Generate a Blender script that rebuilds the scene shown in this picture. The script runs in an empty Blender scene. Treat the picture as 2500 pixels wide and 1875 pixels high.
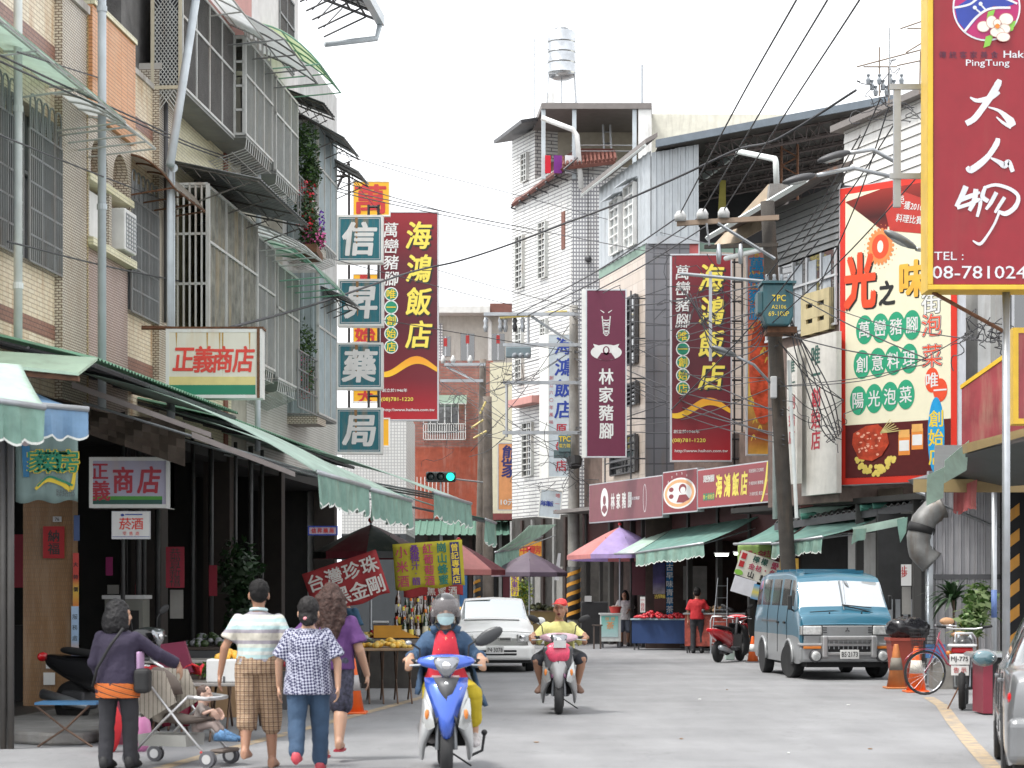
import bpy,math,random
from mathutils import Vector,Matrix,noise
R=math.radians
random.seed(7)
S=bpy.context.scene
C=S.collection
# ------------------------------------------------------------------ camera, sky, sun, exposure
cam=bpy.data.cameras.new('camera');camo=bpy.data.objects.new('camera',cam);C.objects.link(camo)
camo.location=(0,0,1.6);camo.rotation_euler=(R(90),0,0)
cam.sensor_width=36;cam.lens=72;cam.shift_y=0.201;cam.clip_start=.1;cam.clip_end=4000
cam.dof.use_dof=True;cam.dof.focus_distance=44;cam.dof.aperture_fstop=4.5
S.camera=camo
SUN_EL,SUN_AZ=62,-118           # degrees; azimuth measured clockwise from +Y
W=bpy.data.worlds.new('World');S.world=W;W.use_nodes=True
nt=W.node_tree;nt.nodes.clear()
sky=nt.nodes.new('ShaderNodeTexSky');sky.sky_type = 'NISHITA';sky.sun_disc=False
sky.sun_elevation=R(SUN_EL);sky.sun_rotation=R(SUN_AZ);sky.dust_density=4;sky.air_density=1.0;sky.ozone_density=1
hs=nt.nodes.new('ShaderNodeHueSaturation');hs.inputs['Saturation'].default_value=.10;hs.inputs['Value'].default_value=1.0
mixw=nt.nodes.new('ShaderNodeMix');mixw.data_type = 'RGBA';mixw.inputs[0].default_value=.55
mixw.inputs[7].default_value=(9.5,9.7,10.0,1)      # cloud cover: an even pale overcast over the sky
bg=nt.nodes.new('ShaderNodeBackground');bg.inputs[1].default_value=.105
wo=nt.nodes.new('ShaderNodeOutputWorld')
nt.links.new(sky.outputs[0],hs.inputs['Color']);nt.links.new(hs.outputs[0],mixw.inputs[6])
nt.links.new(mixw.outputs[2],bg.inputs[0]);nt.links.new(bg.outputs[0],wo.inputs[0])
sl=bpy.data.lights.new('sun','SUN');sl.energy=1.5;sl.angle=R(10);sl.color=(1,.97,.92)
so=bpy.data.objects.new('sun',sl);C.objects.link(so)
sd=Vector((math.sin(R(SUN_AZ))*math.cos(R(SUN_EL)),math.cos(R(SUN_AZ))*math.cos(R(SUN_EL)),math.sin(R(SUN_EL))))
so.rotation_euler=sd.to_track_quat('Z','Y').to_euler();so.location=(0,0,60)
S.view_settings.view_transform = 'Standard';S.view_settings.look = 'None';S.view_settings.gamma=1
S.view_settings.use_curve_mapping=False;S.view_settings.exposure=1.28
S.render.engine = 'CYCLES'
try:
 S.cycles.use_denoising=True;S.cycles.denoiser = 'OPENIMAGEDENOISE'
 S.cycles.max_bounces=6;S.cycles.diffuse_bounces=3;S.cycles.glossy_bounces=3;S.cycles.transmission_bounces=4
 S.cycles.transparent_max_bounces=6;S.cycles.caustics_reflective=False;S.cycles.caustics_refractive=False
 S.cycles.use_adaptive_sampling=True;S.cycles.adaptive_threshold=.02
except Exception:pass

# ------------------------------------------------------------------ materials
_M={}
def _new(name):
 m=bpy.data.materials.new(name);m.use_nodes=True
 n=m.node_tree;b=n.nodes['Principled BSDF']
 return m,n,b
def _coord(n,sc=(1,1,1)):
 tc=n.nodes.new('ShaderNodeTexCoord');mp=n.nodes.new('ShaderNodeMapping')
 mp.inputs['Scale'].default_value=sc;n.links.new(tc.outputs['Object'],mp.inputs[0]);return mp.outputs[0]
def _noise(n,vec,scale,det=3,rough=.6):
 t=n.nodes.new('ShaderNodeTexNoise');t.inputs['Scale'].default_value=scale
 t.inputs['Detail'].default_value=det;t.inputs['Roughness'].default_value=rough
 n.links.new(vec,t.inputs['Vector']);return t.outputs[0]
def _ramp(n,fac,a,b,ca=(0,0,0,1),cb=(1,1,1,1)):
 r=n.nodes.new('ShaderNodeValToRGB');r.color_ramp.elements[0].position=a;r.color_ramp.elements[1].position=b
 r.color_ramp.elements[0].color=ca;r.color_ramp.elements[1].color=cb;n.links.new(fac,r.inputs[0]);return r.outputs[0]
def _mix(n,fac,a,b,mode='MIX'):
 m=n.nodes.new('ShaderNodeMix');m.data_type = 'RGBA';m.blend_type=mode
 for sock,v in ((m.inputs[0],fac),(m.inputs[6],a),(m.inputs[7],b)):
  if isinstance(v,(int,float)):sock.default_value=v
  elif isinstance(v,tuple):sock.default_value=v if len(v)==4 else (*v,1)
  else:n.links.new(v,sock)
 return m.outputs[2]
def _wear(n,col,var,scale,dirt,dcol):
 if var:
  f=_noise(n,_coord(n),scale,4)
  lo=1-var;hi=1+var*.6
  col=_mix(n,1.0,col,_ramp(n,f,.3,.7,(lo,lo,lo,1),(hi,hi,hi,1)),'MULTIPLY')
 if dirt:
  f=_noise(n,_coord(n,(1,1,.12)),5,5,.65)
  g=_noise(n,_coord(n),.7,3)
  f2=_mix(n,1.0,_ramp(n,f,.48,.72),_ramp(n,g,.35,.6),'MULTIPLY')
  m=n.nodes.new('ShaderNodeMath');m.operation = 'MULTIPLY';m.inputs[1].default_value=dirt;n.links.new(f2,m.inputs[0])
  col=_mix(n,m.outputs[0],col,dcol)
 return col
def M(name,c=None,rough=.6,metal=0,var=.12,scale=4,bump=0,bscale=40,dirt=0,dcol=(.16,.11,.07),spec=.5,sub=0,coat=0):
 if name in _M:return _M[name]
 m,n,b=_new(name)
 col=_wear(n,tuple(c),var,scale,dirt,dcol) if (var or dirt) else None
 if col is None:b.inputs['Base Color'].default_value=(*c,1)
 else:n.links.new(col,b.inputs['Base Color'])
 b.inputs['Roughness'].default_value=rough;b.inputs['Metallic'].default_value=metal
 b.inputs['Specular IOR Level'].default_value=spec
 if coat:b.inputs['Coat Weight'].default_value=coat;b.inputs['Coat Roughness'].default_value=.06
 if sub:
  b.inputs['Subsurface Weight'].default_value=sub;b.inputs['Subsurface Radius'].default_value=(.02,.008,.004);b.inputs['Subsurface Scale'].default_value=.4
 if bump:
  bp=n.nodes.new('ShaderNodeBump');bp.inputs['Strength'].default_value=bump;bp.inputs['Distance'].default_value=.02
  n.links.new(_noise(n,_coord(n),bscale,4),bp.inputs['Height']);n.links.new(bp.outputs[0],b.inputs['Normal'])
 _M[name]=m;return m
def TILE(name,c1,c2,mortar,bw,rh,ms=.1,off=.5,var=.12,dirt=0,dcol=(.2,.13,.07),rough=.4,bump=.5):
 """small tiles: brick texture over (x+y, z), joints sunk by bump"""
 if name in _M:return _M[name]
 m,n,b=_new(name)
 tc=n.nodes.new('ShaderNodeTexCoord');sx=n.nodes.new('ShaderNodeSeparateXYZ');n.links.new(tc.outputs['Object'],sx.inputs[0])
 ad=n.nodes.new('ShaderNodeMath');n.links.new(sx.outputs[0],ad.inputs[0]);n.links.new(sx.outputs[1],ad.inputs[1])
 cb=n.nodes.new('ShaderNodeCombineXYZ');n.links.new(ad.outputs[0],cb.inputs[0]);n.links.new(sx.outputs[2],cb.inputs[1])
 br=n.nodes.new('ShaderNodeTexBrick');n.links.new(cb.outputs[0],br.inputs['Vector'])
 br.offset=off;br.inputs['Color1'].default_value=(*c1,1);br.inputs['Color2'].default_value=(*c2,1);br.inputs['Mortar'].default_value=(*mortar,1)
 br.inputs['Scale'].default_value=1;br.inputs['Mortar Size'].default_value=rh*ms;br.inputs['Brick Width'].default_value=bw;br.inputs['Row Height'].default_value=rh
 br.inputs['Mortar Smooth'].default_value=.1;br.inputs['Bias'].default_value=0
 n.links.new(_wear(n,br.outputs['Color'],var,1.2,dirt,dcol),b.inputs['Base Color'])
 b.inputs['Roughness'].default_value=rough
 bp=n.nodes.new('ShaderNodeBump');bp.inputs['Strength'].default_value=bump;bp.inputs['Distance'].default_value=.006;bp.invert=True
 n.links.new(br.outputs['Fac'],bp.inputs['Height']);n.links.new(bp.outputs[0],b.inputs['Normal'])
 _M[name]=m;return m
def GRAD(name,stops,z0,z1,rough=.35,var=.03):
 """a printed colour gradient along local z"""
 if name in _M:return _M[name]
 m,n,b=_new(name)
 tc=n.nodes.new('ShaderNodeTexCoord');sx=n.nodes.new('ShaderNodeSeparateXYZ');n.links.new(tc.outputs['Object'],sx.inputs[0])
 mr=n.nodes.new('ShaderNodeMapRange');mr.inputs[1].default_value=z0;mr.inputs[2].default_value=z1;n.links.new(sx.outputs[2],mr.inputs[0])
 r=n.nodes.new('ShaderNodeValToRGB');e=r.color_ramp.elements
 while len(e)<len(stops):e.new(.5)
 for k,(p,c) in enumerate(stops):e[k].position=p;e[k].color=(*c,1)
 n.links.new(mr.outputs[0],r.inputs[0]);n.links.new(_wear(n,r.outputs[0],var,3,0,None) if var else r.outputs[0],b.inputs['Base Color'])
 b.inputs['Roughness'].default_value=rough;_M[name]=m;return m
def STRIPE(name,cols,period,axis=2,rough=.8,ang=0,vertical=None):
 """cloth stripes of given colours, along an axis (optionally slanted)"""
 if name in _M:return _M[name]
 m,n,b=_new(name)
 tc=n.nodes.new('ShaderNodeTexCoord');mp=n.nodes.new('ShaderNodeMapping');mp.inputs['Rotation'].default_value=(0,ang,0)
 n.links.new(tc.outputs['Object'],mp.inputs[0])
 sx=n.nodes.new('ShaderNodeSeparateXYZ');n.links.new(mp.outputs[0],sx.inputs[0])
 dv=n.nodes.new('ShaderNodeMath');dv.operation = 'DIVIDE';dv.inputs[1].default_value=period;n.links.new(sx.outputs[axis],dv.inputs[0])
 fr=n.nodes.new('ShaderNodeMath');fr.operation = 'FRACT';n.links.new(dv.outputs[0],fr.inputs[0])
 r=n.nodes.new('ShaderNodeValToRGB');r.color_ramp.interpolation = 'CONSTANT';e=r.color_ramp.elements
 while len(e)<len(cols):e.new(.5)
 for k,c in enumerate(cols):e[k].position=k/len(cols);e[k].color=(*c,1)
 n.links.new(fr.outputs[0],r.inputs[0]);col=r.outputs[0]
 if vertical:
  dv2=n.nodes.new('ShaderNodeMath');dv2.operation = 'DIVIDE';dv2.inputs[1].default_value=vertical[1];n.links.new(sx.outputs[0],dv2.inputs[0])
  f2=n.nodes.new('ShaderNodeMath');f2.operation = 'FRACT';n.links.new(dv2.outputs[0],f2.inputs[0])
  r2=n.nodes.new('ShaderNodeValToRGB');r2.color_ramp.interpolation = 'CONSTANT';e2=r2.color_ramp.elements
  while len(e2)<len(vertical[0]):e2.new(.5)
  for k,c in enumerate(vertical[0]):e2[k].position=k/len(vertical[0]);e2[k].color=(*c,1)
  n.links.new(f2.outputs[0],r2.inputs[0]);col=_mix(n,1.0,col,r2.outputs[0],'MULTIPLY')
 n.links.new(_wear(n,col,.12,9,0,None),b.inputs['Base Color']);b.inputs['Roughness'].default_value=rough
 bp=n.nodes.new('ShaderNodeBump');bp.inputs['Strength'].default_value=.5;bp.inputs['Distance'].default_value=.02
 n.links.new(_noise(n,_coord(n,(1,1,.5)),12,3),bp.inputs['Height']);n.links.new(bp.outputs[0],b.inputs['Normal'])
 _M[name]=m;return m
def EMIT(name,c,s):
 if name in _M:return _M[name]
 m,n,b=_new(name);b.inputs['Base Color'].default_value=(*c,1);b.inputs['Emission Color'].default_value=(*c,1);b.inputs['Emission Strength'].default_value=s
 _M[name]=m;return m
def GLASS(name,c=(.02,.025,.03),rough=.05,alpha=1):
 if name in _M:return _M[name]
 m,n,b=_new(name);b.inputs['Base Color'].default_value=(*c,1);b.inputs['Roughness'].default_value=rough
 b.inputs['Specular IOR Level'].default_value=1.0;b.inputs['Coat Weight'].default_value=1;b.inputs['Coat Roughness'].default_value=.02;b.inputs['Coat IOR'].default_value=1.9
 if alpha<1:b.inputs['Alpha'].default_value=alpha
 _M[name]=m;return m
def SHEET(name,c,trans=.35,rough=.5,var=.15,dirt=.3):
 """thin translucent plastic or cloth"""
 if name in _M:return _M[name]
 m,n,b=_new(name)
 col=_wear(n,tuple(c),var,3,dirt,(.25,.22,.15))
 n.links.new(col,b.inputs['Base Color']);b.inputs['Roughness'].default_value=rough
 tr=n.nodes.new('ShaderNodeBsdfTranslucent');n.links.new(col,tr.inputs[0])
 mx=n.nodes.new('ShaderNodeMixShader');mx.inputs[0].default_value=trans
 n.links.new(b.outputs[0],mx.inputs[1]);n.links.new(tr.outputs[0],mx.inputs[2]);n.links.new(mx.outputs[0],n.nodes['Material Output'].inputs[0])
 _M[name]=m;return m

white=M('white_paint',(.72,.72,.70),.45,dirt=.45);offwhite=M('cream_paint',(.62,.57,.45),.6,dirt=.4)
grey=M('galvanised_steel',(.42,.44,.46),.4,.7,dirt=.3);dgrey=M('dark_grey_metal',(.09,.09,.095),.5,.3)
black=M('black_rubber',(.015,.015,.016),.7,var=.2);rust=M('rusty_iron',(.16,.075,.04),.8,.2,var=.4,scale=12)
pvc=M('grey_pvc_pipe',(.50,.55,.58),.35,dirt=.25,dcol=(.2,.2,.18));pvcw=M('white_pvc_pipe',(.68,.72,.70),.4,dirt=.35)
chrome=M('chrome',(.75,.75,.76),.12,1,var=.03);bark=M('dark_interior',(.012,.012,.013),.8)
concrete=M('old_concrete',(.24,.235,.225),.85,var=.25,bump=.4,dirt=.4);wirem=M('cable_sheath',(.05,.05,.055),.6)
glass=GLASS('window_glass',(.03,.04,.045));alu=M('aluminium_frame',(.5,.51,.52),.35,.6)
paper=M('white_print',(.70,.70,.68),.5,var=.08,dirt=.15);red=M('red_print',(.50,.03,.03),.45,var=.12,dirt=.15);darkred=M('maroon_print',(.13,.018,.035),.45,var=.08)
yel=M('yellow_print',(.75,.55,.04),.45,var=.05);inkb=M('blue_print',(.02,.05,.30),.45,var=.05);inkk=M('black_print',(.02,.02,.02),.5,var=.05)
green=M('green_print',(.01,.22,.12),.45,var=.05);silver=M('silver_print',(.62,.62,.64),.4,var=.05)
orange=M('orange_print',(.8,.22,.03),.45,var=.06);skin=M('skin',(.46,.27,.18),.5,var=.08,sub=.15)
skind=M('tanned_skin',(.36,.19,.12),.5,var=.08,sub=.12);hairb=M('black_hair',(.009,.008,.008),.65,var=.3,scale=30,bump=.6,bscale=60,spec=.2)
FLEX=EMIT

# ------------------------------------------------------------------ mesh building
class MB:
 def __init__(s):s.v=[];s.f=[]
 def add(s,vs,fs):
  o=len(s.v);s.v+=[tuple(v) for v in vs];s.f+=[tuple(i+o for i in f) for f in fs];return s
 def box(s,x0,x1,y0,y1,z0,z1):
  if x1<x0:x0,x1=x1,x0
  return s.add([(x0,y0,z0),(x1,y0,z0),(x1,y1,z0),(x0,y1,z0),(x0,y0,z1),(x1,y0,z1),(x1,y1,z1),(x0,y1,z1)],
                     [(0,3,2,1),(4,5,6,7),(0,1,5,4),(1,2,6,5),(2,3,7,6),(3,0,4,7)])
 def prism(s,poly,y0,y1):          # outline in (x, z), thickness along y
  n=len(poly)
  return s.add([(x,y0,z) for x,z in poly]+[(x,y1,z) for x,z in poly],
                     [tuple(range(n)),tuple(range(2*n-1,n-1,-1))]+[(i,i+n,(i+1) % n+n,(i+1) % n) for i in range(n)])
 def slab(s,pts,d):                 # any planar loop given thickness along vector d
  n=len(pts);d=Vector(d)
  return s.add([Vector(p) for p in pts]+[Vector(p)+d for p in pts],
                     [tuple(range(n)),tuple(range(2*n-1,n-1,-1))]+[(i,i+n,(i+1) % n+n,(i+1) % n) for i in range(n)])
 def quad(s,*p):return s.add(p,[tuple(range(len(p)))])
 def tube(s,path,r,n=8,caps=True,squash=None):
  P=[Vector(p) for p in path];rs=r if isinstance(r,(list,tuple)) else [r]*len(P)
  vs=[];fs=[];up=None
  for i,p in enumerate(P):
   t=(P[min(i+1,len(P)-1)]-P[max(i-1,0)])
   if t.length<1e-9:t=Vector((0,0,1))
   t.normalize()
   if up is None:
    up=Vector((0,0,1)) if abs(t.z)<.9 else Vector((1,0,0))
   a=t.cross(up)
   if a.length<1e-4:a=t.cross(Vector((1,.1,0)))
   a.normalize();b=a.cross(t).normalized();up=b
   for k in range(n):
    an=2*math.pi*k/n
    vs.append(p+a*math.cos(an)*rs[i]+b*math.sin(an)*rs[i]*(squash or 1))
  for i in range(len(P)-1):
   for k in range(n):
    fs.append((i*n+k,i*n+(k+1) % n,(i+1)*n+(k+1) % n,(i+1)*n+k))
  if caps:fs+=[tuple(range(n-1,-1,-1)),tuple(range((len(P)-1)*n,len(P)*n))]
  return s.add(vs,fs)
 def bar(s,a,b,w=.02):return s.tube([a,b],w*.7,4)
 def loft(s,rings,caps=True,close=True):
  n=len(rings[0]);vs=[p for r in rings for p in r];fs=[]
  for i in range(len(rings)-1):
   for k in range(n if close else n-1):
    fs.append((i*n+k,i*n+(k+1) % n,(i+1)*n+(k+1) % n,(i+1)*n+k))
  if caps:fs+=[tuple(range(n-1,-1,-1)),tuple(range((len(rings)-1)*n,len(rings)*n))]
  return s.add(vs,fs)
 def ball(s,c,rx,ry=None,rz=None,n=12,m=8,rot=None):
  ry=ry or rx;rz=rz or rx;c=Vector(c);vs=[];fs=[]
  for i in range(1,m):
   th=math.pi*i/m
   for k in range(n):
    ph=2*math.pi*k/n;v=Vector((rx*math.sin(th)*math.cos(ph),ry*math.sin(th)*math.sin(ph),rz*math.cos(th)))
    if rot:v=rot @ v
    vs.append(c+v)
  top=Vector((0,0,rz));bot=Vector((0,0,-rz))
  if rot:top=rot @ top;bot=rot @ bot
  vs+=[c+top,c+bot];T=(m-1)*n
  for i in range(m-2):
   for k in range(n):fs.append((i*n+k,(i+1)*n+k,(i+1)*n+(k+1) % n,i*n+(k+1) % n))
  for k in range(n):fs+=[(T,k,(k+1) % n),(T+1,(m-2)*n+(k+1) % n,(m-2)*n+k)]
  return s.add(vs,fs)
 def lathe(s,prof,c=(0,0,0),n=20,axis='z'):
  rings=[]
  for r,h in prof:
   ring=[]
   for k in range(n):
    a=2*math.pi*k/n;x,y=r*math.cos(a),r*math.sin(a)
    p={'z':(x,y,h),'x':(h,x,y),'y':(x,h,y)}[axis]
    ring.append((p[0]+c[0],p[1]+c[1],p[2]+c[2]))
   rings.append(ring)
  return s.loft(rings)
 def disc(s,cx,cz,r,y,n=20,rz=None,d=.003):
  rz=rz or r
  return s.prism([(cx+r*math.cos(2*math.pi*k/n),cz+rz*math.sin(2*math.pi*k/n)) for k in range(n)],y-d,y)
 def corr(s,p00,p10,p11,p01,n,amp,nrm,th=.004,wave=False):
  """ribbed sheet: ribs run from edge p00-p10 to edge p01-p11"""
  p00,p10,p11,p01=map(Vector,(p00,p10,p11,p01));nv=Vector(nrm).normalized()
  prof=[(0,0),(.3,0),(.4,1),(.6,1),(.7,0)] if not wave else [(k/6,.5-.5*math.cos(2*math.pi*k/6)) for k in range(6)]
  a=[]
  for i in range(n):
   for u,h in prof:a.append(((i+u)/n,h))
  a.append((1,0));top=[]; 
  for u,h in a:
   top.append(p00.lerp(p10,u)+nv*h*amp);top.append(p01.lerp(p11,u)+nv*h*amp)
  L=len(a);bot=[p-nv*th for p in top]
  fs=[]
  for i in range(L-1):
   fs.append((2*i,2*i+2,2*i+3,2*i+1));o=2*L
   fs.append((o+2*i,o+2*i+1,o+2*i+3,o+2*i+2))
   fs.append((2*i,o+2*i,o+2*i+2,2*i+2));fs.append((2*i+1,2*i+3,o+2*i+3,o+2*i+1))
  return s.add(top+bot,fs)
 def build(s,name,mat,parent=None,sm=0,kind=None,label=None,mods=(),loc=None,rz=None,cat=None,group=None):
  me=bpy.data.meshes.new(name);me.from_pydata(s.v,[],s.f);me.materials.append(mat)
  if sm:me.polygons.foreach_set('use_smooth',[True]*len(me.polygons))
  me.update();o=bpy.data.objects.new(name,me);C.objects.link(o)
  if parent:o.parent=parent
  if kind:o['kind']=kind
  if label:o['label']=label
  if cat:o['category']=cat
  if group:o['group']=group
  if loc is not None:o.location=loc
  if rz is not None:o.rotation_euler=(0,0,rz)
  for md in mods:
   if md[0] == 'bevel':
    m=o.modifiers.new('b','BEVEL');m.width=md[1];m.segments=md[2] if len(md)>2 else 2;m.limit_method = 'ANGLE';m.angle_limit=R(35)
   elif md[0] == 'sub':m=o.modifiers.new('s','SUBSURF');m.levels=md[1];m.render_levels=md[1]
   elif md[0] == 'remesh':
    m=o.modifiers.new('r','REMESH');m.mode = 'VOXEL';m.voxel_size=md[1];m.use_smooth_shade=True
    q=o.modifiers.new('q','SMOOTH');q.factor=.5;q.iterations=md[2] if len(md)>2 else 4
   elif md[0] == 'folds':
    tx=bpy.data.textures.new('folds','CLOUDS');tx.noise_scale=md[2]
    m=o.modifiers.new('d','DISPLACE');m.texture=tx;m.strength=md[1];m.mid_level=.5
  return o
def thing(name,label,cat,loc=(0,0,0),rz=0,group=None):
 o=bpy.data.objects.new(name,None);C.objects.link(o);o.location=loc;o.rotation_euler=(0,0,rz)
 o['label']=label;o['category']=cat;o.empty_display_size=.2
 if group:o['group']=group
 return o
def kids(o):return [c for c in C.objects if c.parent==o]
def dup(root,loc,rz=None,label=None):
 r=root.copy();C.objects.link(r);r.location=loc
 if rz is not None:r.rotation_euler=(0,0,rz)
 if label:r['label']=label
 for ch in kids(root):
  c=ch.copy();C.objects.link(c);c.parent=r
  for g in kids(ch):
   d=g.copy();C.objects.link(d);d.parent=c
 return r
# ------------------------------------------------------------------ places
F=5000.0;HZ=1440.0
def G(px,py):Y=F*1.6/(py-HZ);return ((px-1250)/F*Y,Y)          # a point on the ground
def P(px,py,Y):return Vector(((px-1250)/F*Y,Y,1.6+(HZ-py)/F*Y)) # a point at distance Y
class Frame:                                                          # a vertical plane: local x along it, z up, y into the building
 def __init__(s,X,Y,dx,dy):
  l=math.hypot(dx,dy);s.o=Vector((X,Y));s.d=Vector((dx/l,dy/l));s.n=Vector((-s.d.y,s.d.x));s.rz=math.atan2(dy,dx);s.loc=(X,Y,0)
 def x(s,px,y=0):
  o=s.o+s.n*y;k=(px-1250)/F       # o.x+t*d.x = k*(o.y+t*d.y)
  return (k*o.y-o.x)/(s.d.x-k*s.d.y)
 def Y(s,px,y=0):t=s.x(px,y);return s.o.y+s.n.y*y+t*s.d.y
 def p(s,px,py,y=0):t=s.x(px,y);return (t,1.6+(HZ-py)/F*(s.o.y+s.n.y*y+t*s.d.y))
# ------------------------------------------------------------------ lettering
_G={}
def glyph(ch,shear=0):
 k=(ch,shear)
 if k not in _G:
  cu=bpy.data.curves.new('t','FONT');cu.body=ch;cu.size=1;cu.resolution_u=2;cu.shear=shear
  o=bpy.data.objects.new('t',cu);me=bpy.data.meshes.new_from_object(o)
  vs=[(v.co.x,v.co.y) for v in me.vertices];fs=[tuple(p.vertices) for p in me.polygons]
  bpy.data.objects.remove(o);bpy.data.meshes.remove(me)
  if vs:
   xs=[v[0] for v in vs];ys=[v[1] for v in vs];bb=(min(xs),max(xs),min(ys),max(ys))
  else:bb=(0,.3,0,1)
  _G[k]=(vs,fs,bb)
 return _G[k]
def put(mb,ch,cx,cz,y,h,bold=0,shear=0,wide=1,rot=0,em=True):
 vs,fs,bb=glyph(ch,shear)
 if not vs:return
 bold *= .62;gx,gz=(bb[0]+bb[1])/2,(bb[2]+bb[3])/2
 sc=h/.92 if em else h/max(bb[3]-bb[2],.01)
 offs=[(0,0)] if not bold else [(0,0)]+[(bold*math.cos(a),bold*math.sin(a)) for a in (.785,2.356,3.927,5.498,0,3.1416)]
 ca,sa=math.cos(rot),math.sin(rot)
 for k,(ox,oz) in enumerate(offs):
  out=[]
  for x,z in vs:
   u,w=(x-gx+ox)*sc*wide,(z-gz+oz)*sc
   out.append((cx+u*ca-w*sa,y-k*.0004,cz+u*sa+w*ca))
  mb.add(out,fs)
def vtext(mb,s,cx,ztop,zbot,y,h,**k):
 n=len(s)
 for i,ch in enumerate(s):
  put(mb,ch,cx,ztop-(i+.5)*(ztop-zbot)/n,y,h,**k)
def htext(mb,s,x0,x1,cz,y,h,dz=0,**k):
 n=len(s)
 for i,ch in enumerate(s):put(mb,ch,x0+(i+.5)*(x1-x0)/n,cz+dz*(i+.5)/n,y,h,**k)
def latin(mb,s,cx,cz,y,h,w=None,**k):
 vs,fs,bb=glyph(s,k.get('shear',0));wide=1
 if w:wide=w/((bb[1]-bb[0])*h/(bb[3]-bb[2]))
 put(mb,s,cx,cz,y,h,em=False,wide=wide,**k)
def stroke(mb,pts,ws,y,n=8):
 """a brush stroke: smooth centre line with varying width"""
 Q=[];Wd=[]
 m=len(pts)
 for i in range(m-1):
  p0,p1,p2,p3=pts[max(i-1,0)],pts[i],pts[i+1],pts[min(i+2,m-1)]
  for k in range(n):
   t=k/n
   Q.append(tuple(.5*((2*p1[j])+(-p0[j]+p2[j])*t+(2*p0[j]-5*p1[j]+4*p2[j]-p3[j])*t*t+(-p0[j]+3*p1[j]-3*p2[j]+p3[j])*t**3) for j in (0,1)))
   Wd.append(ws[i]*(1-t)+ws[i+1]*t)
 Q.append(tuple(pts[-1]));Wd.append(ws[-1]);L=[];Rr=[]
 for i,(x,z) in enumerate(Q):
  a=Q[max(i-1,0)];b=Q[min(i+1,len(Q)-1)];dx,dz=b[0]-a[0],b[1]-a[1];l=math.hypot(dx,dz) or 1
  w=Wd[i]/2*(1+.06*noise.noise((x*40,z*40,1)));L.append((x-dz/l*w,y,z+dx/l*w));Rr.append((x+dz/l*w,y,z-dx/l*w))
 for i in range(len(Q)-1):mb.add([L[i],Rr[i],Rr[i+1],L[i+1]],[(0,1,2,3)])
# foliage
def leaves(mb,blobs,n,size,seed=1,long=1.6):
 rd=random.Random(seed)
 for _ in range(n):
  c,r=rd.choice(blobs);d=Vector((rd.gauss(0,1),rd.gauss(0,1),rd.gauss(0,1))).normalized()
  p=Vector(c)+Vector((d.x*r[0],d.y*r[1],d.z*r[2]))*rd.uniform(.45,1.05)
  a=Vector((rd.gauss(0,1),rd.gauss(0,1),rd.gauss(0,.6))).normalized();b=a.cross(d+Vector((.01,.2,.1))).normalized();s=size*rd.uniform(.6,1.3)
  mb.add([p-a*s*long*.5,p+b*s*.35,p+a*s*long*.5,p-b*s*.35],[(0,1,2,3)])
leafg=SHEET('leaf_green',(.06,.13,.025),.3,.45,.4,0);leafd=SHEET('leaf_dark',(.025,.06,.02),.2,.45,.4,0)
leafy=SHEET('leaf_yellow_green',(.28,.30,.03),.3,.45,.3,0)
# ------------------------------------------------------------------ ground, road, markings
asph,na,ba=_new('asphalt')
vv=_coord(na);c1=_ramp(na,_noise(na,vv,.55,5,.6),.3,.7,(.205,.206,.212,1),(.275,.276,.282,1))
c2=_ramp(na,_noise(na,vv,90,2,.7),.3,.72,(.78,.78,.78,1),(1.18,1.18,1.18,1))
c3=_ramp(na,_noise(na,_coord(na,(1,.18,1)),1.6,4,.6),.35,.7,(.88,.88,.88,1),(1.06,1.06,1.06,1))
vo=na.nodes.new('ShaderNodeTexVoronoi');vo.feature = 'DISTANCE_TO_EDGE';vo.inputs['Scale'].default_value=.42
mpv=na.nodes.new('ShaderNodeMapping');na.links.new(vv,mpv.inputs[0]);nz=na.nodes.new('ShaderNodeTexNoise');nz.inputs['Scale'].default_value=2.5
na.links.new(vv,nz.inputs[0]);va=na.nodes.new('ShaderNodeVectorMath');va.operation = 'ADD';na.links.new(vv,va.inputs[0]);na.links.new(nz.outputs['Color'],va.inputs[1]);na.links.new(va.outputs[0],vo.inputs['Vector'])
c4=_ramp(na,vo.outputs['Distance'],.003,.008,(.86,.86,.86,1),(1,1,1,1))
na.links.new(_mix(na,1.,_mix(na,1.,_mix(na,1.,c1,c2,'MULTIPLY'),c3,'MULTIPLY'),c4,'MULTIPLY'),ba.inputs['Base Color'])
ba.inputs['Roughness'].default_value=.85
bp=na.nodes.new('ShaderNodeBump');bp.inputs['Strength'].default_value=.5;bp.inputs['Distance'].default_value=.01
na.links.new(_noise(na,vv,140,2),bp.inputs['Height']);na.links.new(bp.outputs[0],ba.inputs['Normal'])
yline,ny,by=_new('worn_yellow_paint')
f=_ramp(ny,_noise(ny,_coord(ny),5,6,.7),.36,.62)
ny.links.new(_mix(ny,f,(.20,.19,.18),(.46,.34,.20)),by.inputs['Base Color']);by.inputs['Roughness'].default_value=.8
MB().quad((-400,-60,-.012),(400,-60,-.012),(400,900,-.012),(-400,900,-.012)).build('ground',M('ground_concrete',(.2,.195,.185),.9,var=.2),kind='structure')
MB().quad((-30,-20,0),(30,-20,0),(30,150,0),(-30,150,0)).build('road',asph,kind='structure')
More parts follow.
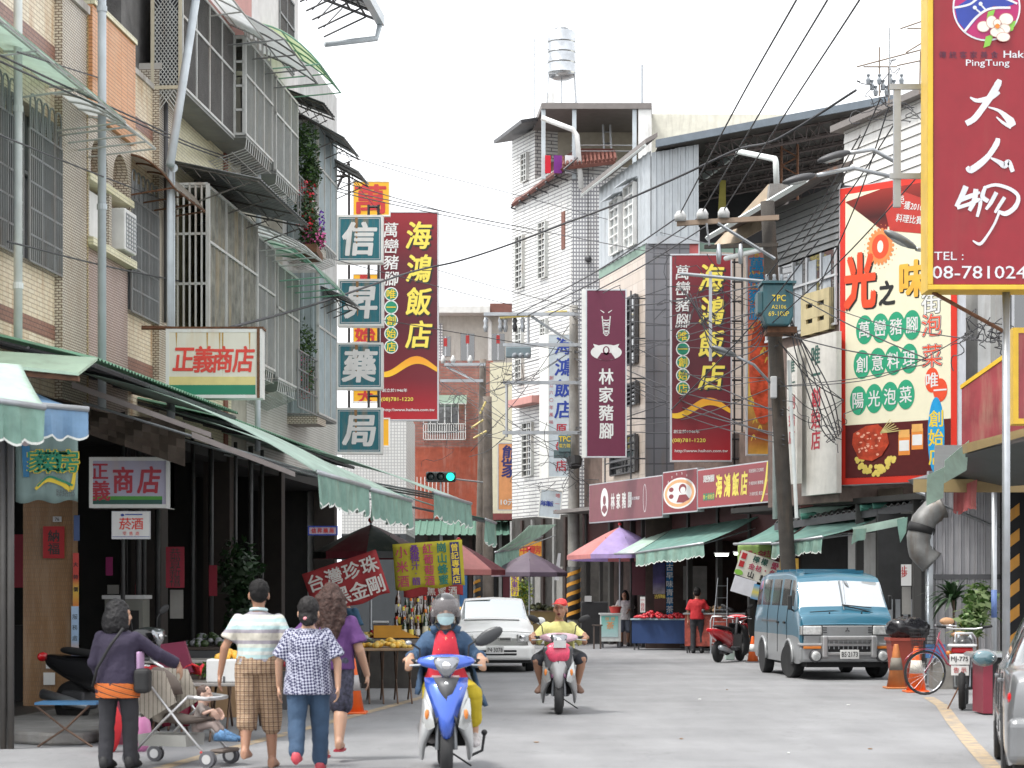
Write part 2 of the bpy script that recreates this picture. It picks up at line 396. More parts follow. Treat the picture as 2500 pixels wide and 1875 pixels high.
def ribbon(pts,w,z):
 m=MB();n=len(pts);l=[];r=[]
 for i,(x,y) in enumerate(pts):
  a=pts[max(i-1,0)];b=pts[min(i+1,n-1)];dx,dy=b[0]-a[0],b[1]-a[1];q=math.hypot(dx,dy)
  l.append((x-dy/q*w/2,y+dx/q*w/2,z));r.append((x+dy/q*w/2,y-dx/q*w/2,z))
 for i in range(n-1):m.add([l[i],r[i],r[i+1],l[i+1]],[(0,1,2,3)])
 return m
ribbon([(3.3,11),(4.35,18.6),(4.82,21.6),(5.31,24.6),(5.94,28.3),(6.2,30.5)],.17,.004).build('road_line',yline,kind='structure',label='worn yellow edge line curving along the right side')
ribbon([(-3.6,15),(-3.2,18),(-2.72,21.4),(-2.42,23.3),(-1.6,28.6),(-.9,33.5)],.15,.004).build('road_line',yline,kind='structure',label='worn yellow edge line along the left stalls')
side=MB();k=[(-12,22.6),(-5.6,21.6),(-4.75,21.0),(-4.42,21.1),(-4.3,21.6),(-4.1,24),(-3.9,27),(-4.2,60),(-12,60)]
side.slab([(x,y,0.001) for x,y in k],(0,0,.13)).build('sidewalk',concrete,kind='structure',mods=[('bevel',.03)])
# road patches and drain cover
rd=random.Random(5)
for k in range(9):
 x,y=rd.uniform(-1,5),rd.uniform(18,34)
 o=MB().ball((0,0,.006),rd.uniform(.015,.03),rd.uniform(.02,.04),.006,6,4).build('litter',[paper,M('dry_leaf',(.22,.12,.05),.8)][k % 2],label='small scrap of litter on the asphalt',cat='litter',group='scraps of litter on the road',loc=(x,y,0))

# ------------------------------------------------------------------ left row of shop houses
L=Frame(-5.80,23.2,.09,1)
tcream=TILE('cream_tile',(.76,.65,.47),(.82,.73,.56),(.46,.36,.24),.20,.055,.12,.5,.12,1,(.42,.20,.06))
tpink=TILE('pink_mosaic',(.56,.44,.40),(.62,.51,.46),(.22,.15,.12),.07,.034,.22,.5,.12,.5,(.3,.17,.08))
tcol=TILE('pale_mosaic',(.62,.57,.47),(.70,.65,.54),(.20,.15,.11),.07,.034,.2,.5,.14,.6,(.28,.18,.08))
tyel=TILE('yellow_mosaic',(.58,.46,.22),(.62,.52,.30),(.2,.13,.05),.06,.036,.2,.5,.12,.5)
torg=TILE('orange_tile',(.66,.30,.12),(.70,.36,.17),(.40,.18,.08),.30,.05,.14,.0,.12,.4,(.75,.5,.3))
tbrn=TILE('brown_band_tile',(.28,.13,.09),(.32,.16,.11),(.14,.07,.05),.12,.055,.12)
tycr=TILE('pale_yellow_tile',(.76,.72,.48),(.80,.76,.55),(.44,.41,.27),.20,.05,.10,.5,.08,.45,(.35,.28,.14))
tplr=TILE('orange_mosaic',(.25,.125,.045),(.29,.155,.06),(.22,.12,.05),.028,.055,.12,.5,.1,.5,(.5,.38,.26))
conc2=M('bare_concrete',(.16,.155,.15),.9,var=.35,scale=3,bump=.6)
grill=M('grille_grey',(.25,.26,.26),.5,.3,dirt=.5,dcol=(.2,.12,.07));grillw=M('grille_white',(.55,.56,.54),.5,.1,dirt=.6,dcol=(.3,.18,.1))
grilld=M('ribbed_dark_metal',(.105,.10,.095),.55,.3,var=.2,dirt=.3)
patina=M('weathered_panel',(.20,.20,.17),.7,.2,var=.45,scale=5,dirt=.95,dcol=(.34,.26,.14))
patin2=M('grey_panel',(.24,.25,.24),.6,.2,var=.15,dirt=.5,dcol=(.33,.3,.22))
bluep=M('blue_grey_panel',(.34,.40,.42),.55,.1,var=.15,dirt=.5,dcol=(.45,.4,.3))
dwin=GLASS('dark_window',(.03,.032,.035),.12)
awg=SHEET('green_plastic',(.52,.69,.57),.7,.5);awy=SHEET('yellow_green_plastic',(.66,.76,.46),.6,.4)
awt=SHEET('grey_plastic',(.55,.58,.56),.6,.35);aww=SHEET('white_plastic',(.80,.84,.82),.7,.35);awbr=SHEET('brown_plastic',(.22,.19,.15),.35,.35)
corrm=M('corrugated_zinc',(.25,.26,.27),.45,.5,var=.3,dirt=.6,dcol=(.12,.09,.07))
def grille(par,x0,x1,z0,z1,y,nv,nh,mat,w=.014,name='grille',side=None):
 """bars in the plane y (or, with side=x, the plane x)"""
 m=MB()
 def B(a0,a1,b0,b1):
  if side is None:m.box(a0,a1,y-w,y+w,b0,b1)
  else:m.box(side-w,side+w,a0,a1,b0,b1)
 for i in range(nv+1):
  c=x0+(x1-x0)*i/nv;ww=w*(1.8 if i % 6==0 else .8);B(c-ww,c+ww,z0,z1)
 for i in range(nh+1):
  c=z0+(z1-z0)*i/nh;B(x0,x1,c-w*1.1,c+w*1.1)
 return m.build(name,mat,par,kind='stuff')
def arcs(par,x0,x1,z0,z1,y,n,mat):
 m=MB()
 for i in range(n):
  a=x0+(x1-x0)*i/n;b=x0+(x1-x0)*(i+1)/n;c=(a+b)/2;r=(b-a)*.42
  m.tube([(c-r,y,z0),(c-r,y,z1-r)]+[(c+r*math.cos(math.pi-t*math.pi/6),y,z1-r+r*math.sin(t*math.pi/6)) for t in range(7)]+[(c+r,y,z0)],.012,5)
  m.tube([(c-r*.5,y,z0),(c-r*.2,y,z1-r*1.6),(c+r*.2,y,z1-r*1.6),(c+r*.5,y,z0)],.01,5)
 return m.build('grille_ornament',mat,par,kind='stuff')
def awning(par,x0,x1,zw,zo,out,mat,y0=0,curve=.3,nr=6,frame=grillw,name='awning',ribs=True):
 """plastic or metal sheet on arms: from the wall (y0, zw) out to (-out, zo)"""
 m=MB();n=8;rows=[]
 for i in range(n+1):
  t=i/n;y=y0-(out+y0 if False else out-0)*t;z=zw+(zo-zw)*(t**(1+curve*2));rows.append((y,z))
 top=[[(x0+(x1-x0)*k/nr,y,z) for k in range(nr+1)] for y,z in rows]
 for i in range(n):
  for k in range(nr):m.add([top[i][k],top[i][k+1],top[i+1][k+1],top[i+1][k]],[(0,1,2,3)])
 a=m.build(name,mat,par,sm=1)
 if ribs:
  f=MB()
  for k in range(0,nr+1,2):
   x=x0+(x1-x0)*k/nr
   for i in range(n):f.bar((x,rows[i][0],rows[i][1]-.02),(x,rows[i+1][0],rows[i+1][1]-.02),.02)
   f.bar((x,y0,zo-.12),(x,rows[-1][0],rows[-1][1]-.02),.018)
  for i in (n//2,n):f.bar((x0,rows[i][0],rows[i][1]-.025),(x1,rows[i][0],rows[i][1]-.025),.022)
  f.build('awning_frame',frame,a,kind='stuff')
 return a
def metal_awning(par,x0,x1,zw,zo,out,mat=corrm,n=None,rag=.06):
 m=MB();n=n or max(4,int(abs(x1-x0)/.16))
 m.corr((x0,0,zw),(x1,0,zw),(x1,-out,zo),(x0,-out,zo),n,.02,(0,0,1))
 a=m.build('awning',mat,par);f=MB();q=max(2,int(abs(x1-x0)/1.1))
 for k in range(q+1):
  x=x0+.03+(x1-x0-.06)*k/q
  f.bar((x,-.02,zw-.05),(x,-out+.03,zo-.04),.02);f.bar((x,-.02,zo-.45),(x,-out+.15,zo-.05),.016)
  for j in range(5):
   t=(j+.5)/6;f.bar((x,-out*t,zw+(zo-zw)*t-.05),(x,-out*(t+.08),zw+(zo-zw)*(t+.08)-.16),.01)
 f.bar((x0,-out+.02,zo-.04),(x1,-out+.02,zo-.04),.022);f.bar((x0,-out*.5,(zw+zo)/2-.04),(x1,-out*.5,(zw+zo)/2-.04),.022)
 f.build('awning_frame',M('weathered_frame',(.14,.13,.12),.6,.3,var=.3),a,kind='stuff');return a
def panel_bay(par,x0,x1,z0,z1,out,mat,frame,ribs=10,div=4,side='panel',near=True,drop=True,opening=0):
 """a boxed-in balcony: each panel its own part, white frame, shelf of bars below"""
 n=div
 for i in range(n):
  a=x0+(x1-x0)*i/n+.012;b=x0+(x1-x0)*(i+1)/n-.012;m=MB()
  m.corr((a,-out,z0),(b,-out,z0),(b,-out,z1),(a,-out,z1),ribs,.018,(0,-1,0));m.build('panel',mat,par)
 f=MB()
 for i in range(n+1):
  x=x0+(x1-x0)*i/n;f.box(x-.018,x+.018,-out-.032,-out+.02,z0-.02,z1+.02)
 for z in (z0,z0+(z1-z0)*.62,z1):f.box(x0-.018,x1+.018,-out-.036,-out+.024,z-.02,z+.02)
 f.build('bay_frame',frame,par,kind='stuff')
 if near and side == 'panel':
  m=MB();m.corr((x0,0,z0),(x0,-out,z0),(x0,-out,z1),(x0,0,z1),3,.015,(-1,0,0));m.build('side_panel',mat,par)
 m=MB().box(x0,x1,-out,0,z1,z1+.05);m.build('bay_top',frame,par)
 m=MB().box(x0,x1,-out-.02,0,z0-.06,z0-.01)
 m.build('bay_floor',patin2,par)
 if drop:
  g=MB()
  for i in range(int((x1-x0)/.16)):
   x=x0+.08+i*.16;g.bar((x,0,z0-.42),(x,-out,z0-.22),.012);g.bar((x,-out,z0-.22),(x,-out-.02,z0-.02),.012)
  for t in (0,.33,.66,1):g.bar((x0,-out*t,z0-.42+.2*t),(x1,-out*t,z0-.42+.2*t),.012)
  g.build('bracket_rack',frame,par,kind='stuff')

# ---- first house: cream tile, brown band, orange arched bay
h1=thing('shop_house','cream tiled shop house with orange arched bay, barred windows and brown bands','building',L.loc,L.rz)
X=L.x
xa,xb,xc,xd,xe=-3.2,X(133),X(196),X(303),X(410)
xcol=X(372)
def wall(par,x0,x1,z0,z1,mat,y0=0,y1=.3,name='wall'):return MB().box(x0,x1,y0,y1,z0,z1).build(name,mat,par)
for (a,b) in ((xa,X(36)),(X(50),xb),(xd,xcol)):
 wall(h1,a,b,3.95,5.5,tcream);wall(h1,a,b,7.34,8.85,tcream)
 wall(h1,a,b,4.66,4.84,tbrn,-.006,.0,'tile_band');wall(h1,a,b,8.1,8.27,tbrn,-.006,0,'tile_band')
 wall(h1,a,b,8.85,8.93,M('coping',(.5,.48,.44),.7,dirt=.7),-.03,.33,'coping')
wall(h1,X(36),X(50),3.95,8.9,tcream,.02)
for (a,b) in ((xa,X(36)),(X(50),xb),(xd,xcol)):
 w=wall(h1,a+.02,b-.02,5.5,7.34,dwin,.22,.25,'window');fr=MB()
 for i in range(5):fr.box(a+(b-a)*i/4-.02,a+(b-a)*i/4+.02,.17,.215,5.5,7.34)
 fr.box(a,b,.17,.215,5.5,5.55).box(a,b,.17,.214,6.6,6.64).build('window_frame',alu,w)
 MB().box(a,b,.0,.25,5.44,5.5).build('sill',tcol,h1)
 nv=max(8,int((b-a)/.075));grille(h1,a+.02,b-.02,5.45,7.0,-.10,nv,5,grill,.011);arcs(h1,a+.03,b-.03,7.0,7.42,-.1,max(3,int((b-a)/.22)),grill)
for a,b,mt in ((xb,xc,tcol),(xcol,xe,tcol)):
 wall(h1,a,b,3.95,8.95 if a==xb else 9.15,mt,-.10,.3,'column')
 MB().box(a-.002,b-.03,-.14,.32,8.95 if a==xb else 9.15,9.05 if a==xb else 9.24).build('column_cap',M('coping',(.5,.48,.44)),h1)
MB().box(xc-.05,xc,-.108,-.100,3.95,8.95).build('corner_strip',tyel,h1)
# orange bay
wall(h1,xc,xd,7.72,9.10,torg,-.16,.3,'arch_parapet');MB().box(xc,xd,-.19,.3,9.10,9.17).build('coping',tycr,h1)
wall(h1,xc,xd,3.95,7.72,tpink,.12,.4,'wall')
am=(xc+xd)/2
arch=MB()
for a,b in ((xc,am),(am,xd)):
 c=(a+b)/2;r=(b-a)*.38;zt=7.1
 pl=[(a,7.72),(a,6.95)]+[(a+(b-a)*.12,6.95)]+[(c-r*math.cos(math.pi*t/10),zt+r*1.0*math.sin(math.pi*t/10)) for t in range(11)]+[(b-(b-a)*.12,6.95),(b,6.95),(b,7.72)]
 arch=MB().prism(pl,-.10,.12);arch.build('arch',tcol,h1)
MB().box(xc-.02,xd+.02,-.14,.12,6.86,6.95).build('ledge',tycr,h1)
MB().box(xc-.02,xd+.02,-.18,.12,6.02,6.12).build('ledge',tycr,h1)
for x in (xc,am,xd):MB().box(x-.06,x+.06,-.10,.12,6.12,6.86).build('niche_post',tcol,h1)
MB().box(xc,xd,-.05,.12,3.95,6.02).build('wall',tpink,h1)
ac=thing('air_conditioner','white air conditioner box in the niche under the arches','air conditioner',(*L.o[:],0),L.rz)
MB().box(X(263),X(292),-.24,.1,6.16,6.72).build('casing',white,ac,mods=[('bevel',.02)])
g=MB()
for i in range(9):g.box(X(265),X(290),-.252,-.243,6.2+i*.055,6.215+i*.055)
for i in range(5):g.box(X(265)+(X(290)-X(265))*i/4-.006,X(265)+(X(290)-X(265))*i/4+.006,-.25,-.241,6.2,6.66)
g.build('vent_grille',grey,ac,kind='stuff')
MB().box(xc+.1,am-.12,-.02,.1,6.2,6.78).build('blind_panel',white,h1)
awning(h1,xa,X(120),7.75,7.3,.95,awg,curve=.6);awning(h1,X(122),X(196),7.68,7.25,.98,aww,curve=.5)
awning(h1,X(303),X(385),7.62,7.15,.7,awbr,curve=.6,frame=rust)
# third floor: raw concrete, blue steel frame
wall(h1,xa,xe,8.93,12.5,conc2,1.2,1.5);wall(h1,X(330),xe,8.93,12.5,conc2,.2,1.2,'wall_return')
bl=MB();bs=M('blue_steel',(.02,.06,.28),.45,.3)
for x in (X(252),X(300)):bl.box(x-.05,x+.05,.6,.7,8.9,12.4)
bl.bar((X(252),.65,9.4),(X(300),.65,10.2),.05).bar((X(300),.65,9.2),(X(252),.65,9.8),.03).box(X(120),X(300),.6,.7,10.6,10.75).build('steel_frame',bs,h1)
wall(h1,X(190),X(250),8.93,11.8,M('dark_door',(.02,.022,.03),.7),1.15,1.2,'door')
wall(h1,xa,xe,12.5,12.7,conc2,-.3,1.5,'roof_slab')
# interior of arcade
def arcade(par,x0,x1,col=None):
 MB().box(x0,x1,0,3.4,3.75,3.95).build('arcade_ceiling',M('shade_dark_ceiling',(.02,.019,.017),.8),par)  # arcade shade put into the ceiling's near-black colour
 MB().box(x0,x1,3.4,3.6,0,3.75).build('shop_front',M('shade_dark_wall',(.012,.012,.013),.8,var=.4),par)  # near-black front and back wall colour carries the arcade shade
 MB().box(x0,x1,3.6,8.5,0,3.9).build('back_wall',M('shade_dark_wall',(.02,.02,.022)),par);MB().box(x0,x1,3.6,8.5,3.9,8.6).build('back_wall',conc2,par)
 MB().box(x1-.1,x1-.04,.6,3.4,.13,3.75).build('added_cross_wall',M('light_block_wall',(.014,.013,.012),.8,var=.3),par);MB().box(x0,x1,.02,3.4,.125,.132).build('arcade_floor',M('shade_dark_floor',(.06,.057,.054),.6,var=.3),par)  # added cross wall keeps light out; darkened floor sheet stands for arcade shade
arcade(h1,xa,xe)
for q,(px,w) in enumerate(((183,.5),)):
 x=L.x(px,-.02)
 MB().box(x-.10,x+.12,-.02,.62,.13,3.75).build('pillar',tplr,h1)
wall(h1,xa,X(60),.13,3.75,M('shade_dark_wall',(.02,.02,.022)),.62,.8,'shop_wall')
MB().box(X(385),X(402),-.05,.4,.13,3.95).build('pillar',M('brown_mosaic',(.025,.018,.014),.6,var=.3),h1)
def pipe(par,pts,r,mat,joints=()):
 m=MB().tube(pts,r,12);o=m.build('pipe',mat,par,sm=1)
 for z in joints:MB().tube([(pts[0][0],pts[0][1],z),(pts[0][0],pts[0][1],z+.07)],r*1.22,12).build('pipe_joint',mat,o)
def vp(px,y,z0,z1,r,mat,par,j=()):x=L.x(px,y);pipe(par,[(x,y,z0),(x,y,z1)],r,mat,j)
vp(44,-.22,3.9,12,.05,pvcw,h1,(5.0,7.0));vp(249,-.38,3.9,12,.055,pvc,h1,(6.4,8.9))
# ---- second house: pale yellow balcony front, dark ribbed bay
h2=thing('shop_house','narrow pale yellow tiled house with dark ribbed balcony box and open white grille','building',L.loc,L.rz)
xf=X(565)
wall(h2,xe,xf,3.95,12.6,tycr);wall(h2,X(545),X(553),3.95,8.9,M('red_brick_strip',(.25,.1,.07),.7),-.03,0,'brick_strip')
wall(h2,xe,xf,10.6,12.6,M('pink_fascia',(.52,.25,.22),.6),-.35,0,'fascia')
x0=L.x(440,-.4)-.02;x1=L.x(565,-.4)
panel_bay(h2,x0,x1,8.9,10.55,.42,grilld,grillw,14,4,side=None,drop=False)
lat=MB(); 
for i in range(-9,14):
 a=i*.075
 for s in (1,-1):
  pts=[]
  for t in (0,1):
   y=-.4*t if s>0 else -.4*(1-t);z=8.95+a+.55*t
   pts.append((x0-.01,y,z))
  if pts[0][2]>8.9-.5 and pts[1][2]<10.7:lat.bar(pts[0],pts[1],.011)
lat.build('lattice',grillw,h2,kind='stuff');MB().box(x0+.01,x0+.03,-.38,0,8.95,10.5).build('window_pane',M('dark_door',(.03,.035,.05)),h2)
lf=MB(); 
for y in (0,-.41):lf.box(x0-.03,x0+.02,y-.025,y+.025,8.86,10.6)
lf.box(x0-.03,x0+.02,-.41,0,8.86,8.91).build('window_frame',M('cream_frame',(.62,.56,.42),.6),h2)
awning(h2,x0-.1,x1+.1,10.85,10.45,.95,aww,curve=.2,nr=4)
x0=L.x(508,-.55)-.02;x1=L.x(625,-.55)
grille(h2,-.55,0,5.45,7.7,0,6,3,grillw,.016,side=x0)
wall(h2,x0+.3,xf,5.4,7.6,M('olive_wall',(.27,.25,.13),.7,dirt=.4),-.012,0,'inner_wall')
# ---- third and fourth houses: grey boxed balconies
h3=thing('shop_house','shop house fronted by rusty grey boxed balconies under corrugated and green awnings','building',L.loc,L.rz)
xg=X(690);wgrey=M('grey_render',(.45,.43,.36),.8,var=.2,dirt=.5)
wall(h3,xf,xg,3.95,12.9,wgrey);wall(h3,xf,xg,10.9,13.0,M('white_fascia',(.7,.68,.66),.6,dirt=.3),-.3,0,'fascia')
panel_bay(h3,x0+.02,x1,5.5,7.65,.55,patina,grillw,5,3,side=None)
panel_bay(h3,x1+.05,L.x(668,-.55),5.4,7.5,.55,patin2,grillw,6,2)
xg1=L.x(668,-.55)+.25
panel_bay(h3,xg1,L.x(727,-.55),5.3,7.3,.55,patin2,grillw,6,3)
a0=L.x(597,-.6);a1=L.x(662,-.6)
panel_bay(h3,a0,a1,8.95,10.5,.6,patin2,grillw,7,3,side=None);grille(h3,-.6,0,8.95,10.5,0,4,4,grillw,.016,side=a0-.02)
MB().box(a0+.1,a0+.13,-.4,0,9.0,10.4).build('shutter',M('green_shutter',(.08,.26,.18),.5),h3);arcs(h3,a0,a1,10.45,10.85,-.6,6,grillw)
panel_bay(h3,L.x(671,-.6),L.x(724,-.6),8.85,10.45,.6,patin2,grillw,7,3)
metal_awning(h3,x0-.05,L.x(751,-1.3)-.1,8.05,7.75,1.35)
awning(h3,L.x(599,-1.3)+2.6,L.x(763,-1.3)+.2,10.95,10.35,1.35,awt,curve=.35,frame=grill)
awning(h3,L.x(772,-1.3)+.1,L.x(825,-1.3),11.5,10.75,1.35,awy,curve=.6,frame=M('green_frame',(.2,.4,.3),.5))
awning(h3,L.x(690,-1.3)+1.6,L.x(772,-1.3)+.4,7.85,7.35,1.35,aww,curve=.3)
awning(h3,L.x(772,-1.3)+.42,L.x(828,-1.3)+.3,7.85,7.1,1.35,awg,curve=.6,frame=M('green_frame',(.2,.4,.3)))
h4=thing('shop_house','far end house of the left row with flowers, blue grey panels and steel roof','building',L.loc,L.rz)
xh=X(818);wall(h4,xg,xh,3.95,12.4,M('white_wall',(.62,.62,.6),.7,dirt=.4))
b0=L.x(775,-.6);b1=L.x(819,-.6)
panel_bay(h4,b0,b1,8.35,10.6,.6,bluep,grillw,5,3);panel_bay(h4,b0,b1,5.0,7.7,.6,bluep,grillw,5,3,drop=False)
gsh=M('grey_sheet',(.33,.34,.34),.5,.3,dirt=.3);metal_awning(h4,b0-.2,b1-.3,10.9,10.25,1.15,gsh);metal_awning(h4,b1-.2,b1+1.2,10.6,10.0,1.1,gsh)
metal_awning(h4,b0-1.5,b0-.3,11.0,10.6,1.0,M('dark_sheet',(.09,.10,.10),.5,.3));metal_awning(h4,b0+.2,b1-.3,7.75,7.25,1.15,gsh)
panel_bay(h4,b0-2.2,b0-.9,11.3,12.6,.3,grilld,grill,8,2,drop=False)
# steel roof with gutter at the top
gsh=M('grey_sheet',(.33,.34,.34),.5,.3,dirt=.3);rf=MB();xr0,xr1=X(700),X(790)
rf.corr((xr0,0,14.3),(xr1,0,14.3),(xr1,-1.15,13.75),(xr0,-1.15,13.75),16,.03,(0,0,1));rf.build('roof',M('grey_sheet',(.33,.34,.34)),h4)
g=MB()
for i in range(7):
 x=xr0+(xr1-xr0)*i/6;g.bar((x,0,14.1),(x,-1.1,13.65),.045);g.bar((x,0,13.3),(x,-.9,13.7),.03);g.bar((x,0,13.5),(x,-.4,13.9),.02)
for t in (.2,.5,.8):g.bar((xr0,-1.1*t,14.15-.5*t),(xr1,-1.1*t,14.15-.5*t),.04)
g.build('roof_truss',dgrey,h4,kind='stuff')
MB().box(xr0,xr1,-1.3,-1.15,13.5,13.72).build('gutter',pvc,h4);MB().tube([(xr1-.1,-1.22,13.5),(xr1-.15,-1.15,13.2),(xr1-.9,-.2,12.9)],.06,10).build('downpipe',pvc,h4,sm=1)
wall(h4,X(690),X(760),12.4,14.0,M('dark_blue_wall',(.06,.07,.09),.6),.5,.8)
for hh,a,b in ((h2,xe,xf),(h3,xf,xg),(h4,xg,xh)):
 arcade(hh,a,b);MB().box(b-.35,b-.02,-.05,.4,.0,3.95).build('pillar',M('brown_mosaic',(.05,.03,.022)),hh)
MB().box(xh-.02,xh+.25,0,8.5,0,12.4).build('end_wall',M('white_wall',(.62,.62,.6)),h4)
# slanted pipe, other pipes
pp=thing('drain_pipe','long pale slanting drain pipe crossing the dark ribbed balcony box','pipe',L.loc,L.rz)
MB().tube([(L.x(478,-.75),-.75,1.6+1440/F*L.Y(478,-.75)),(L.x(424,-.75),-.7,1.6+1030/F*L.Y(424,-.7))],.06,12).build('pipe_run',pvc,pp,sm=1)
MB().tube([(L.x(424,-.7),-.7,1.6+1030/F*L.Y(424,-.7)),(L.x(417,-.6),-.6,7.5),(L.x(417,-.6),-.6,3.9)],.06,12).build('pipe_run',pvc,pp,sm=1)
vp(629,-.6,3.9,5.4,.05,pvc,h3);vp(405,-.15,5.5,8.9,.035,dgrey,h2);vp(631,-.3,7.9,9.0,.05,pvc,h3)
# lower white tiled strip behind the flower boxes
wall(h3,X(600),xg,3.95,5.2,TILE('white_small_tile',(.6,.6,.56),(.64,.64,.6),(.35,.33,.28),.1,.05,.14,0),-.012,0,'tile_skirt')
wall(h4,xg,xh,3.95,5.2,TILE('white_small_tile',(.6,.6,.56),(.64,.64,.6),(.35,.33,.28),.1,.05),-.012,0,'tile_skirt')
# ---- flowers and plants
def plant(name,label,cat,loc,blobs,n,size,flw=(),seed=1,mats=(leafg,),rz=0,stems=()):
 t=thing(name,label,cat,loc,rz)
 for i,m in enumerate(mats):
  b=MB();leaves(b,blobs,n//len(mats),size,seed+i);b.build('foliage',m,t,kind='stuff')
 for i,(fm,fb,fn) in enumerate(flw):
  b=MB();leaves(b,fb,fn,size*1.1,seed+9+i,1.0);b.build('flowers',fm,t,kind='stuff')
 if stems:
  b=MB()
  for p in stems:b.tube(p,[.02,.008],6)
  b.build('stem',M('bark_brown',(.12,.08,.05),.8),t,kind='stuff')
 return t
fr_=M('red_petals',(.62,.02,.04),.6);fw_=M('white_petals',(.75,.72,.7),.6);fp_=M('pink_petals',(.7,.12,.35),.6);fv_=M('violet_petals',(.18,.04,.45),.6)
c=P(748,300,38.2);base=(c.x,c.y,7.9)
plant('flowering_plant','trailing red white and pink flowers hanging from the upper balcony','plant',base,
      [((0,0,2.0),(.25,.35,.42)),((.05,.2,1.5),(.22,.3,.35)),((0,-.1,.75),(.22,.35,.4)),((.1,.1,.3),(.25,.4,.3))],3000,.055,
      [(fr_,[((-.02,0,1.1),(.2,.35,.28)),((0,-.2,.6),(.18,.2,.3))],240),(fw_,[((.1,.2,.75),(.14,.2,.3))],130),(fp_,[((.15,0,.25),(.25,.35,.22))],170),(fv_,[((.26,.2,.55),(.08,.2,.3))],70)],mats=(leafg,leafd))
c=P(742,900,38.6)
plant('flowering_plant','red and pink flowers on the lower balcony behind the shop sign','plant',(c.x,c.y,4.9),
      [((0,0,1.3),(.25,.3,.5)),((0,0,.7),(.2,.3,.4))],1100,.05,[(fr_,[((0,0,.6),(.15,.3,.45))],130),(fp_,[((-.05,0,1.0),(.15,.3,.3))],70)],mats=(leafg,leafd),seed=4)
MB().box(-.15,.25,-.6,.6,-.1,.05).build('planter',rust,kids and None,loc=base,rz=0,label='long rusty planter holding the trailing balcony flowers',cat='planter')
# narrow gaps: dark band where flowers stand
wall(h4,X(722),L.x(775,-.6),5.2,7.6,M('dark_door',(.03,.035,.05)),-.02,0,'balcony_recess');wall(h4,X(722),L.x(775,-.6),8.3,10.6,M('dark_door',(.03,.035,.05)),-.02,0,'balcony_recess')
MB().box(X(722),b0,-.6,0,8.1,8.25).build('balcony_floor',tcol,h4);MB().box(X(722),b0,-.6,0,4.8,4.95).build('balcony_floor',tcol,h4)
grille(h4,L.x(727,-.6),b0,8.25,9.2,-.6,8,3,grill,.012,'balcony_rail');grille(h4,L.x(727,-.6),b0,4.95,6.0,-.6,8,3,grill,.012,'balcony_rail')
# ------------------------------------------------------------------ far and right-hand buildings
wtile=TILE('white_strip_tile',(.64,.64,.62),(.68,.68,.66),(.17,.17,.18),1.1,.125,.15,.5,.12,.55,(.42,.38,.33))
wsq=TILE('white_square_tile',(.72,.72,.71),(.75,.75,.74),(.22,.22,.24),.13,.13,.2,0,.06,.2)
beige=TILE('beige_stone',(.50,.42,.35),(.54,.46,.40),(.38,.32,.27),.5,.3,.04,.5,.1,.35)
gtile=TILE('grey_wall_tile',(.15,.15,.165),(.17,.17,.185),(.08,.08,.09),.42,.42,.05,0,.12,.3)
brickm=TILE('red_brick',(.24,.075,.055),(.33,.13,.10),(.20,.12,.10),.28,.11,.16,.5,.2,.4,(.5,.4,.36))
orpaint=M('orange_red_paint',(.33,.07,.035),.7,var=.25,dirt=.5,dcol=(.5,.35,.3))
siding=M('grey_siding',(.42,.45,.47),.45,.3,var=.08,dirt=.5,dcol=(.3,.3,.3));sidw=M('white_siding',(.66,.65,.62),.5,.1,var=.08,dirt=.4)
dark=M('dark_interior');cream=M('cream_wall',(.66,.62,.46),.7,var=.08,dirt=.3);darkroof=M('dark_roof',(.07,.065,.06),.7,.2,var=.3)
def mass(par,foot,z0,z1,mat,name='wall'):return MB().slab([(x,y,z0) for x,y in foot],(0,0,z1-z0)).build(name,mat,par)
def fthing(name,label,cat,fr):return thing(name,label,cat,fr.loc,fr.rz)
def barwin(par,fr,x0,x1,z0,z1,y=0,nv=2,nh=8,frame=None,gl=None):
 w=MB().box(x0,x1,y-.02,y+.0,z0,z1).build('window',gl or dwin,par);g=MB()
 for i in range(nv+1):a=x0+(x1-x0)*i/nv;g.box(a-.02,a+.02,y-.10,y-.05,z0,z1)
 for i in range(nh+1):a=z0+(z1-z0)*i/nh;g.box(x0-.02,x1+.02,y-.10,y-.06,a-.02,a+.02)
 g.box(x0-.03,x0+.01,y-.12,y,z0,z1).box(x1-.01,x1+.05,y-.12,y,z0,z1)
 g.build('window_grille',frame or grillw,w,kind='stuff');return w
# tall white tiled building
T1=Frame(0.0,74.8,.42,-1);len1=T1.x(1395)
tb=fthing('apartment_building','tall narrow white tiled building with a steel water tank on its roof','building',T1)
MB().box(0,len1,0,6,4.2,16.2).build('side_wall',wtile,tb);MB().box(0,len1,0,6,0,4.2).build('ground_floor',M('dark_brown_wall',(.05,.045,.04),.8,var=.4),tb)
for i in range(6):MB().box(i*.95,i*.95+.16,-.08,0,0,4.1).build('pier',[M('pale_pier',(.3,.3,.29),.7,dirt=.4),M('brown_shop_wall',(.05,.03,.025),.8,var=.4)][i % 2],tb)
for i in range(3):MB().box(.3+i*1.9,.8+i*1.9,-.05,0,1.0,2.4).build('notice_board',M('notice_0',(.28,.27,.25),.6),tb)
for a,b,c_,d_,n in ((1264,1280,580,700,9),(1320,1336,546,676,10),(1264,1278,802,938,9),(1325,1337,781,822,4),(1281,1302,1034,1161,9),(1278,1290,378,440,5)):
 x0_,z1_=T1.p(a,c_);x1_,z0_=T1.p(b,d_);z1_=max(z1_,z0_+.5);barwin(tb,T1,x0_,x1_,z0_,z1_,0,2,n,grillw)
x0_,z1_=T1.p(1372,518);x1_,z0_=T1.p(1380,607);MB().box(x0_,x1_,-.03,0,z0_,z1_).build('shutter',M('brown_shutter',(.16,.06,.04),.6),tb)
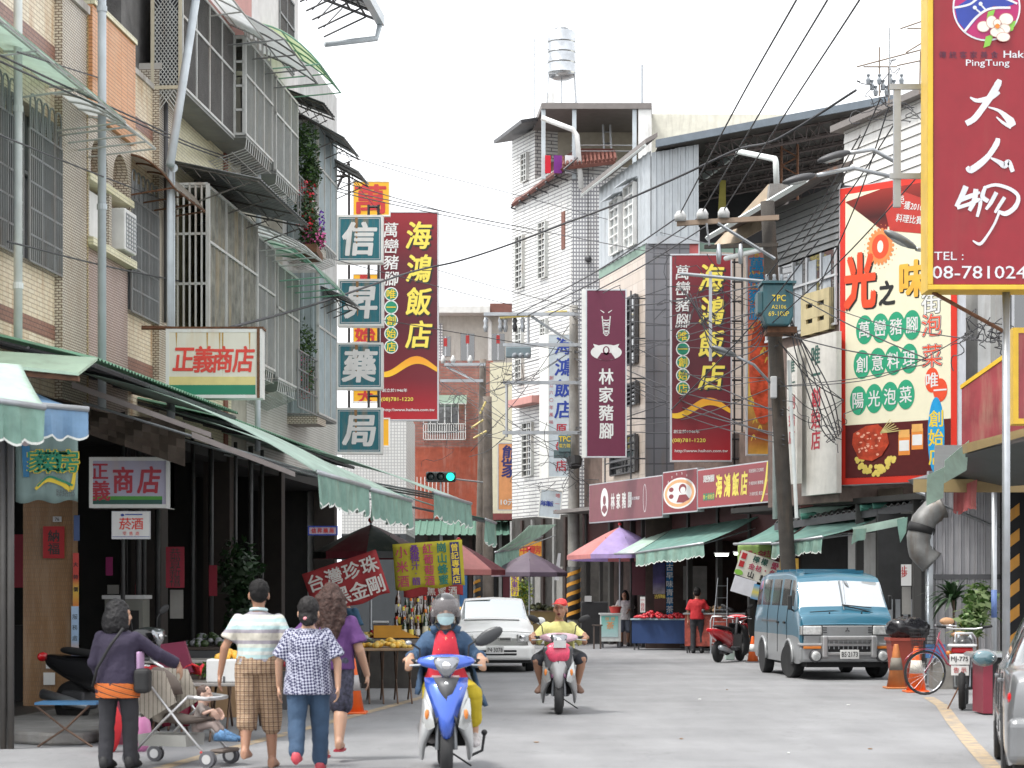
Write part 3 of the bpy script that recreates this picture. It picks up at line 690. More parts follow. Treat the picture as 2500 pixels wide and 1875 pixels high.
x0_,z_=T1.p(1290,985);MB().box(T1.x(1268),T1.x(1330),-.5,0,z_-.1,z_+.15).build('small_canopy',M('pink_fascia',(.52,.25,.22)),tb)
MB().box(0,T1.x(1306),0,5,16.2,18.0).build('upper_wall',wtile,tb)
# front face and balcony belong to the same thing: local points from world points
def toL(fr,X,Y):v=Vector((X,Y))-fr.o;return v.dot(fr.d),v.dot(fr.n)
def LP(fr,X,Y,Z):a,b=toL(fr,X,Y);return (a,b,Z)
def wprism(par,fr,pts,z0,z1,name,mat):return MB().slab([LP(fr,x,y,z0) for x,y in pts],(0,0,z1-z0)).build(name,mat,par)
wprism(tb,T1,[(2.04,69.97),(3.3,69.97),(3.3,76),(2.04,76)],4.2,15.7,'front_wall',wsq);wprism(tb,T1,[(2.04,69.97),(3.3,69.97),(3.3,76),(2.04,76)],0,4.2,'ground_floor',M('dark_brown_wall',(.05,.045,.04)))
for z in (12.9,9.3,5.7):MB().ball(LP(T1,2.6,69.9,z),.12,n=10,m=6).build('wall_lamp',dgrey,tb)
MB().bar(LP(T1,2.6,69.92,16),LP(T1,2.6,69.92,5),.025).build('cable_riser',dgrey,tb)
# hipped tiled eave over the front bay
e=MB();rr=M('red_roof_tile',(.17,.065,.05),.6,var=.2);zt=16.6
A_,B_,C_,D_=LP(T1,-.05,74.5,15.6),LP(T1,1.75,69.2,15.9),LP(T1,3.5,69.2,16.1),LP(T1,3.5,71,16.9)
E_,F_=LP(T1,2.3,71,16.9),LP(T1,.8,74.5,16.8)
e.quad(Vector(A_),Vector(B_),Vector(E_),Vector(F_)).quad(Vector(B_),Vector(C_),Vector(D_),Vector(E_));o=e.build('lower_roof',rr,tb);o.modifiers.new('t','SOLIDIFY').thickness=.12
e=MB()
for i in range(14):
 t=i/13;p=Vector(B_).lerp(Vector(C_),t);e.tube([p+Vector((0,0,.06)),p+Vector((.0,.0,.12))+(Vector(D_)-Vector(C_))*.5],.05,6)
e.build('roof_tile',rr,o,kind='stuff')
e=MB()
for i in range(7):
 t=i/6;p=Vector(A_).lerp(Vector(B_),t);q=p+(Vector(F_)-Vector(A_))*.55;e.bar(p-Vector((0,0,.1)),q-Vector((0,0,.35)),.05);e.bar(p-Vector((0,0,.1)),q-Vector((0,0,.9)),.04)
e.build('eave_bracket',dgrey,o,kind='stuff')
A2,B2,C2_,D2=P(1205,343,76.5),P(1272,292,70.5),P(1312,286,71),P(1290,330,76)
e=MB().quad(*[Vector(LP(T1,p.x,p.y,p.z)) for p in (A2,B2,C2_,D2)]);o=e.build('side_eave',dgrey,tb);o.modifiers.new('t','SOLIDIFY').thickness=.12
wprism(tb,T1,[(1.0,69.6),(4.75,69.6),(5.1,74),(.6,75)],17.95,18.15,'roof',M('roof_edge',(.20,.18,.17),.6,.2))
wprism(tb,T1,[(.8,73.2),(4.7,73.2),(4.7,73.4),(.8,73.4)],15.6,17.95,'balcony_wall',M('beige_render',(.40,.36,.29),.8))
for x in (1.0,2.05,4.1):wprism(tb,T1,[(x,69.7),(x+.14,69.7),(x+.14,69.84),(x,69.84)],15.6,17.95,'post',pvc)
wprism(tb,T1,[(4.3,69.65),(4.75,69.65),(4.75,70),(4.3,70)],15.4,18.0,'post',white)
e=MB()
for z in (16.55,16.75):e.bar(LP(T1,2.0,69.8,z),LP(T1,4.1,69.8,z),.025)
for x in (3.3,3.55):e.bar(LP(T1,x,72,15.8),LP(T1,x-.1,72,17.95),.06)
for i in range(5):e.bar(LP(T1,3.25-.02*i,72,16.1+i*.4),LP(T1,3.55-.02*i,72,16.1+i*.4),.04)
e.build('balcony_rail',grey,tb,kind='stuff')
MB().tube([LP(T1,1.0,69.4,17.6),LP(T1,2.05,69.4,17.2),LP(T1,2.2,69.4,17.0),LP(T1,2.35,69.4,15.2)],.09,10).build('gutter_pipe',white,tb,sm=1)
for k,(x,w,c_) in enumerate(((1.12,.2,(.6,.02,.04)),(1.42,.28,(.18,.03,.22)),(1.8,.3,(.7,.7,.72)))):
 MB().loft([[LP(T1,x,69.5,z),LP(T1,x+w,69.5+.05,z),LP(T1,x+w,69.6,z),LP(T1,x,69.58,z)] for z in (15.75,16.35)]).build('laundry',M('laundry_%d' % k,c_,.9),tb)
# cream block behind
cb_=thing('building','pale cream rooftop block to the right of the open balcony','building')
MB().slab([(4.8,71,0),(7.4,76,0),(12,76,0),(12,71.1,0)],(0,0,18.1)).build('wall',M('pale_cream',(.72,.70,.60),.7,dirt=.3),cb_)
mast=thing('rooftop_mast','thin grey mast standing on the roof edge right of the tank','mast',tuple(P(1568,270,72)))
MB().tube([(0,0,-.6),(0,0,1.6)],.05,8).build('pole_tube',grey,mast);MB().ball((.05,-.05,.15),.1,n=8,m=6).build('clamp',dgrey,mast)
# water tank on its stand
tz=1.6+(1440-195)/F*72;tx=(1371-1250)/F*72
wt=thing('water_tank','ribbed stainless steel water tank on a tall thin stand above the white building','water tank',(tx,72,18.1))
h0=tz-18.1;hh_=1.62
pr=[(0,h0),(.28,h0+.02),(.44,h0+.10),(.485,h0+.18)]
for i in range(4):
 z=h0+.2+i*.36;pr+=[(.485,z),(.51,z+.02),(.51,z+.05),(.485,z+.07),(.485,z+.34)]
pr+=[(.46,h0+1.68),(.3,h0+1.72),(.24,h0+1.72),(.24,h0+1.8),(0,h0+1.8)]
MB().lathe(pr,n=28).build('tank_shell',M('stainless',(.50,.52,.54),.2,1,var=.3,scale=2),wt,sm=1)
e=MB()
for sx in (-.45,.45):
 for sy in (-.4,.4):e.bar((sx*1.25,sy,-.1),(sx,sy,h0+.15),.025)
 e.bar((sx,-.4,h0+.12),(sx,.4,h0+.12),.03)
e.bar((-.45,-.4,h0+.12),(.45,-.4,h0+.12),.03).bar((0,0,0),(0,0,h0),.03).bar((-.6,.4,h0*.5),(.6,.4,h0*.5),.02)
e.build('stand',grey,wt,kind='stuff');MB().box(-.55,-.25,-.3,-.1,.4,.9).build('pump_box',white,wt)
e=MB().tube([(-.95,0,-.2),(-.95,0,2.9)],.02,6);e.tube([(-.95,0,2.3),(-.7,0,2.65),(-.35,0,2.4),(-.32,0,2.2)],.012,5);e.build('antenna',grey,wt)

# grey metal clad house with long open roof
C1=Frame(2.62,61.2,.228,-1);lc=C1.x(1590)
mc=fthing('metal_clad_house','grey ribbed metal clad house with two white barred windows and a steep eave','building',C1)
def cor_wall(par,fr,x0,x1,z0,z1,y,n,mat,name='wall_sheet',z1b=None):
 m=MB();m.corr((x0,y,z0),(x1,y,z0),(x1,y,z1b or z1),(x0,y,z1),n,.03,(0,-1,0),.01);return m.build(name,mat,par)
for i in range(4):cor_wall(mc,C1,lc*i/4,lc*(i+1)/4-.005,11.15,13.6,-.02,3,siding)
MB().box(-.1,lc,0,5,10.9,11.15).build('floor_band',M('green_trim',(.2,.3,.24),.6),mc)
MB().box(0,lc,0,5,3.9,10.9).build('wall',beige,mc);MB().box(0,lc,.3,5,0,3.9).build('shop_recess',M('brown_shop_wall',(.05,.03,.025)),mc)
for i in range(5):MB().box(.1+i*1.1,.2+i*1.1,-.05,.05,0,3.9).build('post',M('shop_post',(.05,.048,.045),.6),mc)
for a,b,c_,d_ in ((1500,1522,495,612),(1535,1558,460,596)):
 x0_,z1_=C1.p(a,c_);x1_,z0_=C1.p(b,d_);w=barwin(mc,C1,x0_,x1_,z0_,z1_,-.05,2,6,white,M('frosted_pane',(.45,.48,.48),.3))
 MB().slab([(x0_-.1,-.06,z1_+.12),(x1_+.1,-.06,z1_+.12),(x1_+.15,-.4,z1_),(x0_-.15,-.4,z1_)],(0,0,.03)).build('window_hood',siding,w)
fr2=[LP(C1,3.81,56,0),LP(C1,5.1,56,0)]
for i in range(2):
 p=Vector((3.81+i*.65,55.97));q=Vector((3.81+(i+1)*.645,55.97));m=MB()
 m.corr(LP(C1,p.x,p.y,11.25),LP(C1,q.x,q.y,11.25),LP(C1,q.x,q.y,13.65+i*.12),LP(C1,p.x,p.y,13.55+i*.12),3,.03,C1_n if False else (Vector(LP(C1,3,55,0))-Vector(LP(C1,3,56,0))),.01);m.build('wall_sheet',siding,mc)
wprism(mc,C1,[(3.82,56.02),(5.1,56.02),(5.1,61),(3.82,61)],11.2,13.5,'gable_wall',siding)
wprism(mc,C1,[(3.7,55.9),(5.1,55.9),(5.1,56.1),(3.7,56.1)],11.05,11.25,'floor_band',grey)
wprism(mc,C1,[(3.65,55.95),(4.85,55.95),(4.85,60),(3.83,60)],3.9,11.05,'pier',gtile);wprism(mc,C1,[(3.65,55.95),(4.85,55.95),(4.85,60),(3.83,60)],0,3.9,'shop_recess',M('brown_shop_wall',(.05,.03,.025)))
e=MB().slab([LP(C1,2.1,61.8,13.55),LP(C1,3.62,55.6,13.72),LP(C1,3.95,55.6,13.9),LP(C1,3.0,61.8,14.1)],(0,0,.12)).build('eave',M('roof_edge',(.20,.18,.17)),mc)
MB().bar(LP(C1,2.1,61.8,13.5),LP(C1,3.62,55.6,13.67),.06).build('gutter',pvcw,mc)
# openings on the stone wall, lower down, seen past the vertical sign
for (a,b,c_,d_) in ((1537,1560,730,885),(1537,1562,940,985),(1500,1560,1075,1150)):
 x0_,z1_=C1.p(a,c_);x1_,z0_=C1.p(b,d_);barwin(mc,C1,x0_,x1_,z0_,z1_,-.03,2,5,dgrey)
e=MB()
for z in (5.2,6.3,7.4,8.5,9.6):e.bar((lc*.45,-.5,z),(lc*.95,-.5,z),.03).bar((lc*.95,-.5,z),(lc*.95,0,z),.03)
for x in (.45,.95):e.bar((lc*x,-.5,3.8),(lc*x,-.5,9.8),.035)
e.build('steel_ladder_frame',dgrey,mc,kind='stuff')

rf_=thing('open_shed_roof','long dark open shed roof with steel trusses rising to the right','roof')
def RP(X,Y,lift=0):return Vector((X,Y,13.62+(X-4.0)*.19+lift))
o=MB().slab([RP(4.0,55.6),RP(10.4,55.6),RP(12.5,75),RP(3.3,75)],(0,0,.10)).build('roof_sheet',darkroof,rf_)
MB().slab([RP(3.9,55.5),RP(10.4,55.5),RP(10.4,55.62),RP(3.9,55.62)],(0,0,.2)).build('fascia',M('blue_grey_fascia',(.16,.19,.22),.5,.3),rf_)
e=MB()
for k in range(9):
 Y=56.2+k*1.6
 a,b=RP(5.3-.12*k,Y,-.06),RP(10.2,Y,-.06);a2,b2=RP(5.6-.12*k,Y,-.45),RP(10.2,Y,-.45);e.bar(a,b,.05).bar(a2,b2,.05)
 for j in range(14):
  t0,t1=j/14,(j+1)/14;e.bar(a.lerp(b,t0),a2.lerp(b2,(t0+t1)/2),.025).bar(a2.lerp(b2,(t0+t1)/2),a.lerp(b,t1),.025)
for k in range(8):e.bar(RP(5.4+k*.6,56,-.08),RP(5.0+k*.7,72,-.08),.04)
e.build('roof_truss',M('truss_steel',(.11,.09,.085),.7,.2),rf_,kind='stuff')
e=MB()
for x in (7.5,7.95):e.bar((x,57,9),(x,57,14.0),.05)
for i in range(9):e.bar((7.5,57,9.4+i*.5),(7.95,57,9.65+i*.5),.03).bar((7.95,57,9.65+i*.5),(7.5,57,9.9+i*.5),.03)
e.build('truss_column',rust,rf_,kind='stuff')
MB().slab([RP(4.75,64,-.3),RP(6.5,57.4,-.15),RP(6.65,57.4,-.1),RP(4.95,64,-.25)],(0,0,.22)).build('side_gutter',pvcw,rf_)
MB().tube([P(1802,370,54),P(1892,388,52),P(1894,396,52),P(1896,455,52)],.075,10).build('downpipe',pvcw,rf_,sm=1)
MB().slab([P(1700,560,64),P(1860,560,64),P(1860,470,64),P(1700,470,64)],(0,.1,0)).build('inner_wall',M('shade_dark_wall',(.02,.02,.022)),rf_)
MB().slab([P(1752,545,60),P(1772,545,60),P(1772,440,60),P(1758,440,60)],(0,.1,0)).build('yellow_column',M('mustard_paint',(.42,.36,.08),.7),rf_)
MB().slab([P(1700,770,66),P(2100,770,66),P(2100,450,66),P(1700,450,66)],(0,.2,0)).build('rear_wall',M('dark_grey_wall',(.06,.06,.065),.8),rf_)
MB().slab([P(1740,600,49.5),P(1805,590,48.5),P(1895,540,47.5),P(1912,450,47.5),P(1875,450,48),P(1800,540,49)],(0,.15,0)).build('tan_sheet',M('tan_tarp',(.42,.34,.25),.8,dirt=.4),rf_)
MB().slab([P(1875,505,47.2),P(1925,505,47.2),P(1925,448,47.2),P(1880,448,47.2)],(0,.4,0)).build('concrete_block',concrete,rf_)

# white sided block behind the billboard
W1=Frame(7.85,48.5,.36,-1)
ws=fthing('white_sided_building','white weatherboarded upper block behind the big billboard','building',W1);lw=W1.x(2265)+1.8
for i in range(14):MB().slab([(0,-.0,9.4+i*.23),(lw,0,9.4+i*.23),(lw,.03,9.62+i*.23),(0,.03,9.62+i*.23)],(0,.08,0)).build('board',sidw,ws)
MB().box(0,lw,.12,4,0,12.45).build('wall',M('white_wall',(.62,.62,.6)),ws)
MB().box(-.2,lw,-.25,4,12.45,12.6).build('roof',M('roof_edge',(.20,.18,.17)),ws)
# house with siding eave, curtained window, louvre blocks and white painted panel
A1=Frame(5.9,47.35,.33,-1);la=A1.x(2047)
ra=fthing('shop_house','right hand shop house with rusty eave, curtained window and pierced yellow block','building',A1)
MB().box(0,la,.02,6,3.5,8.2).build('wall',M('brown_wall',(.17,.12,.10),.8,var=.3),ra)
for i in range(9):MB().slab([(0,-.02,9.0+i*.15-.1*0),(la,-.02,9.0+i*.15),(la,.03,9.14+i*.15),(0,.03,9.14+i*.15)],(0,.05,0)).build('board',M('grey_boards',(.30,.31,.31),.5,.2,dirt=.4),ra)
MB().box(0,la,.1,6,8.2,10.3).build('upper_wall',M('dark_grey_wall',(.06,.06,.065)),ra)
MB().slab([(-1.6,-.75,9.95),(la+.1,-.75,10.35),(la+.1,.3,10.75),(-1.6,.3,10.35)],(0,0,.08)).build('eave',M('rusty_sheet',(.16,.13,.115),.7,.2,var=.4,dirt=.9,dcol=(.32,.13,.05)),ra)
MB().bar((-1.6,-.8,9.95),(la+.1,-.8,10.35),.1).build('gutter',pvcw,ra); 
wz0,wz1=7.35,8.95
w=MB().box(.05,la-.05,-.02,.0,wz0,wz1).build('window',dwin,ra);e=MB()
for i in range(6):x=.05+(la-.1)*i/5;e.box(x-.03,x+.03,-.06,-.021,wz0,wz1)
e.box(0,la,-.07,-.022,wz0-.05,wz0).box(0,la,-.07,-.022,wz1-.6,wz1-.55).build('window_frame',alu,w)
for i in (0,2,3,4):x=.1+(la-.1)*i/5;MB().corr((x,-.026,wz0+.05),(x+.38,-.026,wz0+.05),(x+.38,-.026,wz1-.1),(x,-.026,wz1-.1),6,.012,(0,-1,0)).build('curtain',M('pale_curtain',(.42,.45,.48),.9),w)
yb=M('yellow_block',(.50,.42,.24),.8,dirt=.5);xl0,xl1=A1.x(1967),A1.x(2036);zl0=A1.p(1967,822)[1];zl1=A1.p(1967,722)[1]
for r_ in range(3):MB().box(xl0,xl1,-.12,.02,zl0+(zl1-zl0)*(r_*.37),zl0+(zl1-zl0)*(r_*.37+.26)).build('block_rail',yb,ra)
for c_ in range(3):MB().box(xl0+(xl1-xl0)*(c_*.41),xl0+(xl1-xl0)*(c_*.41+.18),-.117,.017,zl0,zl1).build('block_post',yb,ra)
MB().box(xl0,xl1,-.06,-.05,zl0,zl1).build('block_recess',dark,ra)
MB().tube([(A1.x(1922),-.3,8.9),(A1.x(1922),-.3,3.2)],.06,10).build('downpipe',pvcw,ra,sm=1)
MB().tube([(A1.x(1800),-.3,9.5),(A1.x(1918),-.35,9.35),(A1.x(1922),-.3,9.2),(A1.x(1922),-.3,8.6)],.06,10).build('downpipe',pvcw,ra,sm=1)

# storefront block behind sign bands
RF=Frame(2.2,62,.35,-1);lr=RF.x(1907)
sf=fthing('shop_row','dark fronted shop row under the long maroon sign bands','building',RF)
MB().box(-.3,lr+2,2.5,6,0,4.2).build('back_wall',M('brown_shop_wall',(.06,.035,.03),.8,var=.4),sf)
MB().box(-.3,lr+2,.1,6,4.0,5.6).build('upper_wall',M('brown_wall',(.17,.12,.10)),sf)
MB().box(-.3,lr+2,.05,2.5,2.95,3.9).build('lintel',M('maroon_lintel',(.08,.025,.025),.7),sf)
for k in range(8):MB().box(lr*k/7,lr*k/7+.12,0,.14,0,3.95).build('post',M('shop_post',(.05,.048,.045),.6),sf)
for k in range(7):
 x=lr*k/7+.25;MB().corr((x,2.4,.1),(x+.95,2.4,.1),(x+.95,2.4,2.9),(x,2.4,2.9),8,.03,(0,-1,0)).build('roller_shutter',M('shutter_grey',(.10,.10,.11),.5,.4,var=.3),sf)
 MB().box(x+.2,x+.75,2.3,2.36,1.2,2.5).build('notice_board',M('notice_%d' % (k % 3),((.28,.27,.25),(.12,.02,.03),(.05,.06,.2))[k % 3],.6),sf)
MB().box(-.3,lr+2,-.9,.1,3.9,4.0).build('ledge',M('roof_edge',(.20,.18,.17)),sf)
# tube lamps under the awning (lit)
for px,py,Y in ((1762,1355,49),(1808,1352,49)):
 c=P(px,py,Y);t=thing('tube_lamp','lit fluorescent tube under the green awning, %s of two' % ('left' if px<1790 else 'right'),'lamp',tuple(c))
 MB().tube([(-.15,0,0),(.15,0,0)],.025,8).build('tube',EMIT('lamp_glow',(.9,1,.85),6),t);MB().box(-.18,.18,-.02,.02,.03,.06).build('lamp_housing',white,t)
# dark shop behind the van
dv=thing('shop_house','deep dark open shop front behind the blue van','building')
MB().slab([(5.6,49,0),(8.6,42.5,0),(12,44,0),(9,51,0)],(0,0,.06)).build('shop_floor',concrete,dv)
MB().slab([(7.2,51,0),(10.6,44.2,0),(10.8,44.4,0),(7.4,51.2,0)],(0,0,3.6)).build('back_wall',M('shade_dark_wall',(.02,.02,.022)),dv)  # near-black wall colour holds the shade of the deep shop
MB().slab([(5.3,49.6,3.45),(8.3,41.5,3.45),(11,43.5,3.45),(7.4,51.4,3.45)],(0,0,.12)).build('ceiling',M('shade_dark_ceiling',(.035,.033,.03)),dv)  # shop shade put into the ceiling colour, as in the arcade
for k,(px,Y) in enumerate(((2100,44),(2150,43.5),(2240,42.2),(2190,44.5))):
 c=P(px,1440,Y);MB().box(c.x-.08,c.x+.08,Y,Y+.15,0,3.45).build('post',M('shop_post',(.10,.095,.09)),dv)
c=P(2210,1480,43);MB().box(c.x-.55,c.x+.45,43.1,43.2,.1,3.2).build('sliding_door',M('door_grey',(.05,.05,.05),.4,.3,var=.2),dv)
for i in range(4):MB().box(c.x-.35+i*.16,c.x-.25+i*.16,43.06,43.1,.2,1.4).build('door_bar',grey,dv)
# near right building of sheet metal
nr_=thing('sheet_metal_shop','near right shop with upright grey sheet metal wall and green canopy above','building',(7.08,34.5,0))
for i in range(5):
 x=i*.27;MB().corr((x,0,.05),(x+.262,0,.05),(x+.262,0,3.35),(x,0,3.35),2,.025,(0,-1,0),.01).build('wall_sheet',M('sheet_grey',(.36,.355,.37),.5,.3,var=.1,dirt=.5,dcol=(.2,.18,.16)),nr_)
MB().box(0,6,.02,.6,0,3.3).build('wall',M('black_wall',(.02,.02,.022)),nr_);MB().box(-.07,0,-.06,.1,0,3.6).build('corner_post',grey,nr_)
MB().box(0,1.3,-.07,-.03,1.78,1.86).build('rail',dgrey,nr_);MB().bar((0,-.05,3.1),(1.2,-.05,2.6),.03).build('brace',grey,nr_)
MB().box(1.12,1.38,-.35,-.1,0,3.3).build('column',dark,nr_);MB().box(1.4,3,-.1,.0,0,3.3).build('shop_wall',dark,nr_)
yp=M('hazard_orange',(.62,.28,.03),.6,dirt=.4)
for i in range(6):
 z=.55+i*.42;MB().prism([(1.12,z),(1.38,z+.2),(1.38,z+.4),(1.12,z+.2)],-.36,-.351).build('hazard_stripe',yp,nr_)
e=MB();e.slab([(-.6,-3,3.15),(4,-3,3.15),(4,.3,4.0),(.1,.3,4.0)],(0,0,.06)).build('canopy',M('dark_sheet',(.09,.10,.10)),nr_)
MB().box(-.9,4,-3.05,-2.95,3.1,3.3).build('canopy_edge',M('ochre_tarp',(.30,.22,.10),.7,dirt=.5),nr_)
gw=M('grey_facade',(.28,.29,.31),.7,var=.15,dirt=.4)
MB().box(1.75,6,2,2.5,3.3,9).build('upper_wall',gw,nr_)
for i in range(4):MB().box(1.85+i*.45,2.2+i*.45,1.94,2.0,6.0,8.6).build('window',dwin,nr_);MB().box(1.8+i*.45,1.85+i*.45,1.9,1.99,5.9,8.7).build('window_frame',alu,nr_)
MB().box(1.45,1.7,1.6,2,3.3,9).build('pier',M('pale_pier',(.5,.5,.49),.7,dirt=.4),nr_)
# far left: brick building, upper white floor, cream strip
b5=thing('brick_building','red brick building with orange red lower wall at the street end','building',((985-1250)/F*85,85,0))
k=85/F;wb=(1204-985)*k
def bz(py,Y=85):return 1.6+(HZ-py)/F*Y
MB().box(0,wb,0,8,bz(1092),bz(880)).build('brick_wall',brickm,b5);MB().box(-.3,wb,0,8,0,bz(1092)).build('painted_wall',orpaint,b5)
x0_,x1_=(1035-985)*k,(1137-985)*k
cage=MB();z0_,z1_=bz(1075),bz(985);w=MB().box(x0_+.15,x1_-.3,-.02,0,z0_+.3,z1_).build('window',dwin,b5)
MB().box((x0_+x1_)/2-.03,(x0_+x1_)/2+.03,-.06,-.021,z0_+.3,z1_).build('window_frame',alu,w)
for i in range(19):x=x0_+(x1_-x0_)*i/18;cage.box(x-.014,x+.014,-.5,-.47,z0_,z0_+.65 if i % 3 else z1_)
for z in (z0_,z0_+.32,z0_+.65,z1_):cage.box(x0_,x1_,-.5,-.47,z-.015,z+.015).box(x0_,x0_+.03,-.5,0,z-.015,z+.015).box(x1_-.03,x1_,-.5,0,z-.015,z+.015)
cage.build('window_cage',white,w,kind='stuff')
awning(b5,x0_+.5,x1_+.05,z1_+.35,z1_-.05,.6,awg,curve=.5,nr=3)
for i in range(9):MB().box((1018-985)*k+i*.16,(1018-985)*k+i*.16+.03,-.3,-.27,bz(1215),bz(1165)).build('rail_bar',white,b5)
u5=thing('building','pale upper storey with red roof edge and red door couplets behind the brick wall','building',((1070-1250)/F*93,93,0))
k=93/F;wu=(1262-1070)*k
MB().box(0,wu,0,6,0,bz(772,93)).build('wall',M('pale_render',(.50,.48,.44),.7,dirt=.4),u5)
MB().box(-.6,wu*.66,-1.2,6,bz(772,93),bz(756,93)).build('roof_slab',M('white_wall',(.62,.62,.6)),u5)
MB().box(wu*.66,wu,-1.0,6,bz(772,93),bz(748,93)).build('roof_edge',M('red_roof_tile',(.34,.10,.07)),u5)
MB().box(0,.2,-.1,0,0,bz(790,93)).build('pier',wsq,u5)
for a,b,c_,d_ in ((1075,1100,822,870),(1125,1158,815,885),(1200,1232,815,880)):
 x0_,x1_=(a-1070)*k,(b-1070)*k;w=MB().box(x0_,x1_,-.03,0,bz(d_,93),bz(c_,93)).build('window',dwin,u5);MB().box((x0_+x1_)/2-.03,(x0_+x1_)/2+.03,-.07,-.031,bz(d_,93),bz(c_,93)).build('window_frame',alu,w)
 MB().box((x0_+x1_)/2-.08,(x0_+x1_)/2+.08,-.08,-.072,bz(c_+24,93),bz(c_+4,93)).build('paper_charm',red,u5)
MB().tube([((1196-1070)*k,-.3,bz(890,93)),((1196-1070)*k,-.3,bz(790,93)),((1190-1070)*k,-.3,bz(780,93))],.09,8).build('downpipe',white,u5)
c5=thing('building','narrow cream wall strip between the brick building and the tall white one','building',((1196-1250)/F*84,84,0))
MB().box(0,1.1,0,6,0,bz(885,84)).build('wall',cream,c5)
wl5=thing('building','small white square tiled block behind the left signs','building',((925-1250)/F*66,66,0))
MB().box(-1.2,.88,0,6,3.4,7.4).build('tile_wall',TILE('small_square_tile',(.60,.60,.58),(.64,.64,.62),(.40,.40,.40),.10,.10,.14,0,.06,.3),wl5);MB().box(-1.2,.88,-.02,6,0,3.4).build('lower_wall',M('blue_grey_wall',(.04,.045,.05),.6),wl5)
# far shops closing the street
fs=thing('shop_row','dim far row of little shops closing the end of the street','building',(-4,80,0))
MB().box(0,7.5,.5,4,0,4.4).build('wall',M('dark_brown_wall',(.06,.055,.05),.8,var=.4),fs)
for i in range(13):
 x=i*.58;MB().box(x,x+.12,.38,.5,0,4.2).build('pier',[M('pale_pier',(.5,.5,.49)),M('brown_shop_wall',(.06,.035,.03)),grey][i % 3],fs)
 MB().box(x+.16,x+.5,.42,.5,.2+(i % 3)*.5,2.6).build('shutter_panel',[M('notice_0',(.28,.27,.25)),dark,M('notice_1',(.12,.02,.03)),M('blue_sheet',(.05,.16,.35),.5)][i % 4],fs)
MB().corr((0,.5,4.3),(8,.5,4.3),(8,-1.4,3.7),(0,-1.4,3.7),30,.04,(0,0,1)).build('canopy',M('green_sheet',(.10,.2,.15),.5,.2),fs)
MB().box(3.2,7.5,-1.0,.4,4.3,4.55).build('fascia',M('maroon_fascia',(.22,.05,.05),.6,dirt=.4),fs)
# ------------------------------------------------------------------ signs
signw=M('sign_white',(.72,.73,.70),.4,var=.05,dirt=.35,dcol=(.45,.25,.08));frsil=M('sign_frame',(.55,.56,.58),.35,.5,dirt=.2)
frost=M('sign_steel',(.04,.035,.035),.6,.3,var=.3)
def sign(name,label,px0,px1,py0,py1,Y,mat,cat='sign',frame=frsil,d=.22,fw=.035,rz=0,group=None,bulge=0):
 """box sign seen from the street; returns thing, width, height; local x 0..w, z 0..h"""
 a,b=P(px0,py1,Y),P(px1,py0,Y);w,h=b.x-a.x,b.z-a.z
 t=thing(name,label,cat,(a.x,Y,a.z),rz,group)
 MB().box(0,w,.006,d,0,h).build('sign_box',frame,t);MB().box(fw,w-fw,-.004,.006,fw,h-fw).build('face_panel',mat,t)
 f=MB().box(0,w,-.012,.0,0,fw).box(0,w,-.012,.0,h-fw,h).box(0,fw,-.0118,.0,fw,h-fw).box(w-fw,w,-.0118,.0,fw,h-fw);f.build('frame',frame,t)
 return t,w,h
def let(t,mat,fn,name='lettering',y=-.009):
 m=MB();fn(m,y);return m.build(name,mat,t,kind='stuff')
gsign=GRAD('maroon_gradient',[(0,(.40,.010,.018)),(.2,(.15,.010,.018)),(.45,(.085,.009,.017)),(.75,(.10,.010,.018)),(1,(.26,.010,.018))],0,5.5)
gold=M('gold_print',(.80,.66,.10),.4,var=.05)
def haihong(px0,px1,py0,py1,Y,label,yg):
 t,w,h=sign('restaurant_sign',label,px0,px1,py0,py1,Y,gsign)
 let(t,inkk,lambda m,y:vtext(m,'海鴻飯店',w*.68+.02,h*.957,h*.325,y,h*.128,bold=.045,shear=.14,wide=.88),'lettering_shadow',y=-.006)
 let(t,gold,lambda m,y:vtext(m,'海鴻飯店',w*.665,h*.965,h*.333,y,h*.128,bold=.04,shear=.14,wide=.88))
 let(t,paper,lambda m,y:vtext(m,'萬巒豬腳',w*.2,h*.95,h*.64,y,h*.068,bold=.02,shear=.1))
 cc=MB();dd=MB();tt=MB()
 for i,ch in enumerate('唯一創始店'):
  z=h*(.605-.063*i);cc.disc(w*.2,z,h*.033,-.006,20);dd.disc(w*.2,z,h*.028,-.0085,20,d=.0015);put(tt,ch,w*.2,z,-.012,h*.044,bold=.025)
 cc.build('disc_rim',paper,t,kind='stuff');dd.build('disc',green,t,kind='stuff');tt.build('lettering',yel,t,kind='stuff')
 m=MB();top=[];bot=[]
 for i in range(21):
  u=i/20;zc=h*(.255+.035*math.sin((u-.35)*math.pi*1.7)+.0*u);hw=h*.012*(.9+.7*math.sin(u*math.pi));top.append((.04+u*(w-.08),-.0075,zc+hw));bot.append((.04+u*(w-.08),-.0075,zc-hw))
 for i in range(20):m.add([bot[i],bot[i+1],top[i+1],top[i]],[(0,1,2,3)])
 m.build('gold_ribbon',GRAD('ribbon_gold',[(0,(.8,.5,.03)),(1,(.75,.28,.02))],h*.2,h*.31),t)
 let(t,paper,lambda m,y:latin(m,'創立於1946年',w*.26,h*.145,y,h*.017,w*.42,bold=.02))
 let(t,gold,lambda m,y:latin(m,'(08)781-1220',w*.30,h*.10,y,h*.023,w*.54,bold=.02))
 let(t,paper,lambda m,y:latin(m,'http:\\\\www.haihon.com.tw',w*.5,h*.05,y,h*.018,w*.86,bold=.02))
 return t,w,h
haihong(926,1071,516,1027,54,'tall maroon restaurant sign with gold characters on the left against the sky',0)
haihong(1637,1787,620,1127,52,'tall maroon restaurant sign with gold characters on the right behind cables',0)
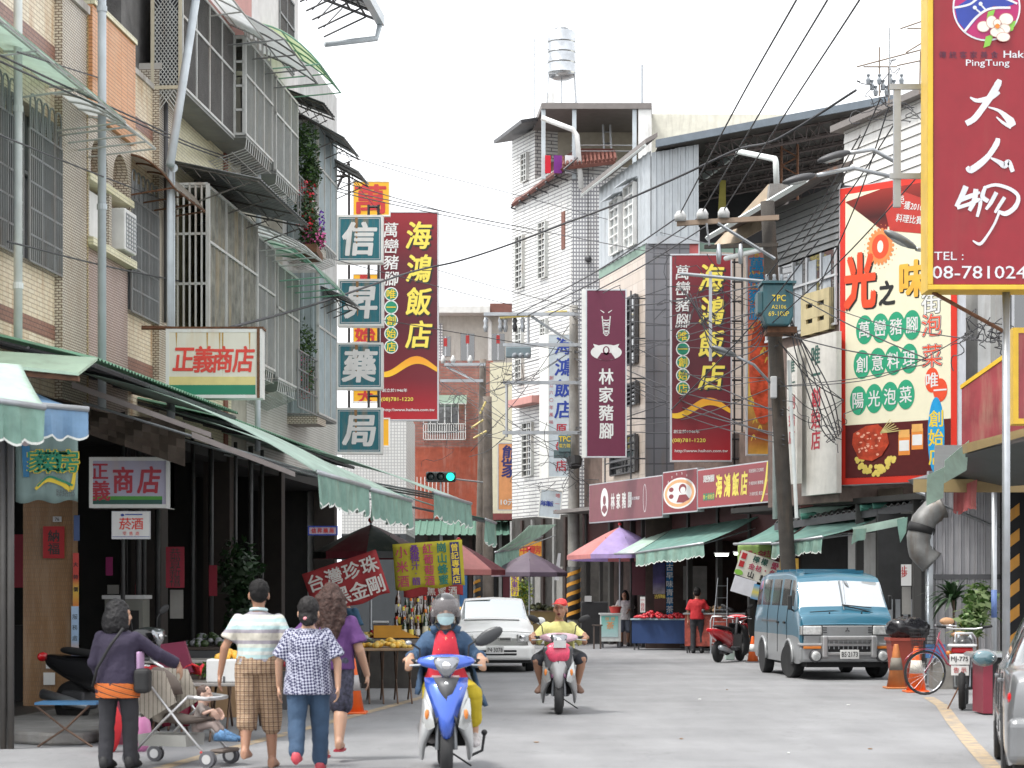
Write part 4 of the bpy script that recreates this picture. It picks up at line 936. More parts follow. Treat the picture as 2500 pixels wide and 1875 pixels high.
# sign brackets
def bracket(name,label,pts,w=.04):
 t=thing(name,label,'bracket',tuple(pts[0][0]));m=MB();o=Vector(pts[0][0])
 for a,b in pts:m.bar(Vector(a)-o,Vector(b)-o,w)
 m.build('steel_bars',frost,t);return t
bracket('sign_bracket','black steel ladder frame right of the right maroon sign',[(P(1793,560,52.1),P(1793,1240,52.1)),(P(1812,560,52.1),P(1812,1240,52.1))]+[(P(1787,y,52.1),P(1812,y,52.1)) for y in range(640,1240,48)],.035)
bracket('sign_bracket','black steel posts between the teal pharmacy panels and the maroon sign',[(P(852,400,49),P(852,1110,49)),(P(900,500,48.6),P(900,1110,48.6)),(P(924,500,48.6),P(924,1110,48.6)),(P(818,430,49),P(852,430,49)),(P(852,395,49),P(818,470,49))]+[(P(900,y,48.6),P(924,y,48.6)) for y in range(505,1110,66)],.045)
# maroon Lin sign
t,w,h=sign('restaurant_sign','tall plain maroon sign with white character column 林家豬腳 beside the grey pole',1430,1530,706,1117,55.4,M('wine_print',(.125,.012,.042),.4,var=.05))
let(t,paper,lambda m,y:vtext(m,'林家豬腳',w*.5,h*.535,h*.105,y,h*.092,bold=.035,wide=.9))
m=MB(); 
for i in range(5):
 r=w*(.10-.012*i);z=h*(.82-.022*i)
 stroke(m,[(w*.5-r,z),(w*.5,z-.03),(w*.5+r,z)],[.02,.03,.02],-.009);stroke(m,[(w*.5-w*.08,h*.80-.0-.07*i),(w*.5+w*.08,h*.80-.07*i)],[.02,.02],-.009)
for s in (-1,1):stroke(m,[(w*.5+s*w*.05,h*.86),(w*.5+s*w*.14,h*.875)],[.03,.015],-.009);stroke(m,[(w*.5+s*w*.1,h*.84),(w*.5+s*w*.06,h*.74)],[.03,.03],-.009)
m.build('emblem',paper,t,kind='stuff')
m=MB();m.disc(w*.5,h*.625,w*.38,-.007,26,rz=w*.19)
for s in (-1,1):m.prism([(w*.5+s*w*.1,h*.66),(w*.5+s*w*.32,h*.675),(w*.5+s*w*.28,h*.655)],-.009,-.006)
m.build('logo_oval',paper,t,kind='stuff');m=MB();m.disc(w*.5,h*.635,w*.085,-.0105,14,rz=w*.11,d=.002);m.prism([(w*.5-w*.22,h*.588),(w*.5-w*.12,h*.622),(w*.5+w*.12,h*.622),(w*.5+w*.22,h*.588),(w*.5,h*.575)],-.0125,-.0105)
m.build('logo_figure',M('wine_print',(.125,.012,.042)),t,kind='stuff');m=MB().disc(w*.5,h*.638,w*.05,-.0135,12,rz=w*.07,d=.001).build('logo_face',paper,t,kind='stuff')
MB().box(-.10,0,.0,.24,0,h).build('side_panel',signw,t)
# lower sign band
def band(name,label,pa,pb,mat,fr=frsil):
 """pa, pb = (px, py_top, py_bottom) of left and right ends on the shop front line"""
 x0,z1=RF.p(pa[0],pa[1],-1);_,z0=RF.p(pa[0],pa[2],-1);x1,z1b=RF.p(pb[0],pb[1],-1)
 h=z1-z0;t=thing(name,label,'sign',(*(RF.o+RF.d*x0+RF.n*-1.0)[:],z0),RF.rz);w=x1-x0
 MB().box(0,w,.004,.2,0,h).build('sign_box',fr,t);MB().box(.03,w-.03,-.004,.004,.03,h-.03).build('face_panel',mat,t)
 return t,w,h
t,w,h=band('restaurant_sign_board','long dusty maroon horizontal board with white 林家豬腳 characters',(1438,1183,1278),(1617,1158,0),M('dusty_wine',(.20,.07,.085),.5,var=.1,dirt=.3))
let(t,paper,lambda m,y:htext(m,'林家豬腳',w*.31,w*.62,h*.5,y,h*.38,bold=.05,wide=.62))
m=MB().disc(w*.23,h*.5,w*.055,-.007,20,rz=h*.36);m.build('logo_oval',paper,t);m=MB().disc(w*.23,h*.55,w*.022,-.0095,12,rz=h*.12,d=.002);m.prism([(w*.19,h*.3),(w*.21,h*.42),(w*.25,h*.42),(w*.27,h*.3),(w*.23,h*.2)],-.011,-.0095);m.build('logo_figure',M('dusty_wine',(.2,.07,.085)),t,kind='stuff')
let(t,silver,lambda m,y:(stroke(m,[(w*.78+.12*math.sin(a*.7)*.9,h*.5+h*.33*math.cos(a*.7)) for a in range(10)],[.02]*10,y),latin(m,'萬巒豬腳',w*.66,h*.52,y,h*.08,w*.1)))
t,w,h=band('restaurant_sign_board','dark red board with the portrait of a chef in a double oval',(1618,1153,1256),(1702,1142,0),M('deep_red',(.20,.01,.02),.4))
m=MB().disc(w*.5,h*.46,w*.47,-.006,30,rz=h*.36);m.build('oval_rim',paper,t);MB().disc(w*.5,h*.46,w*.43,-.0085,30,rz=h*.32,d=.002).build('oval_band',M('peach_print',(.7,.35,.15),.4),t)
MB().disc(w*.5,h*.46,w*.36,-.011,30,rz=h*.245,d=.002).build('oval_field',paper,t)
m=MB().disc(w*.6,h*.56,w*.11,-.0135,16,rz=h*.11,d=.002);m.prism([(w*.42,h*.25),(w*.5,h*.42),(w*.7,h*.42),(w*.8,h*.3),(w*.62,h*.23)],-.0135,-.011)
for z in (.56,.40):m.disc(w*.27,h*z,w*.07,-.0135,12,rz=h*.055,d=.002)
m.build('portrait',M('deep_red',(.20,.01,.02)),t,kind='stuff');MB().disc(w*.61,h*.525,w*.075,-.016,14,rz=h*.075,d=.002).build('portrait_face',paper,t)
let(t,paper,lambda m,y:[put(m,ch,w*.5+w*.4*math.cos(math.pi*(.8-.12*i)),h*.5+h*.42*math.sin(math.pi*(.8-.12*i)),y,h*.06) for i,ch in enumerate('萬巒豬腳林')])
t,w,h=band('restaurant_sign_board','bright red board with gold 海鴻飯店 characters above the awnings',(1703,1147,1242),(1905,1126,0),GRAD('red_gradient',[(0,(.30,.02,.025)),(.6,(.24,.02,.03)),(1,(.42,.03,.03))],0,1.3))
let(t,gold,lambda m,y:htext(m,'海鴻飯店',w*.23,w*.64,h*.52,y,h*.56,bold=.06,shear=.1,wide=.62))
let(t,paper,lambda m,y:(htext(m,'萬巒豬腳',w*.08,w*.22,h*.74,y,h*.18,bold=.02),latin(m,'宅配服務 訂位專線',w*.73,h*.8,y,h*.09,w*.17),latin(m,'外燴辦桌 團體餐',w*.73,h*.5,y,h*.09,w*.17),latin(m,'冷凍宅配 真空',w*.73,h*.24,y,h*.09,w*.15),latin(m,'http://www.haihon.com.tw',w*.91,h*.2,y,h*.06,w*.15)))
let(t,gold,lambda m,y:latin(m,'(08)781-1220',w*.91,h*.52,y,h*.09,w*.13))
m=MB();tt=MB()
for i,ch in enumerate('唯一創始店'):m.disc(w*(.09+.03*i),h*.28,w*.014,-.007,14,rz=h*.1);put(tt,ch,w*(.09+.03*i),h*.28,-.011,h*.12)
m.build('disc',green,t,kind='stuff');tt.build('lettering',yel,t,kind='stuff')
m=MB();stroke(m,[(w*.86,h*.97),(w*.84,h*.5),(w*.80,h*.1),(w*.78,h*.05)],[.05,.12,.07,.02],-.0075);m.build('gold_ribbon',gold,t)
# ---- pharmacy panels
teal=M('teal_print',(.010,.14,.175),.4,var=.12,dirt=.7,dcol=(.35,.22,.1))
for i,(ch,a,b,c_,d_) in enumerate((('信',821,935,525,641),('昇',824,936,681,796),('藥',821,935,836,950),('局',819,934,995,1108))):
 t,w,h=sign('pharmacy_sign','teal light box with the white character %s, %s of the four pharmacy panels' % (ch,('topmost','second from top','third from top','lowest')[i]),a,b,c_,d_,46+.1*i,teal,frame=signw,fw=.05,d=.35,group='pharmacy character panels')
 let(t,paper,lambda m,y:put(m,ch,w*.5,h*.5,y,h*.68,bold=.055,shear=.1))
 f=MB()
 for z in (.075,h-.085):f.box(.085,w-.085,-.009,-.005,z,z+.012)
 for x in (.075,w-.085):f.box(x,x+.012,-.0089,-.005,.075,h-.075)
 f.build('inner_line',silver,t,kind='stuff')
 MB().prism([(w*.40,h-.05),(w*.46,h-.05),(w*.45,h*.25),(w*.43,h*.2)],-.0105,-.0102).build('rust_streak',M('rust_stain',(.30,.17,.07),.8,var=.3),t)
# yellow sign behind
for i,(ch,c_,d_) in enumerate((('萬',441,528),('巒',667,690),('始',795,838),('大',950,983))):
 t,w,h=sign('yellow_sign','%s yellow board with a red character behind the pharmacy panels' % ('topmost','second from top narrow','third from top','fourth from top')[i],860,953 if i==0 else 925,c_,d_,52,M('amber_print',(.78,.40,.02),.4,var=.05),frame=signw,d=.12,group='yellow boards behind the pharmacy panels')
 let(t,M('red_print'),lambda m,y:put(m,ch,w*.48,h*.48,y,h*.8 if h>.5 else h*1.0,bold=.05,wide=1.1))
t,w,h=sign('yellow_sign','lowest piece of yellow board right of the 局 panel',905,952,1020,1091,52,M('amber_print'),frame=signw,d=.12)
# ---- store signs on the left
def store(px0,px1,py0,py1,Y,label,st2):
 t,w,h=sign('store_sign',label,px0,px1,py0,py1,Y,M('aged_white_print' if not st2 else 'shaded_white_print',(.72,.70,.60) if not st2 else (.42,.40,.52),.4,var=.05,dirt=.35,dcol=(.6,.38,.1)),frame=signw,d=.3,fw=.045)  # under the canopy, shade is put into the white face as darker lilac
 return t,w,h
t,w,h=store(405,640,803,972,27.9,'large white light box with red characters 正義商店 and rust runs',0)
let(t,M('bright_red_print',(.70,.05,.03),.4),lambda m,y:htext(m,'正義商店',w*.08,w*.91,h*.56,y,h*.37,bold=.045,shear=.12,wide=.78))
MB().box(.045,w-.09,-.007,-.0045,h*.19,h*.31).build('yellow_band',M('pale_yellow_print',(.72,.62,.25),.4),t);MB().box(.045,w-.09,-.007,-.0045,.045,h*.19).build('green_band',M('green_print'),t)
MB().box(w-.07,w-.03,-.02,-.012,0,h).build('rust_edge',rust,t);MB().box(-.02,w+.02,-.015,.3,h,h+.03).build('rust_top',rust,t);MB().bar((-.35,.1,h+.02),(0,.1,h+.02),.03).bar((w+.0,.1,h),(-.35,.1,h+.05),.015).build('bracket',rust,t)
for k,(x,l) in enumerate(((.1,.3),(.42,.5),(.55,.45),(.58,.7),(.86,.4))):MB().prism([(w*x,h-.05),(w*x+.025,h-.05),(w*x+.015,h*(1-l))],-.0066,-.0062).build('rust_streak',M('orange_stain',(.5,.32,.1),.7,var=.2),t)
t,w,h=store(218,416,1116,1240,25.2,'shaded white light box with red characters 正義商店 under the canopy',1)
let(t,M('crimson_print',(.42,.02,.04),.4),lambda m,y:(put(m,'正',w*.13,h*.72,y,h*.33,bold=.04),put(m,'義',w*.14,h*.34,y,h*.38,bold=.04),put(m,'商',w*.42,h*.55,y,h*.5,bold=.05,wide=.8),put(m,'店',w*.74,h*.55,y,h*.52,bold=.05,shear=.12,wide=.8)))
MB().box(.045,w-.1,-.007,-.0045,h*.16,h*.23).build('green_stripe',M('leaf_print',(.06,.3,.03),.4),t);MB().box(.045,w-.1,-.007,-.0045,.04,h*.16).build('green_band',M('dark_green_print',(.01,.08,.06),.4),t)
MB().box(w-.05,w-.0,-.03,.3,-.01,h+.01).build('edge_cap',white,t)
t,w,h=sign('tobacco_sign','small white plate with red characters 菸酒 hanging below the shaded sign',273,367,1248,1316,25,paper,d=.03,fw=.008)
let(t,M('bright_red_print'),lambda m,y:(htext(m,'菸酒',w*.2,w*.82,h*.55,y,h*.42,bold=.02),htext(m,'零售商',w*.25,w*.75,h*.2,y,h*.14)))
let(t,inkb,lambda m,y:(m.box(w*.35,w*.8,y,y+.001,h*.86,h*.9),m.box(.01,w-.01,y,y+.001,h*.07,h*.09),m.disc(w*.28,h*.86,w*.05,y,10,rz=h*.05,d=.001)))
t,w,h=sign('small_sign','little blue framed plate reading 信昇藥局 under the canopy',752,824,1284,1307,33,M('pink_print',(.45,.35,.42),.5),frame=inkb,d=.06,fw=.02)
let(t,red,lambda m,y:htext(m,'信昇藥局',w*.1,w*.9,h*.5,y,h*.5,bold=.03))
# ---- Hakka food sign, very large at right
Yd=25.0;k=Yd/F
t=thing('restaurant_sign','huge red sign with brush characters 大人物 and yellow frame at the right edge','sign',((2265-1250)*k,Yd,1.6+(HZ-708)*k))
w=(2560-2265)*k;h=780*k+.3
MB().box(0,w,.01,.42,0,h).build('sign_box',M('amber_frame',(.72,.46,.04),.45,dirt=.3),t)
MB().box(.07,w-.07,-.006,.01,.07,h-.06).build('face_panel',M('crimson_face',(.27,.010,.020),.38,var=.1,dirt=.15),t)
f=MB().box(0,w,-.03,.0,0,.06).box(0,.06,-.03,.0,.06,h).build('frame',M('amber_frame'),t,mods=[('bevel',.008)])
def SX(px):return (px-2265)*k
def SZ(py):return (708-py)*k
bp_=M('brush_white',(.66,.67,.70),.4)
def S_(pts,ws):return [(SX(a),SZ(b)) for a,b in pts],[q*k for q in ws]
m=MB();y=-.011
def st(pts,ws):
 global y
 y -= .0005;a,b=S_(pts,ws);stroke(m,a,b,y)
# 大
st([(2368,238),(2385,246),(2415,240),(2440,226)],[4,10,14,6]);st([(2440,195),(2436,205),(2425,225),(2400,262),(2378,290),(2358,302)],[10,17,17,15,15,14]);st([(2412,262),(2440,272),(2466,296),(2474,308)],[3,8,20,12]);st([(2432,286),(2448,300),(2468,312)],[3,7,8])
# 人
st([(2436,338),(2432,352),(2415,378),(2395,398),(2370,415),(2360,408)],[10,14,13,16,17,8]);st([(2418,386),(2438,396),(2452,404),(2462,396),(2472,420)],[4,11,16,12,10])
# 物
st([(2358,455),(2348,478),(2334,505)],[14,13,10]);st([(2345,488),(2372,478),(2392,470)],[12,11,5]);st([(2382,462),(2378,490),(2366,515)],[12,13,9]);st([(2336,508),(2362,500),(2392,490),(2385,530)],[9,9,10,7])
st([(2406,455),(2398,480),(2412,492)],[7,12,10]);st([(2400,460),(2430,452),(2465,462),(2485,480),(2478,505),(2455,522),(2436,516)],[7,8,9,9,12,12,7]);st([(2432,470),(2418,496),(2406,512)],[10,10,6]);st([(2452,482),(2438,504),(2428,520)],[9,9,6]);st([(2440,515),(2428,545),(2410,575),(2392,596),(2374,588)],[6,6,6,8,3])
m.build('brush_lettering',bp_,t,kind='stuff')
let(t,bp_,lambda m,y:(latin(m,'TEL :',SX(2316),SZ(625),y,20*k,72*k),latin(m,'08-7810243',SX(2403),SZ(665),y,31*k,254*k,bold=.008),latin(m,'PingTung',SX(2411),SZ(156),y,20*k,106*k,bold=.01),latin(m,'Hakka',SX(2488),SZ(133),y,17*k,76*k,bold=.02)))
let(t,M('dim_print',(.10,.02,.05),.4),lambda m,y:htext(m,'傳統客家美食',SX(2288),SX(2440),SZ(134),y,17*k,bold=.01))
# emblem: white ring, blue hill, magenta field, magnolia
cx,cz=SX(2408),SZ(18);r=83*k
MB().disc(cx,cz,r,-.009,40).build('emblem_rim',bp_,t);MB().disc(cx,cz,r*.95,-.0115,40,d=.002).build('emblem_field',M('magenta_print',(.40,.015,.12),.4),t)
m=MB();m.prism([(cx-r*.93,cz-.02*r),(cx-.6*r,cz+.2*r),(cx+.0*r,cz+.72*r),(cx+.6*r,cz+.35*r),(cx+.85*r,cz+.1*r),(cx+.55*r,cz+.0*r),(cx+.2*r,cz+.03*r),(cx-.2*r,cz-.25*r),(cx-.6*r,cz-.72*r),(cx-.85*r,cz-.42*r)],-.0155,-.0138);m.build('emblem_hill',M('indigo_print',(.025,.05,.32),.4),t)
m=MB();y=-.0172
for p_,w_ in ((([(cx-.95*r,cz-.02*r),(cx-.5*r,cz+.08*r),(cx-.1*r,cz+.35*r),(cx+.4*r,cz+.3*r),(cx+.9*r,cz+.1*r)]),.045),([(cx-.65*r,cz-.72*r),(cx-.3*r,cz-.3*r),(cx+.1*r,cz-.05*r),(cx+.7*r,cz-.02*r)],.05),([(cx-.35*r,cz-.03*r),(cx-.15*r,cz-.2*r)],.035),([(cx-.18*r,cz+.08*r),(cx+.0*r,cz-.12*r)],.035)):
 y -= .0003;stroke(m,p_,[w_*r*1.4]*len(p_),y)
m.disc(cx-.35*r,cz-.02*r,.06*r,y,12).disc(cx-.18*r,cz+.09*r,.06*r,y,12);m.build('emblem_lines',bp_,t,kind='stuff')
fx,fz=SX(2428),SZ(65);m=MB()
for a,b,s in ((2417,38,1),(2468,65,1),(2412,100,1.2)):
 q=(SX(a),SZ(b));m.prism([(q[0]-10*k*s,q[1]-15*k*s),(q[0]+4*k,q[1]-10*k*s),(q[0]+12*k*s,q[1]+14*k*s),(q[0]-6*k,q[1]+8*k*s)],-.0200,-.0188)
m.build('emblem_leaves',M('lime_print',(.22,.48,.06),.4),t,kind='stuff')
m1=MB();m2=MB()
for i,(a,b,rx,rzz) in enumerate(((2400,66,16,14),(2420,55,14,16),(2455,48,18,15),(2450,72,16,13),(2433,80,18,13),(2448,92,17,12),(2433,58,10,10))):
 m1.disc(SX(a),SZ(b),rx*k,-.0215-.0022*i,18,rz=rzz*k,d=.0008);m2.disc(SX(a),SZ(b),(rx-1.6)*k,-.0224-.0022*i,18,rz=(rzz-1.6)*k,d=.0008)
m1.build('petal_outline',M('rose_print',(.5,.25,.22),.4),t,kind='stuff');m2.build('petal',M('ivory_print',(.75,.73,.62),.4),t,kind='stuff');MB().disc(SX(2433),SZ(66),6*k,-.040,12).build('flower_centre',orange,t)
MB().tube([((2466-2265)*k,.2,-(1.6+(HZ-708)*k)),((2466-2265)*k,.2,0)],.048,14).build('support_post',grey,t,sm=1)
MB().bar((SX(2285),.2,0),(SX(2462),.2,SZ(805)),.035).build('brace',rust,t)
# galvanised frame left of it
t=thing('steel_bracket','galvanised upright with two arms holding the edge of the huge red sign','bracket',tuple(P(2191,505,26)))
q=P(2191,505,26)
def rel(px,py,Y=26):return P(px,py,Y)-q
MB().box(-.045,.045,0,.06,0,rel(2191,205).z).build('upright',grey,t)
for y_ in (212,430):z=rel(0,y_).z;MB().box(rel(2172,y_).x,rel(2275,y_).x,-.02,.02,z-.035,z+.035).build('arm',grey,t)
MB().bar(rel(2172,68),rel(2172,240),.012).build('thin_rod',grey,t)
# ---- big billboard
BB=Frame(7.04,43.95,2.08,-1.98);bw=BB.x(2336);z0b,z1b=3.85,10.2;bh=z1b-z0b
t=thing('billboard','big cream billboard with red border, green circles and food picture','billboard',(7.04,43.95,z0b),BB.rz)
MB().box(-.03,bw+.03,.01,.3,-.02,bh+.02).build('sign_box',frsil,t)
MB().box(0,bw,-.0,.01,0,bh).build('red_border',M('border_red',(.62,.035,.02),.4,var=.04),t)
MB().box(.14,bw-.14,-.004,.0,.14,bh-.14).build('face_panel',M('cream_print',(.74,.70,.52),.4,var=.04),t)
bu=lambda px:BB.x(px)
def bp2(px,py):x,z=BB.p(px,py);return x,z-z0b
MB().box(.14,bw-.14,-.0065,-.004,.14,bh*.2).build('brown_band',M('dark_brown_print',(.09,.012,.012),.4,var=.15,scale=8),t)
x_,z_=bp2(2058,473); 
MB().prism([(.14,bh-.3),(bw*.36,bh-.14),(bw-.14,bh-.14),(bw-.14,bh*.80),(bw*.42,bh*.85),(bw*.40,bh*.80),(bw*.36,bh*.845)],-.0068,-.0042).build('dark_ribbon',GRAD('ribbon_red',[(0,(.4,.03,.03)),(.5,(.05,.01,.01)),(1,(.35,.03,.02))],bh*.78,bh),t)
MB().prism([(bw*.40,bh*.90),(bw*.52,bh*.965),(bw-.14,bh*.88),(bw-.14,bh*.79),(bw*.44,bh*.835)],-.0092,-.0066).build('red_ribbon',M('ribbon_scarlet',(.45,.04,.03),.4),t)
let(t,paper,lambda m,y:(put(m,'榮',bw*.53,bh*.93,y-.003,.2),latin(m,'獲2010年 全國',bw*.73,bh*.895,y-.003,.17,bw*.34,rot=-.24,bold=.015),latin(m,'料理比賽 創意組',bw*.70,bh*.855,y-.003,.17,bw*.42,rot=-.22,bold=.015)))
# sun flower
cx,cz=bp2(2150,602);m=MB()
for i in range(22):a=i*2*math.pi/22;m.disc(cx+.31*math.cos(a),cz+.36*math.sin(a),.035,-.0075,8);m.disc(cx+.40*math.cos(a+.1),cz+.46*math.sin(a+.1),.012,-.0075,6)
m.disc(cx,cz,.29,-.0085,30,rz=.34);m.build('sun_rays',M('sun_orange',(.75,.25,.08),.4),t,kind='stuff');MB().disc(cx,cz,.21,-.011,28,rz=.26,d=.002).build('sun_disc',M('sun_red',(.72,.08,.03),.4),t);MB().disc(cx,cz,.075,-.0135,16,rz=.13,d=.002).build('sun_centre',M('ivory_print'),t)
a_,b_=bp2(2100,685);c_,d_=bp2(2228,680);e_,f_=bp2(2166,715)
let(t,inkk,lambda m,y:(put(m,'光',a_+.03,b_-.03,y+.002,1.12,bold=.09,wide=.66),put(m,'之',e_,f_,y+.001,.5,bold=.08,wide=.75),put(m,'味',c_+.02,d_-.02,y+.002,.74,bold=.08,wide=.82)),'lettering_shadow')
let(t,M('sun_red'),lambda m,y:put(m,'光',a_,b_,y-.004,1.12,bold=.08,wide=.66));let(t,M('amber_print2',(.78,.42,.06),.4),lambda m,y:put(m,'味',c_,d_,y-.004,.74,bold=.07,wide=.82))
m=MB();tt=MB()
for row,pa,pb in (('萬巒豬腳',(2111,805),(2227,793)),('創意料理',(2105,890),(2220,875)),('陽光泡菜',(2096,978),(2212,963))):
 for i,ch in enumerate(row):
  u=i/3;cx,cz=bp2(pa[0]+(pb[0]-pa[0])*u,pa[1]+(pb[1]-pa[1])*u);m.disc(cx,cz,.215,-.007-.0012*i,24,rz=.31,d=.001);put(tt,ch,cx,cz,-.0135,.34,bold=.02,wide=.85)
m.build('green_circle',M('circle_green',(.03,.32,.17),.4),t,kind='stuff');tt.build('lettering',paper,t,kind='stuff')
m=MB(); 
for i,(ch,px,py) in enumerate((('街',2275,738),('泡',2275,793),('菜',2276,868))):
 cx,cz=bp2(px,py);o_=MB();put(o_,ch,cx,cz,-.0065,.46,bold=.07);o_.build('lettering_outline',inkk,t,kind='stuff');q_=MB();put(q_,ch,cx,cz,-.0105,.46,bold=.03);q_.build('lettering_core',paper,t,kind='stuff')
 if i:r_=MB();put(r_,ch,cx,cz,-.0145,.46);r_.build('lettering',M('sun_red'),t,kind='stuff')
m=MB();cx,cz=bp2(2276,928);m.disc(cx,cz,.17,-.007,20,rz=.26);cx2,cz2=bp2(2296,952);m.disc(cx2,cz2,.17,-.0085,20,rz=.24);m.build('red_circle',M('sun_red'),t,kind='stuff')
let(t,paper,lambda m,y:(put(m,'唯',cx,cz,y-.003,.3,bold=.03),put(m,'一',cx2,cz2,y-.003,.3,bold=.03)))
cx,cz=bp2(2286,1064);MB().disc(cx,cz,.20,-.009,30,rz=.80).build('blue_oval',M('sky_print',(.02,.30,.60),.4),t)
let(t,yel,lambda m,y:vtext(m,'創始店',cx,cz+.55,cz-.62,y-.003,.34,bold=.03))
# pork knuckle dish and jars
m=MB();rd=random.Random(3)
for i in range(60):a=math.pi*(1+rd.random());cx,cz=bp2(2137,1115);m.disc(cx+.48*math.cos(a)*rd.uniform(.6,1.05),cz-.02+.38*math.sin(a)*rd.uniform(.5,1),.05,-.0075-.0002*i,8,d=.0001)
m.build('noodles_print',M('noodle_yellow',(.70,.55,.12),.5),t,kind='stuff')
cx,cz=bp2(2125,1088);pk=[(-.45,.05),(-.42,.28),(-.1,.42),(.2,.44),(.42,.28),(.48,.02),(.3,-.22),(.05,-.33),(-.28,-.27)]
MB().prism([(cx+x,cz+z) for x,z in pk],-.022,-.02).build('pork_print',M('roast_red',(.42,.05,.02),.4,var=.5,scale=7),t)
m=MB()
for i in range(26):x,z=rd.uniform(-.3,.3),rd.uniform(-.2,.3);m.disc(cx+x,cz+z,rd.uniform(.015,.05),-.0235-.0001*i,7,rz=rd.uniform(.01,.03),d=.0001)
m.build('gloss_print',M('gloss_pink',(.7,.35,.25),.4),t,kind='stuff')
for px,py in ((2208,1082),(2240,1068)):
 cx,cz=bp2(px,py);MB().box(cx-.14,cx+.14,-.010,-.007,cz-.25,cz+.18).build('jar_print',M('jar_orange',(.72,.25,.05),.4),t);MB().box(cx-.13,cx+.13,-.012,-.0101,cz+.12,cz+.28).build('jar_lid_print',M('lid_orange',(.75,.40,.12),.4),t);MB().box(cx-.12,cx+.12,-.012,-.0101,cz-.16,cz+.06).build('jar_label_print',paper,t)
m=MB();cx,cz=bp2(2165,1045)
for i in range(6):stroke(m,[(cx-.15,cz-.1),(cx+.1+.05*i,cz+.18-.05*i)],[.02,.015],-.0245)
m.build('garnish_print',M('garnish',(.55,.48,.2),.5),t,kind='stuff')
# white painted panel 唯一創始店
A2f=Frame(5.9,47.35,.33,-1); 
def apanel(px0,px1,py0,py1,mat,label,y=-.16,name='wall_sign'):
 x0,z1=A2f.p(px0,py0,y);x1,z0=A2f.p(px1,py1,y);o=A2f.o+A2f.d*x0+A2f.n*y
 t=thing(name,label,'sign',(o.x,o.y,z0),A2f.rz);MB().box(0,x1-x0,0,.12,0,z1-z0).build('face_panel',mat,t);return t,x1-x0,z1-z0
t,w,h=apanel(1957,2042,830,1203,M('bone_print',(.62,.60,.55),.5,dirt=.25),'pale painted wall panel with 唯一 in green and 創始店 in red')
let(t,M('dark_green_print'),lambda m,y:vtext(m,'唯一',w*.42,h*.94,h*.70,-.004,.42,bold=.04));let(t,M('crimson_print'),lambda m,y:vtext(m,'創始店',w*.42,h*.68,h*.28,-.004,.42,bold=.04))
t,w,h=apanel(1921,1946,850,1180,M('bone_print'),'narrow pale sign strip behind the right concrete pole',-.4)
let(t,M('dark_green_print'),lambda m,y:vtext(m,'唯一',w*.5,h*.92,h*.68,-.004,.3,bold=.03));let(t,M('crimson_print'),lambda m,y:vtext(m,'創始店',w*.5,h*.66,h*.28,-.004,.3,bold=.03))
# colourful food banner beside the pole
t,w,h=sign('food_banner','colourful tall banner of flames and glossy red pork behind the right pole',1822,1905,612,1112,49,GRAD('flame_print',[(0,(.65,.35,.05)),(.1,(.3,.05,.03)),(.3,(.7,.45,.08)),(.6,(.7,.16,.07)),(.85,(.72,.22,.18)),(1,(.75,.35,.3))],0,4.9,.3,.3),d=.2)
MB().prism([(w*.5+w*.42*math.cos(a*.3),h*.42+h*.27*math.sin(a*.3)) for a in range(21)],-.012,-.006).build('pork_print',M('roast_red2',(.60,.09,.04),.25,var=.6,scale=5),t)
m=MB();rd=random.Random(8)
for i in range(30):x,z=rd.uniform(.1,.9)*w,rd.uniform(.02,.98)*h;stroke(m,[(x-.06,z-.05),(x,z+.08),(x+.05,z-.03)],[.01,.05,.01],-.014-.0001*i)
m.build('flame_strokes',M('flame_yellow',(.75,.52,.08),.4),t,kind='stuff');let(t,M('sky_print'),lambda m,y:vtext(m,'萬巒豬腳',w*.3,h*.97,h*.66,-.016,.36,bold=.04));let(t,yel,lambda m,y:vtext(m,'老店名產',w*.72,h*.95,h*.62,-.016,.34,bold=.04))
# red sign fragment above
t,w,h=sign('wall_sign','plain red faded panel edge above the right maroon sign',1680,1708,555,622,56,M('faded_red',(.55,.12,.12),.5),d=.1)
# ---- blue-on-white sign at tall building
t,w,h=sign('restaurant_sign','white vertical sign with blue characters 海鴻飯店 behind the grey pole',1338,1396,815,1166,68,M('pale_blue_print',(.50,.56,.60),.5,dirt=.2),frame=signw,d=.15)
let(t,inkb,lambda m,y:vtext(m,'海鴻飯店',w*.66,h*.99,h*.4,y,w*.72,bold=.04,shear=.1));let(t,M('crimson_print'),lambda m,y:(vtext(m,'原始店',w*.55,h*.4,h*.02,y,w*.45,bold=.03),vtext(m,'創立六〇年風味',w*.14,h*.72,h*.36,y,w*.17)))
MB().slab([(0,0,0),(-.28,.5,0),(-.28,.5,h),(0,0,h)],(0,.05,0)).build('side_panel',signw,t);m=MB()
for i in range(16):m.box(-.2,-.1,.17,.18,h*(.05+.055*i),h*(.08+.055*i))
# orange sign 熊家
t,w,h=sign('restaurant_sign','orange vertical sign with dark blue 熊家 and 10元 partly behind the white building',1215,1266,1081,1246,77,M('pale_orange',(.68,.30,.12),.5),d=.1)
let(t,M('ink_navy',(.03,.03,.15),.5),lambda m,y:vtext(m,'熊家',w*.6,h*.95,h*.5,y,w*.8,bold=.04,shear=.1));let(t,paper,lambda m,y:latin(m,'10元',w*.5,h*.12,y,h*.09,w*.7,bold=.03))
# small tilted sign cluster
t,w,h=sign('small_sign','small tilted white board with blue writing on the roof edge under the cables',1313,1368,1192,1262,66,M('pale_blue_print'),frame=signw,d=.1)
t.rotation_euler=(0,.10,0);let(t,inkb,lambda m,y:(htext(m,'海鴻飯',w*.05,w*.6,h*.5,y,w*.24,bold=.03,rot=.1)));let(t,red,lambda m,y:vtext(m,'唯一店',w*.8,h*.95,h*.1,y,w*.2))
